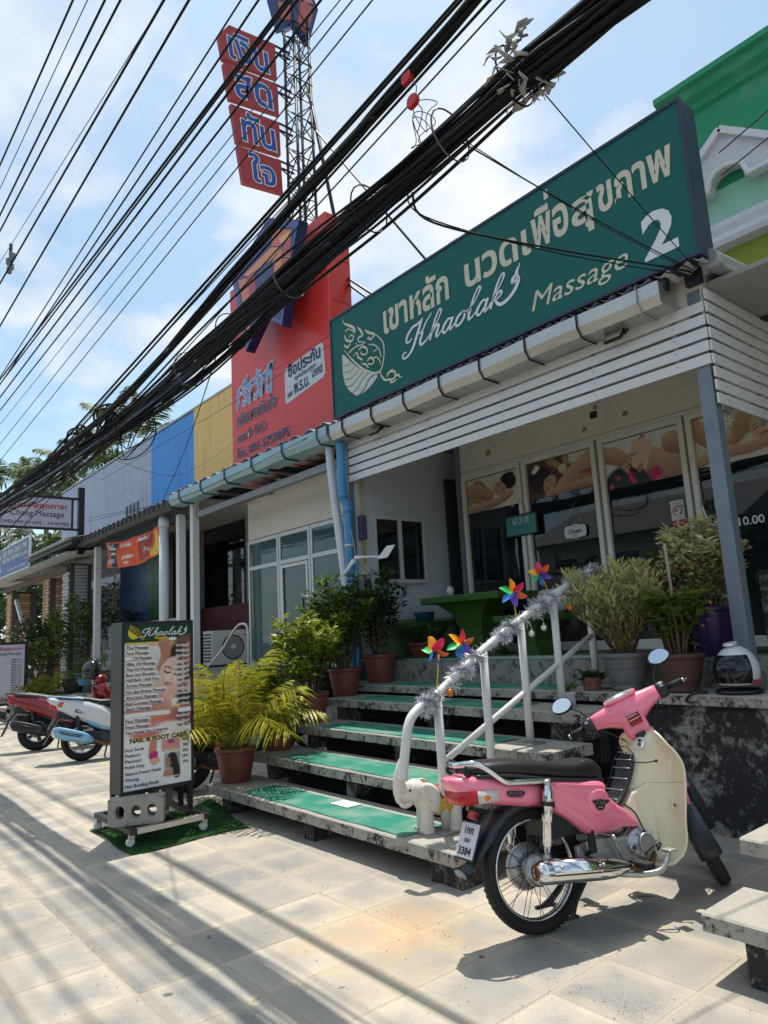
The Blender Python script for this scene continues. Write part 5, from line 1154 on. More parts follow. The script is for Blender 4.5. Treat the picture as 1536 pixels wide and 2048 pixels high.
# rear fender with flap
b = MB(); rings = []
arc = [(math.cos(R_(a))*.335, .286+math.sin(R_(a))*.335) for a in np.linspace(25, 150, 14)]+[(-.335, .40), (-.372, .345), (-.41, .300)]
for i, (x, z) in enumerate(arc):
    t = max(0, (i-12)/4); w = .062*(1-.35*t)
    nx_, nz_ = (x, z-.286); L = math.hypot(nx_, nz_); nx_, nz_ = nx_/L, nz_/L
    rings.append([(x-nx_*.05*(1-t), -w, z-nz_*.05*(1-t)), (x-nx_*.012, -w*.96, z-nz_*.012), (x, -w*.6, z), (x+nx_*.004, 0, z+nz_*.004), (x, w*.6, z), (x-nx_*.012, w*.96, z-nz_*.012), (x-nx_*.05*(1-t), w, z-nz_*.05*(1-t))])
idx = [b.addv(r) for r in rings]
for a, d in zip(idx, idx[1:]):
    for j in range(6): b.addf((a+j, a+j+1, d+j+1, d+j), True)
o = bp('rear_fender', b, m_dblue); sd = o.modifiers.new('thick', 'SOLIDIFY'); sd.thickness = .004
b = MB(); b.lathe([(.0, 0), (.034, .0), (.040, .012)], 14, Matrix.Translation((-.395, 0, .325)) @ Matrix.Rotation(R_(-125), 4, 'Y')); bp('flap_wear', b, M('worn grey patch', (.30, .33, .34), .6, 0, .3, 20), o)
# number plate
nrm = Vector((-.90, 0, .43)).normalized(); pu = Vector((.43, 0, .90)).normalized(); po = Vector((-.372, 0, .385))
pm = frame(po+nrm*.012, (0, -1, 0), pu)
b = MB(); b.box(-.088, .088, -.004, .170, -.004, .0, pm); npl = bp('plate_holder', b, m_black, bevel=.004)
b = MB(); b.box(-.080, .080, .006, .162, .0005, .004, pm); bp('number_plate', b, M('white plate', (.66, .68, .72), .45, 0, .03), npl)
def plate_text(s, y, w, h, bold):
    me = text_mesh(s, bold); n = len(me.vertices); a = np.empty(n*3, np.float32); me.vertices.foreach_get('co', a); a = a.reshape(-1, 3)
    a[:, 0] = (a[:, 0]-(a[:, 0].min()+a[:, 0].max())/2)*w/np.ptp(a[:, 0]); a[:, 1] = (a[:, 1]-a[:, 1].min())*h/np.ptp(a[:, 1])+y; a[:, 2] = .0052
    me.vertices.foreach_set('co', a.ravel()); me.transform(pm); obj('lettering', me, m_black, npl, world=False)
plate_text('1กก', .112, .080, .036, .03); plate_text('สงขลา', .074, .055, .020, .015); plate_text('3384', .018, .115, .036, .03)
b = MB(); b.box(-.03, .03, .18, .215, .0, .018, pm); bp('reflector', b, m_redl, npl, bevel=.003)
# tail
T = [(-.435, .742, .040, .012), (-.415, .728, .075, .030), (-.38, .712, .100, .052), (-.32, .700, .116, .068), (-.25, .686, .124, .070), (-.15, .664, .127, .068), (-.05, .643, .128, .066), (.035, .628, .126, .066)]
b = MB(); b.loft([ssec(x, z, w, h, 24, 3.2) for x, z, w, h in T]); tl = bp('tail_panel', b, m_pink)
def band(ylist, z0, z1, col, name, par, off=.004):
    b = MB(); P = cat([(x, y, 0) for x, y in ylist], 5); r0_ = []; 
    for p in P: r0_.append((p[0], p[1]))
    for k in range(len(r0_)-1):
        (xa, ya), (xb, yb) = r0_[k], r0_[k+1]
        i = b.addv([(xa, ya, z0[0]+(z0[1]-z0[0])*k/len(r0_)), (xb, yb, z0[0]+(z0[1]-z0[0])*(k+1)/len(r0_)), (xb, yb, z1[0]+(z1[1]-z1[0])*(k+1)/len(r0_)), (xa, ya, z1[0]+(z1[1]-z1[0])*k/len(r0_)),
                     (xa+.03, ya*.8, z0[0]), (xb+.03, yb*.8, z0[0]), (xb+.03, yb*.8, z1[0]), (xa+.03, ya*.8, z1[0])])
        b.addf((i, i+1, i+2, i+3), True); b.addf((i, i+4, i+5, i+1), False); b.addf((i+3, i+2, i+6, i+7), False)
        if k == 0: b.addf((i, i+3, i+7, i+4), False)
        if k == len(r0_)-2: b.addf((i+1, i+5, i+6, i+2), False)
    return bp(name, b, col, par)
band([(-.335, -.119), (-.375, -.104), (-.402, -.075), (-.412, 0), (-.402, .075), (-.375, .104), (-.335, .119)], (.634, .634), (.694, .694), m_redl, 'tail_light', tl)
for s in (-1, 1):
    q = band([(-.333, s*.1205), (-.29, s*.1275), (-.25, s*.1305), (-.225, s*.131)], (.634, .638), (.693, .682), m_clr, 'indicator', tl)
    b = MB(); b.sphere((-.285, s*.123, .657), .017, 10, 6, (1.2, .6, .9)); bp('bulb', b, m_amb, q)
# grab rail
for s in (-1, 1):
    b = MB(); b.tube(cat([(.045, s*.142, .692), (-.09, s*.142, .704), (-.172, s*.142, .713), (-.212, s*.140, .735), (-.255, s*.136, .770), (-.305, s*.128, .803), (-.345, s*.105, .816), (-.375, s*.055, .812), (-.382, 0, .808)], 6), .0115, 10, flat=(1.25, .8)); gr = bp('grab_rail', b, m_chr)
    b = MB(); b.tube(cat([(-.36, s*.09, .80), (-.37, s*.085, .775), (-.34, s*.08, .755)], 4), .009, 8); bp('rail_stay', b, m_black, gr)
    b = MB(); b.box(.035, .065, s*.142-.012, s*.142+.012, .665, .70); bp('rail_bracket', b, m_cast, gr, bevel=.004)
# seat
S_ = [(-.345, .772, .05, .012), (-.33, .777, .085, .024), (-.29, .778, .108, .036), (-.22, .772, .122, .044), (-.12, .765, .130, .046), (0, .748, .132, .046), (.10, .730, .130, .046), (.20, .712, .124, .046), (.28, .704, .116, .052), (.35, .700, .104, .060), (.41, .690, .090, .060), (.445, .672, .072, .046), (.462, .655, .05, .022)]
b = MB(); b.loft([ssec(x, z, w, h, 28, 2.9) for x, z, w, h in S_]); st_ = bp('seat', b, m_seat)
b = MB(); b.tube(cat([(-.32, -.10, .752), (-.15, -.131, .738), (.1, -.131, .690), (.3, -.115, .660), (.44, -.07, .64), (.46, 0, .636), (.44, .07, .64), (.3, .115, .660), (.1, .131, .690), (-.15, .131, .738), (-.32, .10, .752)], 6), .010, 8); bp('seat_trim', b, m_blk, st_)
# body panels
body = [(.075, .688), (.25, .664), (.403, .640), (.408, .585), (.466, .528), (.530, .482), (.594, .405), (.484, .411), (.423, .399), (.330, .405), (.256, .411), (.196, .461), (.136, .508), (.081, .546), (.058, .60)]
for s in (-1, 1):
    b = MB(); bulge(b, body, .105, .145, s, (.30, .53)); pn = bp('side_panel', b, m_pink)
    b = MB(); bulge(b, [(.10, .672), (.26, .648), (.37, .63), (.36, .60), (.25, .60), (.13, .63)], .141, .146, s); bp('panel_recess', b, m_pink, pn)
    b = MB(); bulge(b, [(.28, .60), (.34, .618), (.39, .60), (.41, .555), (.44, .52), (.36, .49), (.30, .50), (.27, .55)], .142, .156, s); bp('knee_bulge', b, m_pink, pn)
    b = MB(); b.lathe([(.009, 0), (.009, .003)], 10, Matrix.Translation((.275, s*.140, .425)) @ Matrix.Rotation(R_(-90*s), 4, 'X')); bp('screw', b, m_black, pn)
b = MB(); b.box(.06, .42, -.10, .10, .42, .66); b.box(-.2, .06, -.08, .08, .60, .68); bp('frame_core', b, m_black)
# Cub badge and tail decal on the right side
bd = MB(); mB = None
mB = frame((.335, -.1585, .548), (1, 0, -.16), (.16, 0, 1))
blob(bd, [(.030*math.cos(a), .026*math.sin(a)-.004) for a in np.linspace(0, 6.28, 16)[:-1]], mB, .001, 2); blob(bd, [(-.05, .010), (-.02, .018), (.03, .020), (.058, .018), (.045, .004), (.02, -.006), (-.02, -.006)], mB, .0014, 3)
bg_ = bp('badge', bd, m_black, fix=False)
m_gold = M('gold print', (.30, .19, .11), .4)
def small_text(s, m, x, y, w, h, mat, par, bold=.01, shear=0., z=.0022):
    me = text_mesh(s, bold, shear); n = len(me.vertices); a = np.empty(n*3, np.float32); me.vertices.foreach_get('co', a); a = a.reshape(-1, 3)
    a[:, 0] = (a[:, 0]-a[:, 0].min())*w/np.ptp(a[:, 0])+x; a[:, 1] = (a[:, 1]-a[:, 1].min())*h/np.ptp(a[:, 1])+y; a[:, 2] = z
    me.vertices.foreach_set('co', a.ravel()); me.transform(m); return obj('lettering', me, mat, par, world=False)
small_text('Cub', mB, -.028, -.002, .062, .020, m_gold, bg_, .03, .3); small_text('HONDA', mB, -.016, -.018, .032, .006, m_letw, bg_, .02)
mD = frame((-.13, -.1305, .655), (1, 0, -.14), (.14, 0, 1))
b = MB(); blob(b, [(-.045, -.008), (-.045, .012), (.0, .014), (.045, .012), (.048, -.006), (.0, -.01)], mD, .001, 3); b.box(-.04, .04, -.016, -.012, .0005, .001, mD); dc = bp('decal', b, m_navy, fix=False); small_text('BLACK', mD, -.040, -.004, .08, .014, M('orange print', (.5, .22, .10), .4), dc, .04)
# leg shield
zr = [.865, .845, .82, .78, .73, .67, .60, .53, .47, .42, .37, .33, .28, .24, .212]
xe = [.845, .825, .815, .825, .858, .880, .874, .855, .838, .823, .811, .803, .782, .748, .69]
we = [.055, .105, .150, .178, .197, .205, .208, .210, .211, .212, .214, .217, .214, .200, .150]
xc = [.865, .835, .80, .765, .728, .695, .66, .61, .545, .535, .56, .59, .63, .66, .675]
b = MB(); nr = 25; ring = []
for z, e, w, c in zip(zr, xe, we, xc):
    row = []
    for j in range(nr):
        t = -1+2*j/(nr-1); y = t*w; g = math.exp(-((y/.082)**4))
        lip = .012*max(0, abs(t)-.9)/.1
        row.append((e-(e-c)*g+.035*(1-abs(t))*(1-g)-lip*.5, y, z-lip*.2))
    ring.append(row)
ii = [b.addv(r) for r in ring]
for a, d in zip(ii, ii[1:]):
    for j in range(nr-1): b.addf((a+j, a+j+1, d+j+1, d+j), True)
ls = bp('leg_shield', b, m_iv, fix=False); sd = ls.modifiers.new('thick', 'SOLIDIFY'); sd.thickness = .007; sd.offset = 0
edge = [r[0] for r in ring]+[r[-1] for r in ring][::-1]
b = MB(); b.tube(cat(edge[1:-1], 3), .007, 8); bp('shield_rim', b, m_iv, ls)
b = MB(); b.loft([[(.54, -.075, .40), (.54, .075, .40), (.54, .07, .475), (.54, -.07, .475)], [(.60, -.12, .37), (.60, .12, .37), (.62, .085, .56), (.62, -.085, .56)], [(.70, -.12, .30), (.70, .12, .30), (.75, .09, .60), (.75, -.09, .60)]], True, False); bp('tunnel', b, m_iv, ls, bevel=.01)
for s in (-1, 1):
    b = MB(); b.tube(cat([(.700, s*.125, .60), (.79, s*.165, .59), (.862, s*.195, .585)], 4), .0022, 5); bp('shield_seam', b, M('ivory seam', (.36, .33, .26), .6), ls)
    b = MB(); b.tube(cat([(.845, s*.140, .36), (.81, s*.155, .45), (.80, s*.150, .56), (.835, s*.165, .70)], 5), .004, 6); bp('shield_crease', b, m_iv, ls)
    b = MB(); b.sphere((.832, s*.135, .47), .008, 8, 6); bp('screw', b, m_black, ls)
b = MB(); b.sphere((.752, .055, .772), .008, 8, 6); bp('screw', b, m_cast, ls)
# key switch, screws
mk = frame((.742, -.062, .792), Vector((.50, -.86, 0)), Vector((.5, .3, .82)))
b = MB(); b.prism(cat([(-.018, -.026), (.018, -.026), (.02, .026), (-.016, .026)], 4, True), .004, mk); ks = bp('key_switch', b, m_clr)
for v in (-.012, .012): b = MB(); b.lathe([(.010, .004), (.009, .009)], 12, mk @ Matrix.Translation((0, v, 0))); bp('switch_barrel', b, m_black, ks)
# luggage net on the tunnel
pad = [(.715, .06, .715), (.712, -.062, .720), (.69, -.072, .66), (.655, -.074, .60), (.60, -.072, .545), (.535, -.068, .495), (.50, -.04, .482)]
b = MB(); rows = []
for z, x in ((.735, .705), (.70, .688), (.66, .668), (.61, .640), (.56, .598), (.52, .552), (.495, .515), (.487, .475)):
    w = .064 if z < .72 else .045; rows.append([(x-.016, y*w, z+.004) for y in np.linspace(-1, 1, 7)])
ii = [b.addv(r) for r in rows]
for a, d in zip(ii, ii[1:]):
    for j in range(6): b.addf((a+j, a+j+1, d+j+1, d+j), True)
np_ = bp('knee_pad', b, m_blk, fix=False); sd = np_.modifiers.new('thick', 'SOLIDIFY'); sd.thickness = .012
for r_ in rows[:-1]: b = MB(); b.tube([(p[0]-.012, p[1]*1.05, p[2]+.01) for p in r_], .0026, 5); bp('net_cord', b, m_cast, np_)
for j in (0, 2, 4, 6): b = MB(); b.tube([(r_[j][0]-.012, r_[j][1]*1.05, r_[j][2]+.01) for r_ in rows], .0026, 5); bp('net_cord', b, m_black, np_)
b = MB(); b.tube(cat([(.68, -.06, .70), (.72, -.10, .695), (.76, -.135, .70)], 5), .004, 6); b.sphere((.762, -.137, .70), .009, 8, 6); bp('net_hook', b, m_black, np_)
b = MB(); b.tube(cat([(.55, -.075, .51), (.585, -.105, .47), (.595, -.125, .42), (.60, -.135, .385)], 5), .004, 6); b.sphere((.601, -.136, .378), .009, 8, 6); bp('net_hook', b, m_black, np_)
b = MB(); b.tube(cat([(.70, .04, .74), (.675, .03, .775), (.675, -.03, .775), (.695, -.055, .735)], 5), .003, 6); bp('net_loop', b, m_black, np_)
# engine
b = MB(); b.lathe([(.083, 0), (.083, .03), (.078, .04), (.06, .044), (.056, .05), (.02, .052)], 30, Matrix.Translation((.575, -.085, .318)) @ RYZ); en = bp('crankcase', b, m_cast)
b = MB(); b.box(.41, .60, -.12, .11, .25, .375); bp('gearbox', b, m_cast, en, bevel=.02)
b = MB(); b.lathe([(.05, .0), (.05, .008), (.046, .012)], 24, Matrix.Translation((.60, -.137, .325)) @ RYZ); bp('clutch_cap', b, m_cast, en)
b = MB()
for a in range(0, 360, 45): b.box(.05, .075, -.0025, .0025, .0, .006, Matrix.Translation((.60, -.135, .325)) @ RYZ @ Matrix.Rotation(R_(a), 4, 'Z'))
bp('cover_rib', b, m_cast, en)['kind'] = 'stuff'
b = MB(); b.lathe([(.022, 0), (.022, .02), (.012, .022)], 14, Matrix.Translation((.515, -.118, .315)) @ RYZ); bp('oil_cap', b, m_cast, en); b = MB(); b.sphere((.515, -.143, .315), .009, 8, 6); bp('bolt', b, m_black, en)
b = MB(); b.loft([[(.18, -.125, .315), (.18, -.10, .315), (.18, -.10, .37), (.18, -.125, .37)], [(.28, -.130, .285), (.28, -.095, .285), (.28, -.095, .392), (.28, -.130, .392)], [(.41, -.132, .27), (.41, -.095, .27), (.41, -.095, .375), (.41, -.132, .375)]], True, False); b.box(.26, .37, -.136, -.128, .31, .335); bp('sprocket_cover', b, m_cast, en, bevel=.008)
b = MB(); b.bar((.62, 0, .33), (.86, 0, .37), .12, .12); bp('cylinder', b, m_dark, en)
for k in range(6): b = MB(); b.bar((.68+.025*k, 0, .34+.004*k), (.686+.025*k, 0, .341+.004*k), .17, .17); bp('fin', b, m_dark, en)
b = MB(); b.box(.20, .62, -.09, .09, .205, .26); bp('sump', b, m_dark, en, bevel=.01)
b = MB(); b.tube(cat([(.415, -.155, .285), (.385, -.175, .34), (.362, -.185, .39)], 5), .009, 8); b.sphere((.362, -.187, .393), .016, 10, 6); kk = bp('kick_starter', b, m_cast); b = MB(); b.tube([(.362, -.185, .395), (.405, -.215, .425)], .0135, 10); bp('kick_rubber', b, m_rub, kk)
# foot pegs, pedals, stands
for s in (-1, 1):
    b = MB(); b.tube([(.47, s*.10, .235), (.47, s*.18, .240)], .012, 8); pg = bp('foot_peg', b, m_dark); b = MB(); b.box(.445, .50, min(s*.18, s*.29), max(s*.18, s*.29), .243, .275); bp('peg_rubber', b, m_rub, pg, bevel=.008)
    b = MB(); b.tube([(.23, s*.13, .33), (.235, s*.17, .355)], .012, 8); pg = bp('rear_peg', b, m_dark); b = MB(); b.box(.215, .255, min(s*.165, s*.185), max(s*.165, s*.185), .34, .43); bp('peg_rubber', b, m_rub, pg, bevel=.006)
b = MB(); b.tube(cat([(.40, -.14, .215), (.50, -.20, .205), (.575, -.235, .215), (.615, -.245, .255), (.635, -.245, .295)], 5), .011, 8, flat=(1.3, .7)); bpd = bp('brake_pedal', b, m_galv); b = MB(); b.box(.615, .665, -.275, -.215, .293, .305); bp('pedal_pad', b, m_galv, bpd, bevel=.004)
b = MB(); b.tube(cat([(.52, -.20, .29), (.56, -.235, .33), (.60, -.24, .335), (.615, -.20, .30)], 5), .005, 6); bp('guard_loop', b, m_black)
b = MB(); b.tube([(.30, .11, .22), (.27, .20, .10), (.245, .275, .026)], .011, 8); b.bar((.225, .275, .030), (.275, .275, .030), .05, .012); bp('side_stand', b, m_black)
for s in (-1, 1): b = MB(); b.tube(cat([(.26, s*.07, .22), (.16, s*.085, .13), (.10, s*.12, .075)], 4), .012, 8); b.bar((.06, s*.12, .075), (.13, s*.12, .075), .02, .015); bp('centre_stand', b, m_black)
# exhaust
mp0, mp1 = Vector((-.118, -.205, .318)), Vector((.25, -.200, .275))
dm = (mp1-mp0).normalized(); mx_ = frame(mp0, dm, (0, 0, 1)) @ Matrix.Rotation(R_(90), 4, 'Y')
b = MB(); b.lathe([(.020, -.006), (.026, -.012), (.040, -.006), (.050, .012), (.052, .03), (.052, .37), (.046, .44), (.030, .51), (.020, .54)], 28, mx_, cap0=False); ex = bp('exhaust', b, m_chr)
b = MB(); b.lathe([(.0, .004), (.020, .004), (.020, -.006)], 20, mx_, cap0=False, cap1=False); b.lathe([(.021, -.013), (.034, -.012), (.034, -.008)], 20, mx_, cap0=False, cap1=False); bp('exhaust_outlet', b, m_rust, ex)
b = MB(); P = []
for i in range(13):
    a = R_(-70+140*i/12); P.append((.0555*math.cos(a), .0555*math.sin(a)))
mh = frame(mp0, dm, (0, 0, 1))
r1 = [mh @ Vector((.06, .0555*math.cos(R_(a)), .0555*math.sin(R_(a)))) for a in range(-75, 100, 12)]; r2 = [mh @ Vector((.30, .0555*math.cos(R_(a)), .0555*math.sin(R_(a)))) for a in range(-75, 100, 12)]; r3 = [mh @ Vector((.40, .046*math.cos(R_(a)), .046*math.sin(R_(a)))) for a in range(-75, 100, 12)]
i1, i2, i3 = b.addv(r1), b.addv(r2), b.addv(r3)
for j in range(len(r1)-1): b.addf((i1+j, i1+j+1, i2+j+1, i2+j), True); b.addf((i2+j, i2+j+1, i3+j+1, i3+j), True)
o = bp('heat_shield', b, m_chr, ex); sd = o.modifiers.new('thick', 'SOLIDIFY'); sd.thickness = .003
for x in (.10, .34): b = MB(); b.sphere(mh @ Vector((x, .026, .052)), .009, 10, 6); bp('shield_bolt', b, m_cast, ex)
b = MB(); b.tube(cat([(.41, -.198, .256), (.47, -.19, .238), (.56, -.16, .222), (.66, -.09, .225), (.76, -.03, .27)], 6), .016, 10); bp('exhaust_pipe', b, m_rust, ex)
# steering assembly
STR = R_(54); AXS = Vector((-math.sin(R_(26.5)), 0, math.cos(R_(26.5)))); P0 = Vector((.83, 0, .80))
SM = Matrix.Translation(P0) @ Matrix.Rotation(STR, 4, AXS) @ Matrix.Translation(-P0)
fk = bpy.data.objects.new('steering', None); COL.objects.link(fk); fk.parent = bk; fk.matrix_basis = SM; fk.empty_display_size = .05
# (parts below sit directly under the motorcycle; their matrices carry the steering angle)
def sp_(name, mb, mat, par=None, **kw):
    o = mb.build(name, mat, par or bk, world=False, **kw)
    if par is None: o.matrix_basis = SM
    return o
bpy.data.objects.remove(fk)
XH, ZH = .812, .985
def hs(y, zc, hx_, hz, xc_=None, n=18, e=2.8):
    return [((XH if xc_ is None else xc_)+hx_*math.copysign(abs(math.cos(2*math.pi*j/n))**(2/e), math.cos(2*math.pi*j/n)), y, zc+hz*math.copysign(abs(math.sin(2*math.pi*j/n))**(2/e), math.sin(2*math.pi*j/n))) for j in range(n)]
b = MB(); b.loft([hs(y, z, a, c, x) for y, z, a, c, x in ((-.205, .985, .036, .040, .80), (-.17, .985, .042, .044, .80), (-.12, .978, .060, .056, .81), (-.075, .972, .090, .074, .83), (-.03, .968, .118, .094, .845), (.03, .968, .118, .094, .845), (.075, .972, .090, .074, .83), (.12, .978, .060, .056, .81), (.17, .985, .042, .044, .80), (.205, .985, .036, .040, .80))]); hb = sp_('handlebar_cover', b, m_pink)
b = MB(); b.loft([[(x, y, z) for x, y in ((.735, -.075), (.94, -.06), (.94, .06), (.735, .075))] for z in (.955,)]+[[(x, y, .862) for x, y in ((.772, -.070), (.93, -.06), (.93, .06), (.772, .070))]]+[[(x, y, .820) for x, y in ((.788, -.066), (.92, -.055), (.92, .055), (.788, .066))]], True, False); sp_('stem_cover', b, m_pink, bevel=.02)
cl = frame((.775, 0, 1.040), (0, -1, 0), Vector((.80, 0, .30)))
b = MB(); b.prism(cat([(-.085, -.030), (0, -.052), (.085, -.030), (.092, .02), (.05, .058), (-.05, .058), (-.092, .02)], 4, True), .012, cl); sm_ = sp_('speedometer', b, m_pink)
b = MB(); b.prism(cat([(-.075, -.026), (0, -.044), (.075, -.026), (.080, .018), (.044, .050), (-.044, .050), (-.080, .018)], 4, True), .004, cl @ Matrix.Translation((0, 0, .011))); o = b.build('dial_glass', M('dial face', (.32, .31, .31), .12, 0, .5, 45), sm_, world=False)
o.matrix_parent_inverse = Matrix.Identity(4)
b = MB(); b.lathe([(.030, .0152), (.030, .017), (.026, .0172)], 20, cl @ Matrix.Translation((0, .004, 0))); b.build('dial_ring', m_letw, sm_, world=False)
# warning sticker on the rear of the stem
ms_ = frame((.7395, -.012, .918), (0, -1, 0), (-.37, 0, .93))
b = MB(); b.box(-.035, .035, -.034, .030, .0, .0015, ms_ @ Matrix.Translation((0, -.01, .004))); sk_ = sp_('warning_sticker', b, m_black)
b = MB()
for k in range(3): b.box(-.031, .031, -.040+.02*k, -.026+.02*k, .0056, .0066, ms_)
b.build('sticker_field', m_redl, sk_, world=False); b = MB(); b.box(-.031, .031, .0185, .0205, .0067, .0072, ms_); b.box(-.031, .02, .008, .011, .0067, .0072, ms_); b.box(-.031, .028, -.012, -.009, .0067, .0072, ms_); b.build('sticker_print', m_letw, sk_, world=False)
for s in (-1, 1):
    b = MB(); b.loft([hs(y, ZH, a, a*1.05, XH-.012) for y, a in ((s*.20, .040), (s*.215, .043), (s*.245, .041), (s*.258, .030))]); sw_ = sp_('switch_housing', b, m_blk)
    b = MB(); b.box(XH-.06, XH-.045, min(s*.222, s*.24), max(s*.222, s*.24), ZH+.008, ZH+.022); b.build('switch_button', m_cast, sw_, world=False); b = MB(); b.box(XH-.06, XH-.045, min(s*.222, s*.24), max(s*.222, s*.24), ZH-.022, ZH-.008); b.build('switch_button', m_dark, sw_, world=False)
    b = MB(); b.tube([(XH-.012, s*.25, ZH), (XH-.022, s*.345, ZH-.006)], .0165, 14); gp_ = sp_('grip', b, m_rub)
    for k in range(4): b = MB(); b.torus(.0165, .002, frame((XH-.0145-.0022*k, s*(.275+.02*k), ZH-.0015-.0012*k), (1, 0, 0), (0, 0, 1)), 16, 6); b.build('grip_ring', m_rub, gp_, world=False)
    b = MB(); b.tube([(XH-.022, s*.345, ZH-.006), (XH-.023, s*.356, ZH-.007)], .013, 10); b.build('bar_end', m_cast, gp_, world=False)
    if s < 0: b = MB(); b.tube(cat([(XH+.03, -.225, ZH), (XH+.06, -.25, ZH-.002), (XH+.05, -.33, ZH-.006), (XH+.055, -.385, ZH)], 5), .0065, 8); sp_('brake_lever', b, m_blk)
    # mirror
    top = (XH+.015, s*.315, 1.155)
    b = MB(); b.tube(cat([(XH+.01, s*.215, ZH+.03), (XH+.02, s*.232, ZH+.09), (XH+.02, s*.27, ZH+.13), (top[0]+.012, top[1]-s*.01, top[2]-.03), (top[0]+.012, top[1], top[2])], 6), .0048, 8); mr = sp_('mirror', b, m_blk)
    fm = frame(top, (0, -1, 0), Vector((.22, 0, 1)))
    out = cat([(-.060*s, -.005), (-.035*s, .036), (.02*s, .046), (.062*s, .020), (.064*s, -.018), (.02*s, -.042), (-.035*s, -.034)], 5, True)
    b = MB(); b.prism(out, -.022, fm); b.build('mirror_shell', m_blk, mr, world=False); b = MB(); b.prism([(p[0]*.9, p[1]*.9) for p in out], .0015, fm); b.build('mirror_glass', m_mir, mr, world=False)
for s in (-1, 1):
    b = MB(); b.tube(cat([(XH+.04, s*.20, ZH-.02), (XH+.10, s*.15, ZH-.07), (XH+.12, s*.08, ZH-.16), (XH+.09, s*.05, ZH-.28)], 6), .0045, 6); sp_('control_cable', b, m_black)
# fork, front fender, front wheel
for s in (-1, 1):
    b = MB(); b.tube([(.93, s*.075, .62), (1.06, s*.082, .45), (1.195, s*.085, .275)], [.026, .030, .022], 12, flat=(1, 1.3)); sp_('fork_leg', b, m_dblue)
b = MB(); b.loft([[(x, y, z) for x, y, z in ((.88, -w, zz_), (.99, -w*.9, zz_+.04), (1.01, 0, zz_+.05), (.99, w*.9, zz_+.04), (.88, w, zz_))] for zz_, w in ((.50, .085), (.60, .09), (.74, .075))], True, True); sp_('fork_cover', b, m_pink)
b = MB(); b.tube([(.90, 0, .58), (.79, 0, .84)], .03, 12); sp_('steering_stem', b, m_dark)
rings = []
for i, a in enumerate(np.linspace(38, 205, 20)):
    x, z = 1.215+math.cos(R_(a))*.318, .286+math.sin(R_(a))*.318; nx_, nz_ = math.cos(R_(a)), math.sin(R_(a)); w = .062; dp = .055 if a < 170 else .055*(1-(a-170)/60)
    rings.append([(x-nx_*dp, -w, z-nz_*dp), (x-nx_*.012, -w*.95, z-nz_*.012), (x, -w*.55, z), (x+nx_*.004, 0, z+nz_*.004), (x, w*.55, z), (x-nx_*.012, w*.95, z-nz_*.012), (x-nx_*dp, w, z-nz_*dp)])
b = MB(); ii = [b.addv(r) for r in rings]
for a, d in zip(ii, ii[1:]):
    for j in range(6): b.addf((a+j, a+j+1, d+j+1, d+j), True)
o = sp_('front_fender', b, m_dblue); sd = o.modifiers.new('thick', 'SOLIDIFY'); sd.thickness = .004
b = MB(); b.loft([ssec(x, z, w, h, 14, 3) for x, z, w, h in ((.93, .45, .05, .05), (.96, .52, .07, .06), (1.02, .57, .07, .05), (1.12, .60, .055, .03))]); sp_('fender_cap', b, m_pink)
wheel(bk, (1.215, 0, .286), tilt=SM)
b = MB(); b.loft([hs(y, .955, a, c, .95) for y, a, c in ((-.07, .02, .04), (-.05, .05, .06), (.05, .05, .06), (.07, .02, .04))]); sp_('headlight', b, m_clr)
# ------------------------------------------------------------------ hand rail, tinsel, pinwheels
hr = thing('handrail', (-3.42, 4.1, .2), 'white tubular handrail wound with silver tinsel on the stair edge', 'handrail')
RP = cat([(-3.42, 2.909, .565), (-3.42, 2.945, .74), (-3.42, 2.985, .885), (-3.42, 3.06, .962), (-3.42, 3.247, 1.045), (-3.42, 3.712, 1.30), (-3.42, 4.14, 1.495), (-3.42, 4.557, 1.672), (-3.42, 5.034, 1.845), (-3.42, 5.16, 1.87), (-3.42, 5.215, 1.80), (-3.42, 5.22, 1.70)], 8)
MB().tube(RP, .030, 14).build('top_rail', m_white, hr)
MB().tube([(-3.42, 3.25, .615), (-3.42, 5.08, 1.37)], .022, 12).build('mid_rail', m_white, hr)
for y, z, zt in ((3.247, .205, 1.04), (3.712, .41, 1.30), (4.14, .615, 1.49), (4.555, .82, 1.67), (5.03, .92, 1.84)):
    MB().tube([(-3.42, y, z), (-3.42, y, zt)], .029, 14).build('post', m_white, hr)
    part('base_plate', m_galv, hr, (-3.50, -3.34, y-.08, y+.08, z+.001, z+.012), bevel=.003)
def tinsel_mat():
    t = NT('silver tinsel'); t.set(**{'Base Color': t.mix(t.noise(60, 2), (.45, .48, .56), (.97, .97, .98)), 'Roughness': .28, 'Metallic': .85}); return t.m
b = MB(); rr = random.Random(3); RPt = [p for p in RP if 3.10 < p[1] < 5.17]; L = len(RPt)
for i in range(24000):
    u = rr.random()*(L-1.001); k = int(u); f = u-k; p = RPt[k]*(1-f)+RPt[k+1]*f
    ph = u*1.25; dens = .5+.5*math.sin(ph*.62)
    if rr.random() > dens**1.5+.04: continue
    tdir = (RPt[k+1]-RPt[k]); tdir = tdir/np.linalg.norm(tdir); n1 = np.array([1, 0, 0.]); n2 = np.cross(tdir, n1)
    c = p+(n1*math.cos(ph*2.1)+n2*math.sin(ph*2.1))*.034+np.array([0, 0, -.010])
    d = np.array([rr.gauss(0, 1), rr.gauss(0, 1), rr.gauss(0, 1)]); d /= np.linalg.norm(d)
    w = np.cross(d, np.array([rr.gauss(0, 1), rr.gauss(0, 1), rr.gauss(0, 1)])); w = w/np.linalg.norm(w)*.0019; Ln = rr.uniform(.03, .066)
    a = b.addv([c-w, c+w, c+d*Ln+w*.5, c+d*Ln-w*.5]); b.addf((a, a+1, a+2, a+3), False)
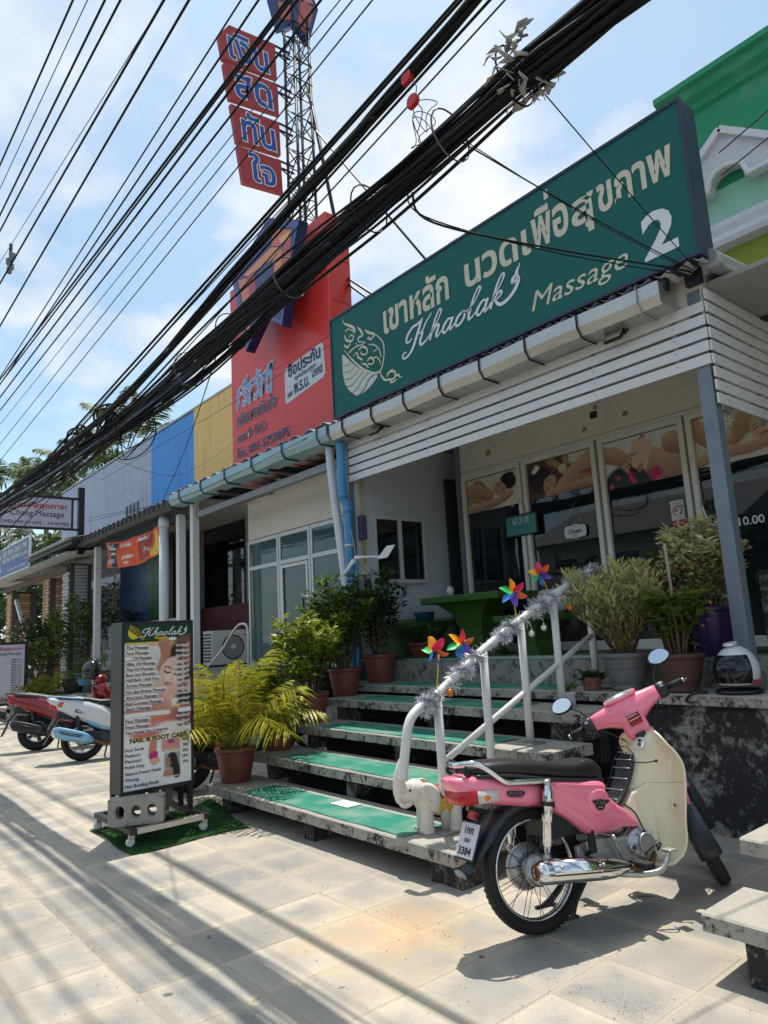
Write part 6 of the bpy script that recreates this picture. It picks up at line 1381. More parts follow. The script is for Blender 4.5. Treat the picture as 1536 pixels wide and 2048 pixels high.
o = b.build('tinsel_garland', tinsel_mat(), fix=False); tag(o, 'silver tinsel garland twisted around the white handrail', 'garland')
m_org = M('orange bauble', (.70, .20, .02), .12, .6, .1); m_slv = M('silver bell', (.75, .70, .62), .15, .9, .05)
for (y, z), m_, lb in (((3.315, 1.05), m_org, 'orange bauble hanging low in the tinsel above the elephant'), ((4.70, 1.575), m_org, 'orange bauble hanging near the upper end of the tinsel'), ((4.35, 1.43), m_slv, 'silver bell dangling below the tinsel on a long thread'), ((4.20, 1.392), m_slv, 'small silver bell tucked under the tinsel')):
    t = thing('bauble', (-3.36, y, z-.03), lb, 'bauble', 'baubles on the handrail'); MB().sphere((-3.37, y, z), .026, 16, 10).build('ball', m_, t)
    MB().tube([(-3.37, y, z+.024), (-3.37, y, z+.036)], .007, 8).build('cap', m_slv, t); MB().tube([(-3.37, y, z+.034), (-3.39, y+.01, z+.09)], .0015, 5).build('thread', m_slv, t)
pwc = [srgb(235, 60, 110), srgb(240, 180, 20), srgb(40, 180, 90), srgb(60, 130, 220), srgb(120, 90, 210), srgb(240, 110, 50)]
pws = [M(f'pinwheel film {i}', c, .3, 0, .05) for i, c in enumerate(pwc)]
m_ystick = M('yellow stick', (.78, .55, .04), .4)
def pinwheel(base, c, nrm, rad, spin, label):
    t = thing('pinwheel', base, label, 'pinwheel', 'pinwheels on the handrail'); base, c, nrm = Vector(base), Vector(c), Vector(nrm).normalized()
    MB().tube([base, c-nrm*.02], .0042, 6).build('stick', m_ystick, t)
    m = frame(c, nrm.cross(Vector((0, 0, 1))) if abs(nrm.z) < .9 else (1, 0, 0), (0, 0, 1)); 
    if (m.col[2].to_3d()).dot(nrm) < 0: m = m @ Matrix.Rotation(math.pi, 4, 'Y')
    for k in range(6):
        b = MB(); R0 = m @ Matrix.Rotation(spin+k*math.pi/3, 4, 'Z'); rows = []
        for i in range(7):
            u = i/6; r_ = rad*u; w = rad*.44*math.sin(math.pi*min(1, u*1.05))**.6*(1-.25*u)+.003
            row = []
            for j in range(5):
                v = j/4-.35; row.append(R0 @ Vector((r_*math.cos(.5*u)+-w*v*math.sin(.5*u+.6), r_*math.sin(.5*u)+w*v*math.cos(.5*u+.3), .006+.045*rad/.1*(v+.35)**2*(1-u*.3))))
            rows.append(row)
        ii = [b.addv(r) for r in rows]
        for a, d in zip(ii, ii[1:]):
            for j in range(4): b.addf((a+j, a+j+1, d+j+1, d+j), True)
        b.build('blade', pws[k], t, fix=False)
    MB().lathe([(.014, 0), (.014, .008), (.006, .016)], 12, m).build('hub', MATS['signal red'], t)
CD = Vector((3.4, -3.3, .2))
pinwheel((-3.42, 3.242, 1.06), (-3.42, 3.27, 1.32), (.15, -.95, .15), .105, .4, 'pinwheel on an upright stick at the low end of the handrail, seen edge on')
pinwheel((-3.42, 3.66, 1.285), (-3.43, 3.50, 1.355), (.75, -.45, .35), .105, .9, 'pinwheel lying over beside its upright neighbour on the handrail')
pinwheel((-3.42, 4.10, 1.50), (-3.42, 4.085, 1.70), CD, .11, .2, 'pinwheel facing the street above the middle of the handrail')
pinwheel((-3.42, 4.52, 1.68), (-3.42, 4.43, 1.84), (.35, -.8, .5), .10, 1.3, 'pinwheel leaning near the upper posts of the handrail')

# ------------------------------------------------------------------ elephant
EL = Matrix.Translation((-3.49, 3.245, .205)) @ Matrix.Rotation(R_(-118), 4, 'Z') @ Matrix.Scale(.93, 4)
el = thing('elephant_statue', (-3.49, 3.245, .205), 'white plaster elephant statue with raised trunk and painted saddle', 'statue')
b = MB()
b.sphere((-.03, 0, .19), .10, 24, 16, (1.35, 1.02, .98)); b.sphere((.075, 0, .205), .088, 20, 14, (1, 1.02, 1.05)); b.sphere((.150, 0, .262), .078, 20, 14, (1.0, .98, 1.08)); b.sphere((.165, 0, .300), .052, 16, 12, (1, 1.15, .8)); b.sphere((-.125, 0, .19), .082, 20, 14, (1, 1.05, 1.08))
for x in (.085, -.115):
    for y in (-.055, .055): b.tube([(x, y*.9, .20), (x+.002, y, .12), (x+.006, y, .04), (x+.008, y, .0)], [.044, .046, .048, .055], 18)
b.tube(cat([(.175, 0, .262), (.222, 0, .240), (.252, 0, .265), (.256, 0, .34), (.240, 0, .42), (.222, 0, .475)], 5), [.064-.0014*i for i in range(26)], 16)
b.tube(cat([(.195, 0, .215), (.232, 0, .190), (.256, 0, .196)], 4), [.045, .042, .038, .034, .03, .026, .022, .018, .014], 12)
b.tube(cat([(-.20, 0, .22), (-.222, 0, .16), (-.215, 0, .10)], 4), .012, 8)
m_plas = M('weathered white plaster', (.76, .72, .64), .75, 0, .1, 10, grime=.35, grimecol=(.34, .28, .20), gscale=14, bump=.3, bscale=60)
o = b.build('body', m_plas, None, world=False, fix=True); o.parent = el; o.matrix_parent_inverse = wm(el).inverted(); o.matrix_basis = EL
rm = o.modifiers.new('remesh', 'REMESH'); rm.mode = 'VOXEL'; rm.voxel_size = .0042; rm.use_smooth_shade = True; sm2 = o.modifiers.new('smooth', 'SMOOTH'); sm2.iterations = 8; sm2.factor = .5
def elp(name, mb, mat, **kw): q = mb.build(name, mat, None, world=False, **kw); q.parent = el; q.matrix_parent_inverse = wm(el).inverted(); q.matrix_basis = EL; return q
for s in (-1, 1):
    b = MB(); P = cat([(.115, .315), (.06, .322), (.005, .275), (-.002, .19), (.03, .135), (.075, .155), (.12, .225)], 4, True)
    rows = []
    for k, dy in ((1, .0), (.9, .012), (.5, .016), (.05, .014)): rows.append([(.07+(p[0]-.07)*k, s*(.088+.12*max(0, .09-p[0])+dy), .215+(p[1]-.215)*k) for p in P])
    ii = [b.addv(r) for r in rows]; n = len(P)
    for a, d in zip(ii, ii[1:]):
        for j in range(n): b.addf((a+j, a+(j+1) % n, d+(j+1) % n, d+j), True)
    i0 = b.addv([(p[0], s*.066, p[1]) for p in P])
    for j in range(n): b.addf((ii[0]+j, i0+j, i0+(j+1) % n, ii[0]+(j+1) % n), True)
    elp('ear', b, m_plas)
    b = MB(); b.tube(cat([(.19, s*.048, .20), (.235, s*.058, .185), (.268, s*.058, .205), (.275, s*.055, .235)], 4), [.016]*4+[.014]*4+[.010, .009, .008, .007, .004], 10); elp('tusk', b, m_plas)
for s in (-1, 1): elp('eye', MB().sphere((.198, s*.060, .285), .009, 10, 6), m_black)
for x in (.105, -.095):
    for y in (-.055, .055):
        for k in (-1, 0, 1): elp('toenail', MB().sphere((x+.042-.008*abs(k), y+.028*k, .014), .012, 8, 6, (.6, 1, 1)), M('ivory paint', (.5, .44, .32), .7))
elp('mouth_line', MB().tube(cat([(.262, -.02, .225), (.235, -.045, .222), (.20, -.062, .235)], 4), .004, 6), m_black)
m_yel = M('ochre paint', (.62, .36, .05), .7, 0, .25, 20); m_mar = M('maroon paint', (.30, .02, .03), .7, 0, .3, 20)
def ell_patch(name, x0, x1, a0, a1, mat, k=1.035):
    b = MB(); g = []
    for i in range(11):
        for j in range(13):
            x = x0+(x1-x0)*i/10; a = R_(a0+(a1-a0)*j/12); q = math.sqrt(max(.05, 1-((x+.03)/.150)**2)); g.append((x, .098*k*q*math.cos(a), .186+.100*k*q*math.sin(a)))
    b.addv(g)
    for i in range(10):
        for j in range(12): n = i*13+j; b.addf((n, n+1, n+14, n+13), True)
    return elp(name, b, mat, fix=False)
ell_patch('saddle_cloth', -.105, .025, 8, 172, m_yel, 1.05); ell_patch('saddle_centre', -.085, .005, 20, 160, m_mar, 1.075); ell_patch('belly_band', -.10, .0, -40, 8, m_yel, 1.05); ell_patch('belly_band', -.10, .0, 172, 220, m_yel, 1.05); ell_patch('neck_cloth', .02, .045, 30, 150, m_yel, 1.05)

# ------------------------------------------------------------------ menu board on castors
X_, Y0, Y1, Z0, Z1 = -5.70, 2.005, 2.605, .33, 1.655
mbd = thing('menu_board', (-5.8, 2.3, 0), 'tall black framed massage price board on castors before the potted palm', 'menu board')
part('cabinet', m_black, mbd, (-5.94, X_-.004, Y0, Y1, Z0, Z1), bevel=.004)
fb = MB()
for q in ((Y0, Y1, Z1-.022, Z1), (Y0, Y1, Z0, Z0+.03), (Y0, Y0+.022, Z0+.03, Z1-.022), (Y1-.022, Y1, Z0+.03, Z1-.022)): fb.box(X_-.006, X_+.008, *q)
fb.build('edge_frame', m_black, mbd)
pw_, ph_ = Y1-Y0-.044, Z1-Z0-.052; p = Paint(170, 385, pw_, ph_, (.86, .86, .87))
v = lambda py: ph_-((py-150)*.001282)
hd = v(262); p.rect(0, pw_, hd, ph_, srgb(12, 60, 40)); p.rect(0, pw_, hd-.012, hd, srgb(236, 200, 20))
pt, pb = hd-.012, v(800)
p.rect(0, pw_, pb, pt, srgb(214, 186, 168))
for k in range(7): p.stroke([(0, pt-.02-.02*k), (.25, pt-.008-.02*k)], .004, srgb(188, 158, 128))
p.ell(.26, pt-.10, .10, .07, srgb(232, 228, 226), -30, .3, srgb(200, 190, 190)); p.ell(.50, pt-.02, .12, .07, srgb(120, 82, 70), 20, .5)
p.ell(.455, pt-.19, .15, .18, srgb(40, 28, 28), -25, .25)
p.stroke([(.33, pt-.0), (.34, pt-.10), (.30, pt-.20)], (.05, .03), srgb(214, 150, 126), .3, srgb(150, 92, 76)); p.stroke([(.54, pt-.05), (.52, pt-.17), (.50, pt-.26)], (.05, .035), srgb(196, 132, 110), .3, srgb(140, 84, 70))
face(p, .395, pt-.265, .150, -18, (.80, .58, .50), (.46, .25, .2)); p.ell(.33, pt-.49, .20, .10, srgb(232, 190, 176), 0, .3, srgb(190, 130, 120)); p.ell(.40, pt-.40, .08, .07, srgb(228, 180, 164), 0, .5)
p.ell(.14, pt-.50, .18, .12, srgb(196, 130, 118), 0, .8); p.ell(.30, pt-.62, .12, .09, srgb(222, 140, 118), 20, .3, srgb(170, 80, 66)); p.ell(.50, pt-.58, .10, .11, srgb(190, 110, 100), 0, .3, srgb(120, 50, 50)); p.ell(.50, pt-.46, .09, .05, srgb(26, 20, 22), 0, .4); p.ell(.42, pt-.48, .03, .035, srgb(240, 232, 200)); p.ell(.44, pt-.51, .02, .02, srgb(230, 190, 80))
p.ell(.20, pt-.68, .16, .06, srgb(228, 150, 132), 8, .4, srgb(190, 100, 92)); p.ell(.40, pt-.68, .14, .05, srgb(240, 220, 214), -5, .5)
LN = [(298, 'Thai Massage', .33, 0), (332, 'Foot Massage', .33, 0), (362, 'Oil Massage', .27, .105), (398, 'Milky Oil Massage', .43, 0), (431, 'Thai Oil Massage', .40, 0), (463, 'Back and Shoulder', .44, 0), (495, 'Half Back / Half Foot', .49, 0), (528, 'Aroma Massage', .38, 0), (566, 'Hot Spa Aroma Massage', .58, 0), (600, 'Aloe Vera Massage', .45, 0), (635, 'Real Coconut Massage', .53, 0), (668, 'Sport Massage', .36, 0), (740, 'Face Massage', .33, 0), (775, 'Head Massage', .34, 0), (808, 'Thai Herbal Hot Compress', .62, 0),
      (910, 'Foot Scrub', .26, 0), (943, 'Pedicure', .21, 0), (976, 'Manicure', .23, 0), (1010, 'Polish Only', .27, 0), (1048, 'Natural French Polish', .51, 0), (1083, 'Waxing', .19, 0), (1120, 'Hair Braiding Beads', .48, 0)]
for py, s, w, ox in LN[:15]:
    zz_ = v(py)+.004; x0 = .012+ox*pw_; p.stroke([(x0, zz_+.004), (x0+w*pw_*.5, zz_+.006), (x0+w*pw_, zz_+.004)], .016, (.86, .85, .85), .4)
for py in (298, 332, 365, 398, 431, 463, 495, 528, 566, 600, 635, 668, 740, 775, 808): p.stroke([(.79*pw_, v(py)+.010), (.96*pw_, v(py)+.010)], .010, (.82, .78, .77), .9)
p.stroke([(.01, v(705)), (.2, v(703)), (.36, v(706))], .017, (.84, .83, .83), .3); p.stroke([(.46, v(700)), (.56, v(700))], .017, (.84, .83, .83), .3); p.ell(.03, v(362)+.006, .035, .016, (.84, .83, .83)); p.ell(.40, hd+.018, .036, .014, (.84, .83, .83))
p.rect(.08*pw_, .93*pw_, v(872), v(836), srgb(232, 214, 30)) if False else None
x0, x1 = .36*pw_, .50*pw_; p.stroke([(x0+.04, v(880)), (x0+.03, v(940)), (x0+.05, v(985))], (.03, .035), srgb(226, 160, 140), .3, srgb(180, 100, 90)); p.ell(x0+.04, v(955), .04, .03, srgb(190, 40, 120), 30); p.ell(x0+.05, v(990), .045, .022, srgb(230, 170, 150))
p.rect(.55*pw_, .83*pw_, v(945), v(872), srgb(224, 178, 168))
for k in range(8): p.stroke([(.57*pw_+.018*k, v(875)), (.575*pw_+.018*k, v(925))], .006, srgb(206, 140, 128))
p.ell(.69*pw_, v(885), .03, .02, srgb(190, 60, 140))
p.rect(.59*pw_, .83*pw_, v(1094), v(952), srgb(168, 170, 164)); p.ell(.71*pw_, v(1000), .045, .06, srgb(40, 34, 32), 0); p.ell(.65*pw_, v(1010), .025, .04, srgb(178, 124, 104)); p.ell(.66*pw_, v(1080), .05, .03, srgb(188, 134, 112)); p.stroke([(.73*pw_, v(1000)), (.77*pw_, v(1050)), (.78*pw_, v(1090))], .03, srgb(36, 32, 30))
p.rect(.59*pw_, .83*pw_, v(1100), v(1095), (.8, .8, .8))
p.soft(1); p.grain(.015); p.obj('printed_sheet', (X_, Y0+.022, Z0+.03), EXm, EZ, mbd)
TXm, tO = X_+.0012, lambda x, z: (X_+.0012, Y0+.022+x, Z0+.03+z)
m_ink = M('dark ink', (.03, .03, .05), .5)
for py, s, w, ox in LN: lettering(s, tO(.014+ox*pw_, v(py)-.006), EXm, EZ, w=w*pw_, mat=m_ink, parent=mbd, bold=0., name='menu_line', double=.0014)
for py, s in zip((290, 323, 356, 390, 423, 455, 487, 520, 558, 592, 627, 660, 732, 767, 800), '300 300 400 400 400 400 400 500 500 500 500 600 500 300 700'.split()): lettering(s+'.-/hr.', tO(.965*pw_, v(py)-.002), EXm, EZ, w=.185*pw_, mat=m_ink, parent=mbd, bold=0., align='r', name='price', double=.0014)
for py, s in zip((905, 938, 972, 1006, 1040), '300 200 200 100 250'.split()): lettering(s+'.-', tO(.965*pw_, v(py)+.016), EXm, EZ, w=.10*pw_, mat=m_ink, parent=mbd, bold=0., align='r', name='price', double=.0014)
outlined('NAIL & FOOT CARE', tO(.09*pw_, v(866)), EXm, EZ, .84*pw_, .036, m_ink, mbd, M('yellow ink', srgb(236, 216, 40), .5), .03, .05, 0, .0012)
khaolak('script_lettering', tO(.235*pw_, v(222)), EXm, EZ, .72*pw_, .082, m_letw, mbd); lettering('Massage', tO(.44*pw_, v(246)), EXm, EZ, w=.20*pw_, mat=M('yellow print', srgb(232, 204, 40), .5), parent=mbd, bold=.02, shear=.2)
ea = lambda P: [((q[0]+6.58)*.125, (q[1]-4.24)*.118, (q[2]*.12 if len(q) > 2 else 0)) for q in P]
b = MB(); me_ = frame(tO(.03, v(244)), EXm, EZ); blob(b, [q[:2] for q in ea(EM_SHELL)], me_, .0008, 3); strokes(b, [ea(q) for q in EM_SW], me_, .001); b.build('emblem_leaf', MATS['yellow print'], mbd, fix=False)
# legs, base frame, castors
for x in (-5.935, -5.755):
    for y in (Y0+.002, Y1-.037): part('leg', m_black, mbd, (x, x+.04, y, y+.035, .14, Z0+.002))
part('base_bar', m_black, mbd, (-6.24, -5.42, 1.985, 2.035, .10, .142), bevel=.004); part('base_bar', m_black, mbd, (-6.24, -5.42, 2.56, 2.61, .10, .142), bevel=.004); part('base_bar', m_galv, mbd, (-5.47, -5.42, 2.036, 2.559, .102, .140)); part('base_bar', m_black, mbd, (-6.24, -6.19, 2.036, 2.559, .102, .140))
for x, y in ((-6.20, 2.01), (-5.47, 2.01), (-5.46, 2.58), (-6.2, 2.58)):
    c = MB(); c.box(x-.014, x+.014, y-.02, y+.02, .065, .10); cs = c.build('castor', m_galv, mbd)
    MB().lathe([(.022, -.012), (.032, -.010), (.032, .010), (.022, .012)], 16, Matrix.Translation((x, y-.008, .045)) @ Matrix.Rotation(R_(90), 4, 'Y')).build('castor_wheel', m_white, cs)
# concrete blocks weighing the base down
m_cblk = M('concrete block', (.36, .34, .30), .95, 0, .15, 12, bump=.8, bscale=110)
def cblock(label, O, rz, tilt=0):
    t = thing('concrete_block', O, label, 'concrete block', 'concrete blocks on the board base')
    m = Matrix.Translation(O) @ Matrix.Rotation(rz, 4, 'Z') @ Matrix.Rotation(tilt, 4, 'X'); Lx, D, H = .40, .15, .19
    hol = [(-.115, .036), (0, .036), (.115, .036)]
    # front and back faces with round holes, then the sides and hole walls
    b = MB(); n = 24
    for s, yy in ((-1, -D/2), (1, D/2)):
        for k, (hx_, r_) in enumerate(hol):
            x0 = -Lx/2 if k == 0 else hx_-.0575; x1 = Lx/2 if k == 2 else hx_+.0575
            ring = [(hx_+r_*math.cos(2*math.pi*j/n), H/2+r_*1.35*math.sin(2*math.pi*j/n)) for j in range(n)]
            outr = []
            for j in range(n):
                a = 2*math.pi*j/n; c, q = math.cos(a), math.sin(a); tx = ((x1-hx_) if c > 0 else (hx_-x0))/max(abs(c), 1e-6); tz = (H/2)/max(abs(q), 1e-6); k_ = min(tx, tz); outr.append((hx_+c*k_, H/2+q*k_))
            i1 = b.addv([m @ Vector((p[0], yy, p[1])) for p in ring]); i2 = b.addv([m @ Vector((p[0], yy, p[1])) for p in outr])
            for j in range(n): b.addf((i1+j, i1+(j+1) % n, i2+(j+1) % n, i2+j) if s > 0 else (i1+j, i2+j, i2+(j+1) % n, i1+(j+1) % n), False)
            if s < 0:
                i3 = b.addv([m @ Vector((p[0], D/2, p[1])) for p in ring])
                for j in range(n): b.addf((i1+j, i1+(j+1) % n, i3+(j+1) % n, i3+j), True)
    prof = [(-Lx/2, 0), (Lx/2, 0), (Lx/2, H*.25), (Lx/2-.025, H*.38), (Lx/2-.025, H*.62), (Lx/2, H*.75), (Lx/2, H), (-Lx/2, H), (-Lx/2, 0)]
    i1 = b.addv([m @ Vector((p[0], -D/2, p[1])) for p in prof]); i2 = b.addv([m @ Vector((p[0], D/2, p[1])) for p in prof])
    for j in range(len(prof)-1): b.addf((i1+j, i1+j+1, i2+j+1, i2+j), False)
    b.build('block', m_cblk, t, fix=False)
cblock('hollow concrete block lying across the front corner of the board base', (-5.60, 2.10, .142), R_(62), 0)
cblock('hollow concrete block behind the menu board legs', (-6.09, 2.36, .142), R_(88), 0)
m_grass = M('artificial turf', (.018, .085, .012), .9, 0, .45, 40, bump=.9, bscale=400)
b = MB(); g = []
for j in range(21):
    for i in range(25):
        u, vv = i/24, j/20; fold = max(0, (u*-1+1)*.0+vv-.9)*10
        g.append((-6.27+.98*u+.02*math.sin(vv*7)+.02*vv*(1-u)*-1, 1.955+1.06*vv+.02*math.sin(u*6)-.12*u*vv, .010+(.05*max(0, vv-.86)/.14*max(0, .6-u)/.6)+.003*math.sin(u*31)*math.sin(vv*23)))
b.addv(g)
for j in range(20):
    for i in range(24): k = j*25+i; b.addf((k, k+1, k+26, k+25), True)
o = b.build('turf_mat', m_grass, fix=False); tag(o, 'green artificial turf mat under the wheeled menu board', 'mat')
b = MB(); rr = random.Random(11)
for i in range(9000):
    u, vv = rr.random(), rr.random(); x = -6.27+.98*u+.02*math.sin(vv*7)-.02*vv*(1-u); y = 1.955+1.06*vv+.02*math.sin(u*6)-.12*u*vv; z = .010+(.05*max(0, vv-.86)/.14*max(0, .6-u)/.6)
    a = rr.uniform(0, 6.3); d = .0022; k = b.addv([(x-d*math.cos(a), y-d*math.sin(a), z), (x+d*math.cos(a), y+d*math.sin(a), z), (x+rr.gauss(0, .006), y+rr.gauss(0, .006), z+rr.uniform(.010, .018))]); b.addf((k, k+1, k+2), False)
q = b.build('pile', m_grass, o, fix=False); q['kind'] = 'stuff'

# ------------------------------------------------------------------ porch furniture and ornaments
m_gtab = M('mossy green paint', (.035, .10, .012), .55, 0, .25, 4)
tb = thing('garden_table', (-5.62, 6.0, 1.15), 'green concrete garden table with flared pedestal on the porch', 'table')
part('table_top', m_gtab, tb, (-6.22, -5.0, 5.72, 6.42, 1.76, 1.84), bevel=.012)
b = MB(); b.loft([[(-5.62+s*w, 6.05-d, z) if k == 0 else None for k in (0,)] for s in ()]) if False else None
b = MB(); b.loft([[(-5.62-w, 6.07-d, z), (-5.62+w, 6.07-d, z), (-5.62+w, 6.07+d, z), (-5.62-w, 6.07+d, z)] for z, w, d in ((1.15, .27, .22), (1.22, .22, .19), (1.45, .17, .15), (1.62, .22, .18), (1.72, .36, .24), (1.76, .42, .27))], True, False); b.build('pedestal', m_gtab, tb)
for k, (x0, x1, lb) in enumerate(((-5.0, -4.55, 'green concrete bench beside the glass door end of the garden table'), (-6.72, -6.30, 'green concrete bench between garden table and side wall'))):
    t = thing('garden_bench', ((x0+x1)/2, 6.0, 1.15), lb, 'bench', 'green benches at the garden table'); part('seat', m_gtab, t, (x0-.1, x1, 5.72, 6.4, 1.50, 1.57), bevel=.01); b = MB()
    b.loft([[((x0+x1)/2-w, 6.06-.2, z), ((x0+x1)/2+w, 6.06-.2, z), ((x0+x1)/2+w, 6.06+.2, z), ((x0+x1)/2-w, 6.06+.2, z)] for z, w in ((1.15, .16), (1.3, .10), (1.42, .12), (1.50, .2))], True, False); b.build('pedestal', m_gtab, t)
t = thing('cushion', (-5.15, 6.5, 1.56), 'white cushion printed with a red flower behind the garden table', 'cushion')
b = MB(); b.sphere((-5.0, 6.58, 1.70), .2, 20, 12, (1.5, .5, .75)); b.build('cover', M('white cotton', (.6, .58, .54), .9), t)
b = MB()
for k in range(6):
    a = k*1.05; blob(b, [(.03*math.cos(a), .03*math.sin(a)), (.13*math.cos(a+.25), .10*math.sin(a+.25)), (.15*math.cos(a), .12*math.sin(a)), (.13*math.cos(a-.25), .10*math.sin(a-.25))], frame((-5.05, 6.468, 1.70), EX, EZ), .001*k, 3)
b.build('flower_print', M('red flower print', (.45, .05, .06), .8), t, fix=False)
o = MB().sphere((-5.98, 6.0, 1.905), .055, 14, 10, (.85, .85, 1.2)).build('cup', M('white mug', (.62, .62, .62), .4)); tag(o, 'small white cup with dark print on the green table', 'cup')
o = MB().lathe([(.10, 1.575), (.13, 1.68), (.135, 1.69), (.12, 1.68)], 18, Matrix.Translation((-6.46, 6.0, 0))).build('bowl', M('blue plastic', (.02, .12, .25), .4)); tag(o, 'blue plastic bowl on the bench behind the green table', 'bowl')
# little wind turbine
wt = thing('wind_turbine', (-6.42, 4.92, 1.3), 'small white ornamental wind turbine on a blue pole among the shrubs', 'wind turbine')
MB().tube(cat([(-6.45, 4.92, .95), (-6.43, 4.92, 1.5), (-6.39, 4.90, 1.95), (-6.34, 4.90, 2.30)], 5), .016, 10).build('pole', m_pvcb, wt)
MB().tube(cat([(-6.37, 4.90, 2.325), (-6.32, 4.90, 2.322), (-6.2, 4.90, 2.315), (-5.92, 4.90, 2.285)], 4), [.028]*4+[.02]*4+[.013]*5, 12).build('body', m_white, wt)
b = MB(); b.prism([(-5.97, 2.262), (-5.80, 2.262), (-5.66, 2.385), (-5.80, 2.39), (-5.93, 2.30)], .008, frame((0, 4.90, 0), EX, EZ)); b.build('tail_fin', m_white, wt, bevel=.002)
for k in range(3):
    a = R_(95+120*k); d = Vector((0, math.cos(a)*.6, math.sin(a))); d.normalize(); c = Vector((-6.375, 4.90, 2.325))
    b = MB(); rows = []
    for i in range(9):
        u = i/8; r_ = .03+.30*u; w = .030*(1-.75*u); q = c+d*r_+Vector((-.05*u*u, 0, 0)); sdir = Vector((1, 0, 0)).cross(d)*.55+Vector((.7, 0, 0)); sdir.normalize(); rows.append([q-sdir*w, q+sdir*w])
    ii = [b.addv(r) for r in rows]
    for x, y in zip(ii, ii[1:]): b.addf((x, x+1, y+1, y), True)
    o = b.build('blade', m_white, wt, fix=False); sd = o.modifiers.new('thick', 'SOLIDIFY'); sd.thickness = .005
# black cat ornament by the side window
ct = thing('cat_ornament', (-6.72, 5.36, 1.95), 'small black cat ornament peeking above the shrub', 'ornament')
b = MB(); b.sphere((-6.72, 5.34, 2.06), .055, 14, 10, (1, .8, .9)); b.sphere((-6.72, 5.35, 1.98), .05, 12, 8, (1, .9, 1.1)); b.build('body', m_black, ct)
for s in (-1, 1): MB().lathe([(.02, 0), (.0, .045)], 8, Matrix.Translation((-6.72+s*.032, 5.34, 2.095))).build('ear', m_black, ct)
MB().tube([(-6.72, 5.36, 1.15), (-6.72, 5.36, 1.96)], .008, 6).build('stake', m_black, ct)
# helmets
def helmet(loc, rz, shell, label, s=1.):
    t = thing('helmet', loc, label, 'helmet'); m = Matrix.Translation(loc) @ Matrix.Rotation(rz, 4, 'Z') @ Matrix.Diagonal((s, s, s*1.1, 1))
    b = MB(); rows = []
    for i in range(13):
        th = math.pi*.5*i/8 if i <= 8 else math.pi*.5+(i-8)*.13
        rows.append([m @ Vector((.138*math.sin(th)*math.cos(a)*(1.0), .118*math.sin(th)*math.sin(a), .118+.135*math.cos(th)*(1.0))) for a in np.linspace(0, 2*math.pi, 28, endpoint=False)])
    ii = [b.addv(r) for r in rows[1:]]; top = b.addv([m @ Vector((0, 0, .253))])
    for j in range(28): b.addf((top, ii[0]+j, ii[0]+(j+1) % 28), True)
    for a, d in zip(ii, ii[1:]):
        for j in range(28): b.addf((a+j, d+j, d+(j+1) % 28, a+(j+1) % 28), True)
    b.build('shell', shell, t)
    b = MB(); rows = []
    for i in range(8):
        th = R_(50+9.4*i); rows.append([m @ Vector((.146*math.sin(th)*math.cos(a), .125*math.sin(th)*math.sin(a), .118+.135*math.cos(th))) for a in np.linspace(-1.35, 1.35, 18)])
    ii = [b.addv(r) for r in rows]
    for a, d in zip(ii, ii[1:]):
        for j in range(17): b.addf((a+j, a+j+1, d+j+1, d+j), True)
    b.build('visor', M('dark visor', (.006, .010, .016), .06, 0, 0), t, fix=False)
    b = MB(); b.tube([m @ Vector((.128*math.cos(a), .110*math.sin(a), .012)) for a in np.linspace(0, 2*math.pi, 25)[:-1]], .014*s, 8, closed=True); b.build('edge_seal', m_black, t)
    b = MB()
    for sg_ in (-1, 1): b.box(-.03, .05, sg_*.121, sg_*.1235, .05, .075, m)
    b.build('side_graphic', M('red grey graphic', (.3, .06, .07), .4, 0, .8, 40), t)
    b = MB(); b.loft([[m @ Vector((x, y, .262-.12*(x*x*18+y*y*24)*1.1)) for x, y in ((.055, -.035), (.075, 0), (.055, .035), (-.01, .02), (-.01, -.02))], [m @ Vector((x, y, .275-.12*(x*x*18+y*y*24)*1.1)) for x, y in ((.05, -.03), (.065, 0), (.05, .03), (0, .016), (0, -.016))]], True, False); b.build('vent', shell, t)
    return t
m_hw = M('white helmet shell', (.72, .73, .75), .25, 0, .03, coat=.5); m_hb = M('black helmet shell', (.012, .012, .014), .15, 0, .1, coat=.6)
helmet((-2.27, 4.99, .92), R_(-102), m_hw, 'white open-face helmet with dark visor on the wall coping', 1.16)
MB().tube(cat([(-2.43, 4.86, .935), (-2.50, 4.79, .93), (-2.56, 4.80, .88), (-2.50, 4.78, .87)], 5), .010, 6, flat=(1, .4)).build('chin_strap', m_black); tag(bpy.data.objects['chin_strap'], 'black strap hanging over the coping edge beside the white helmet', 'strap')
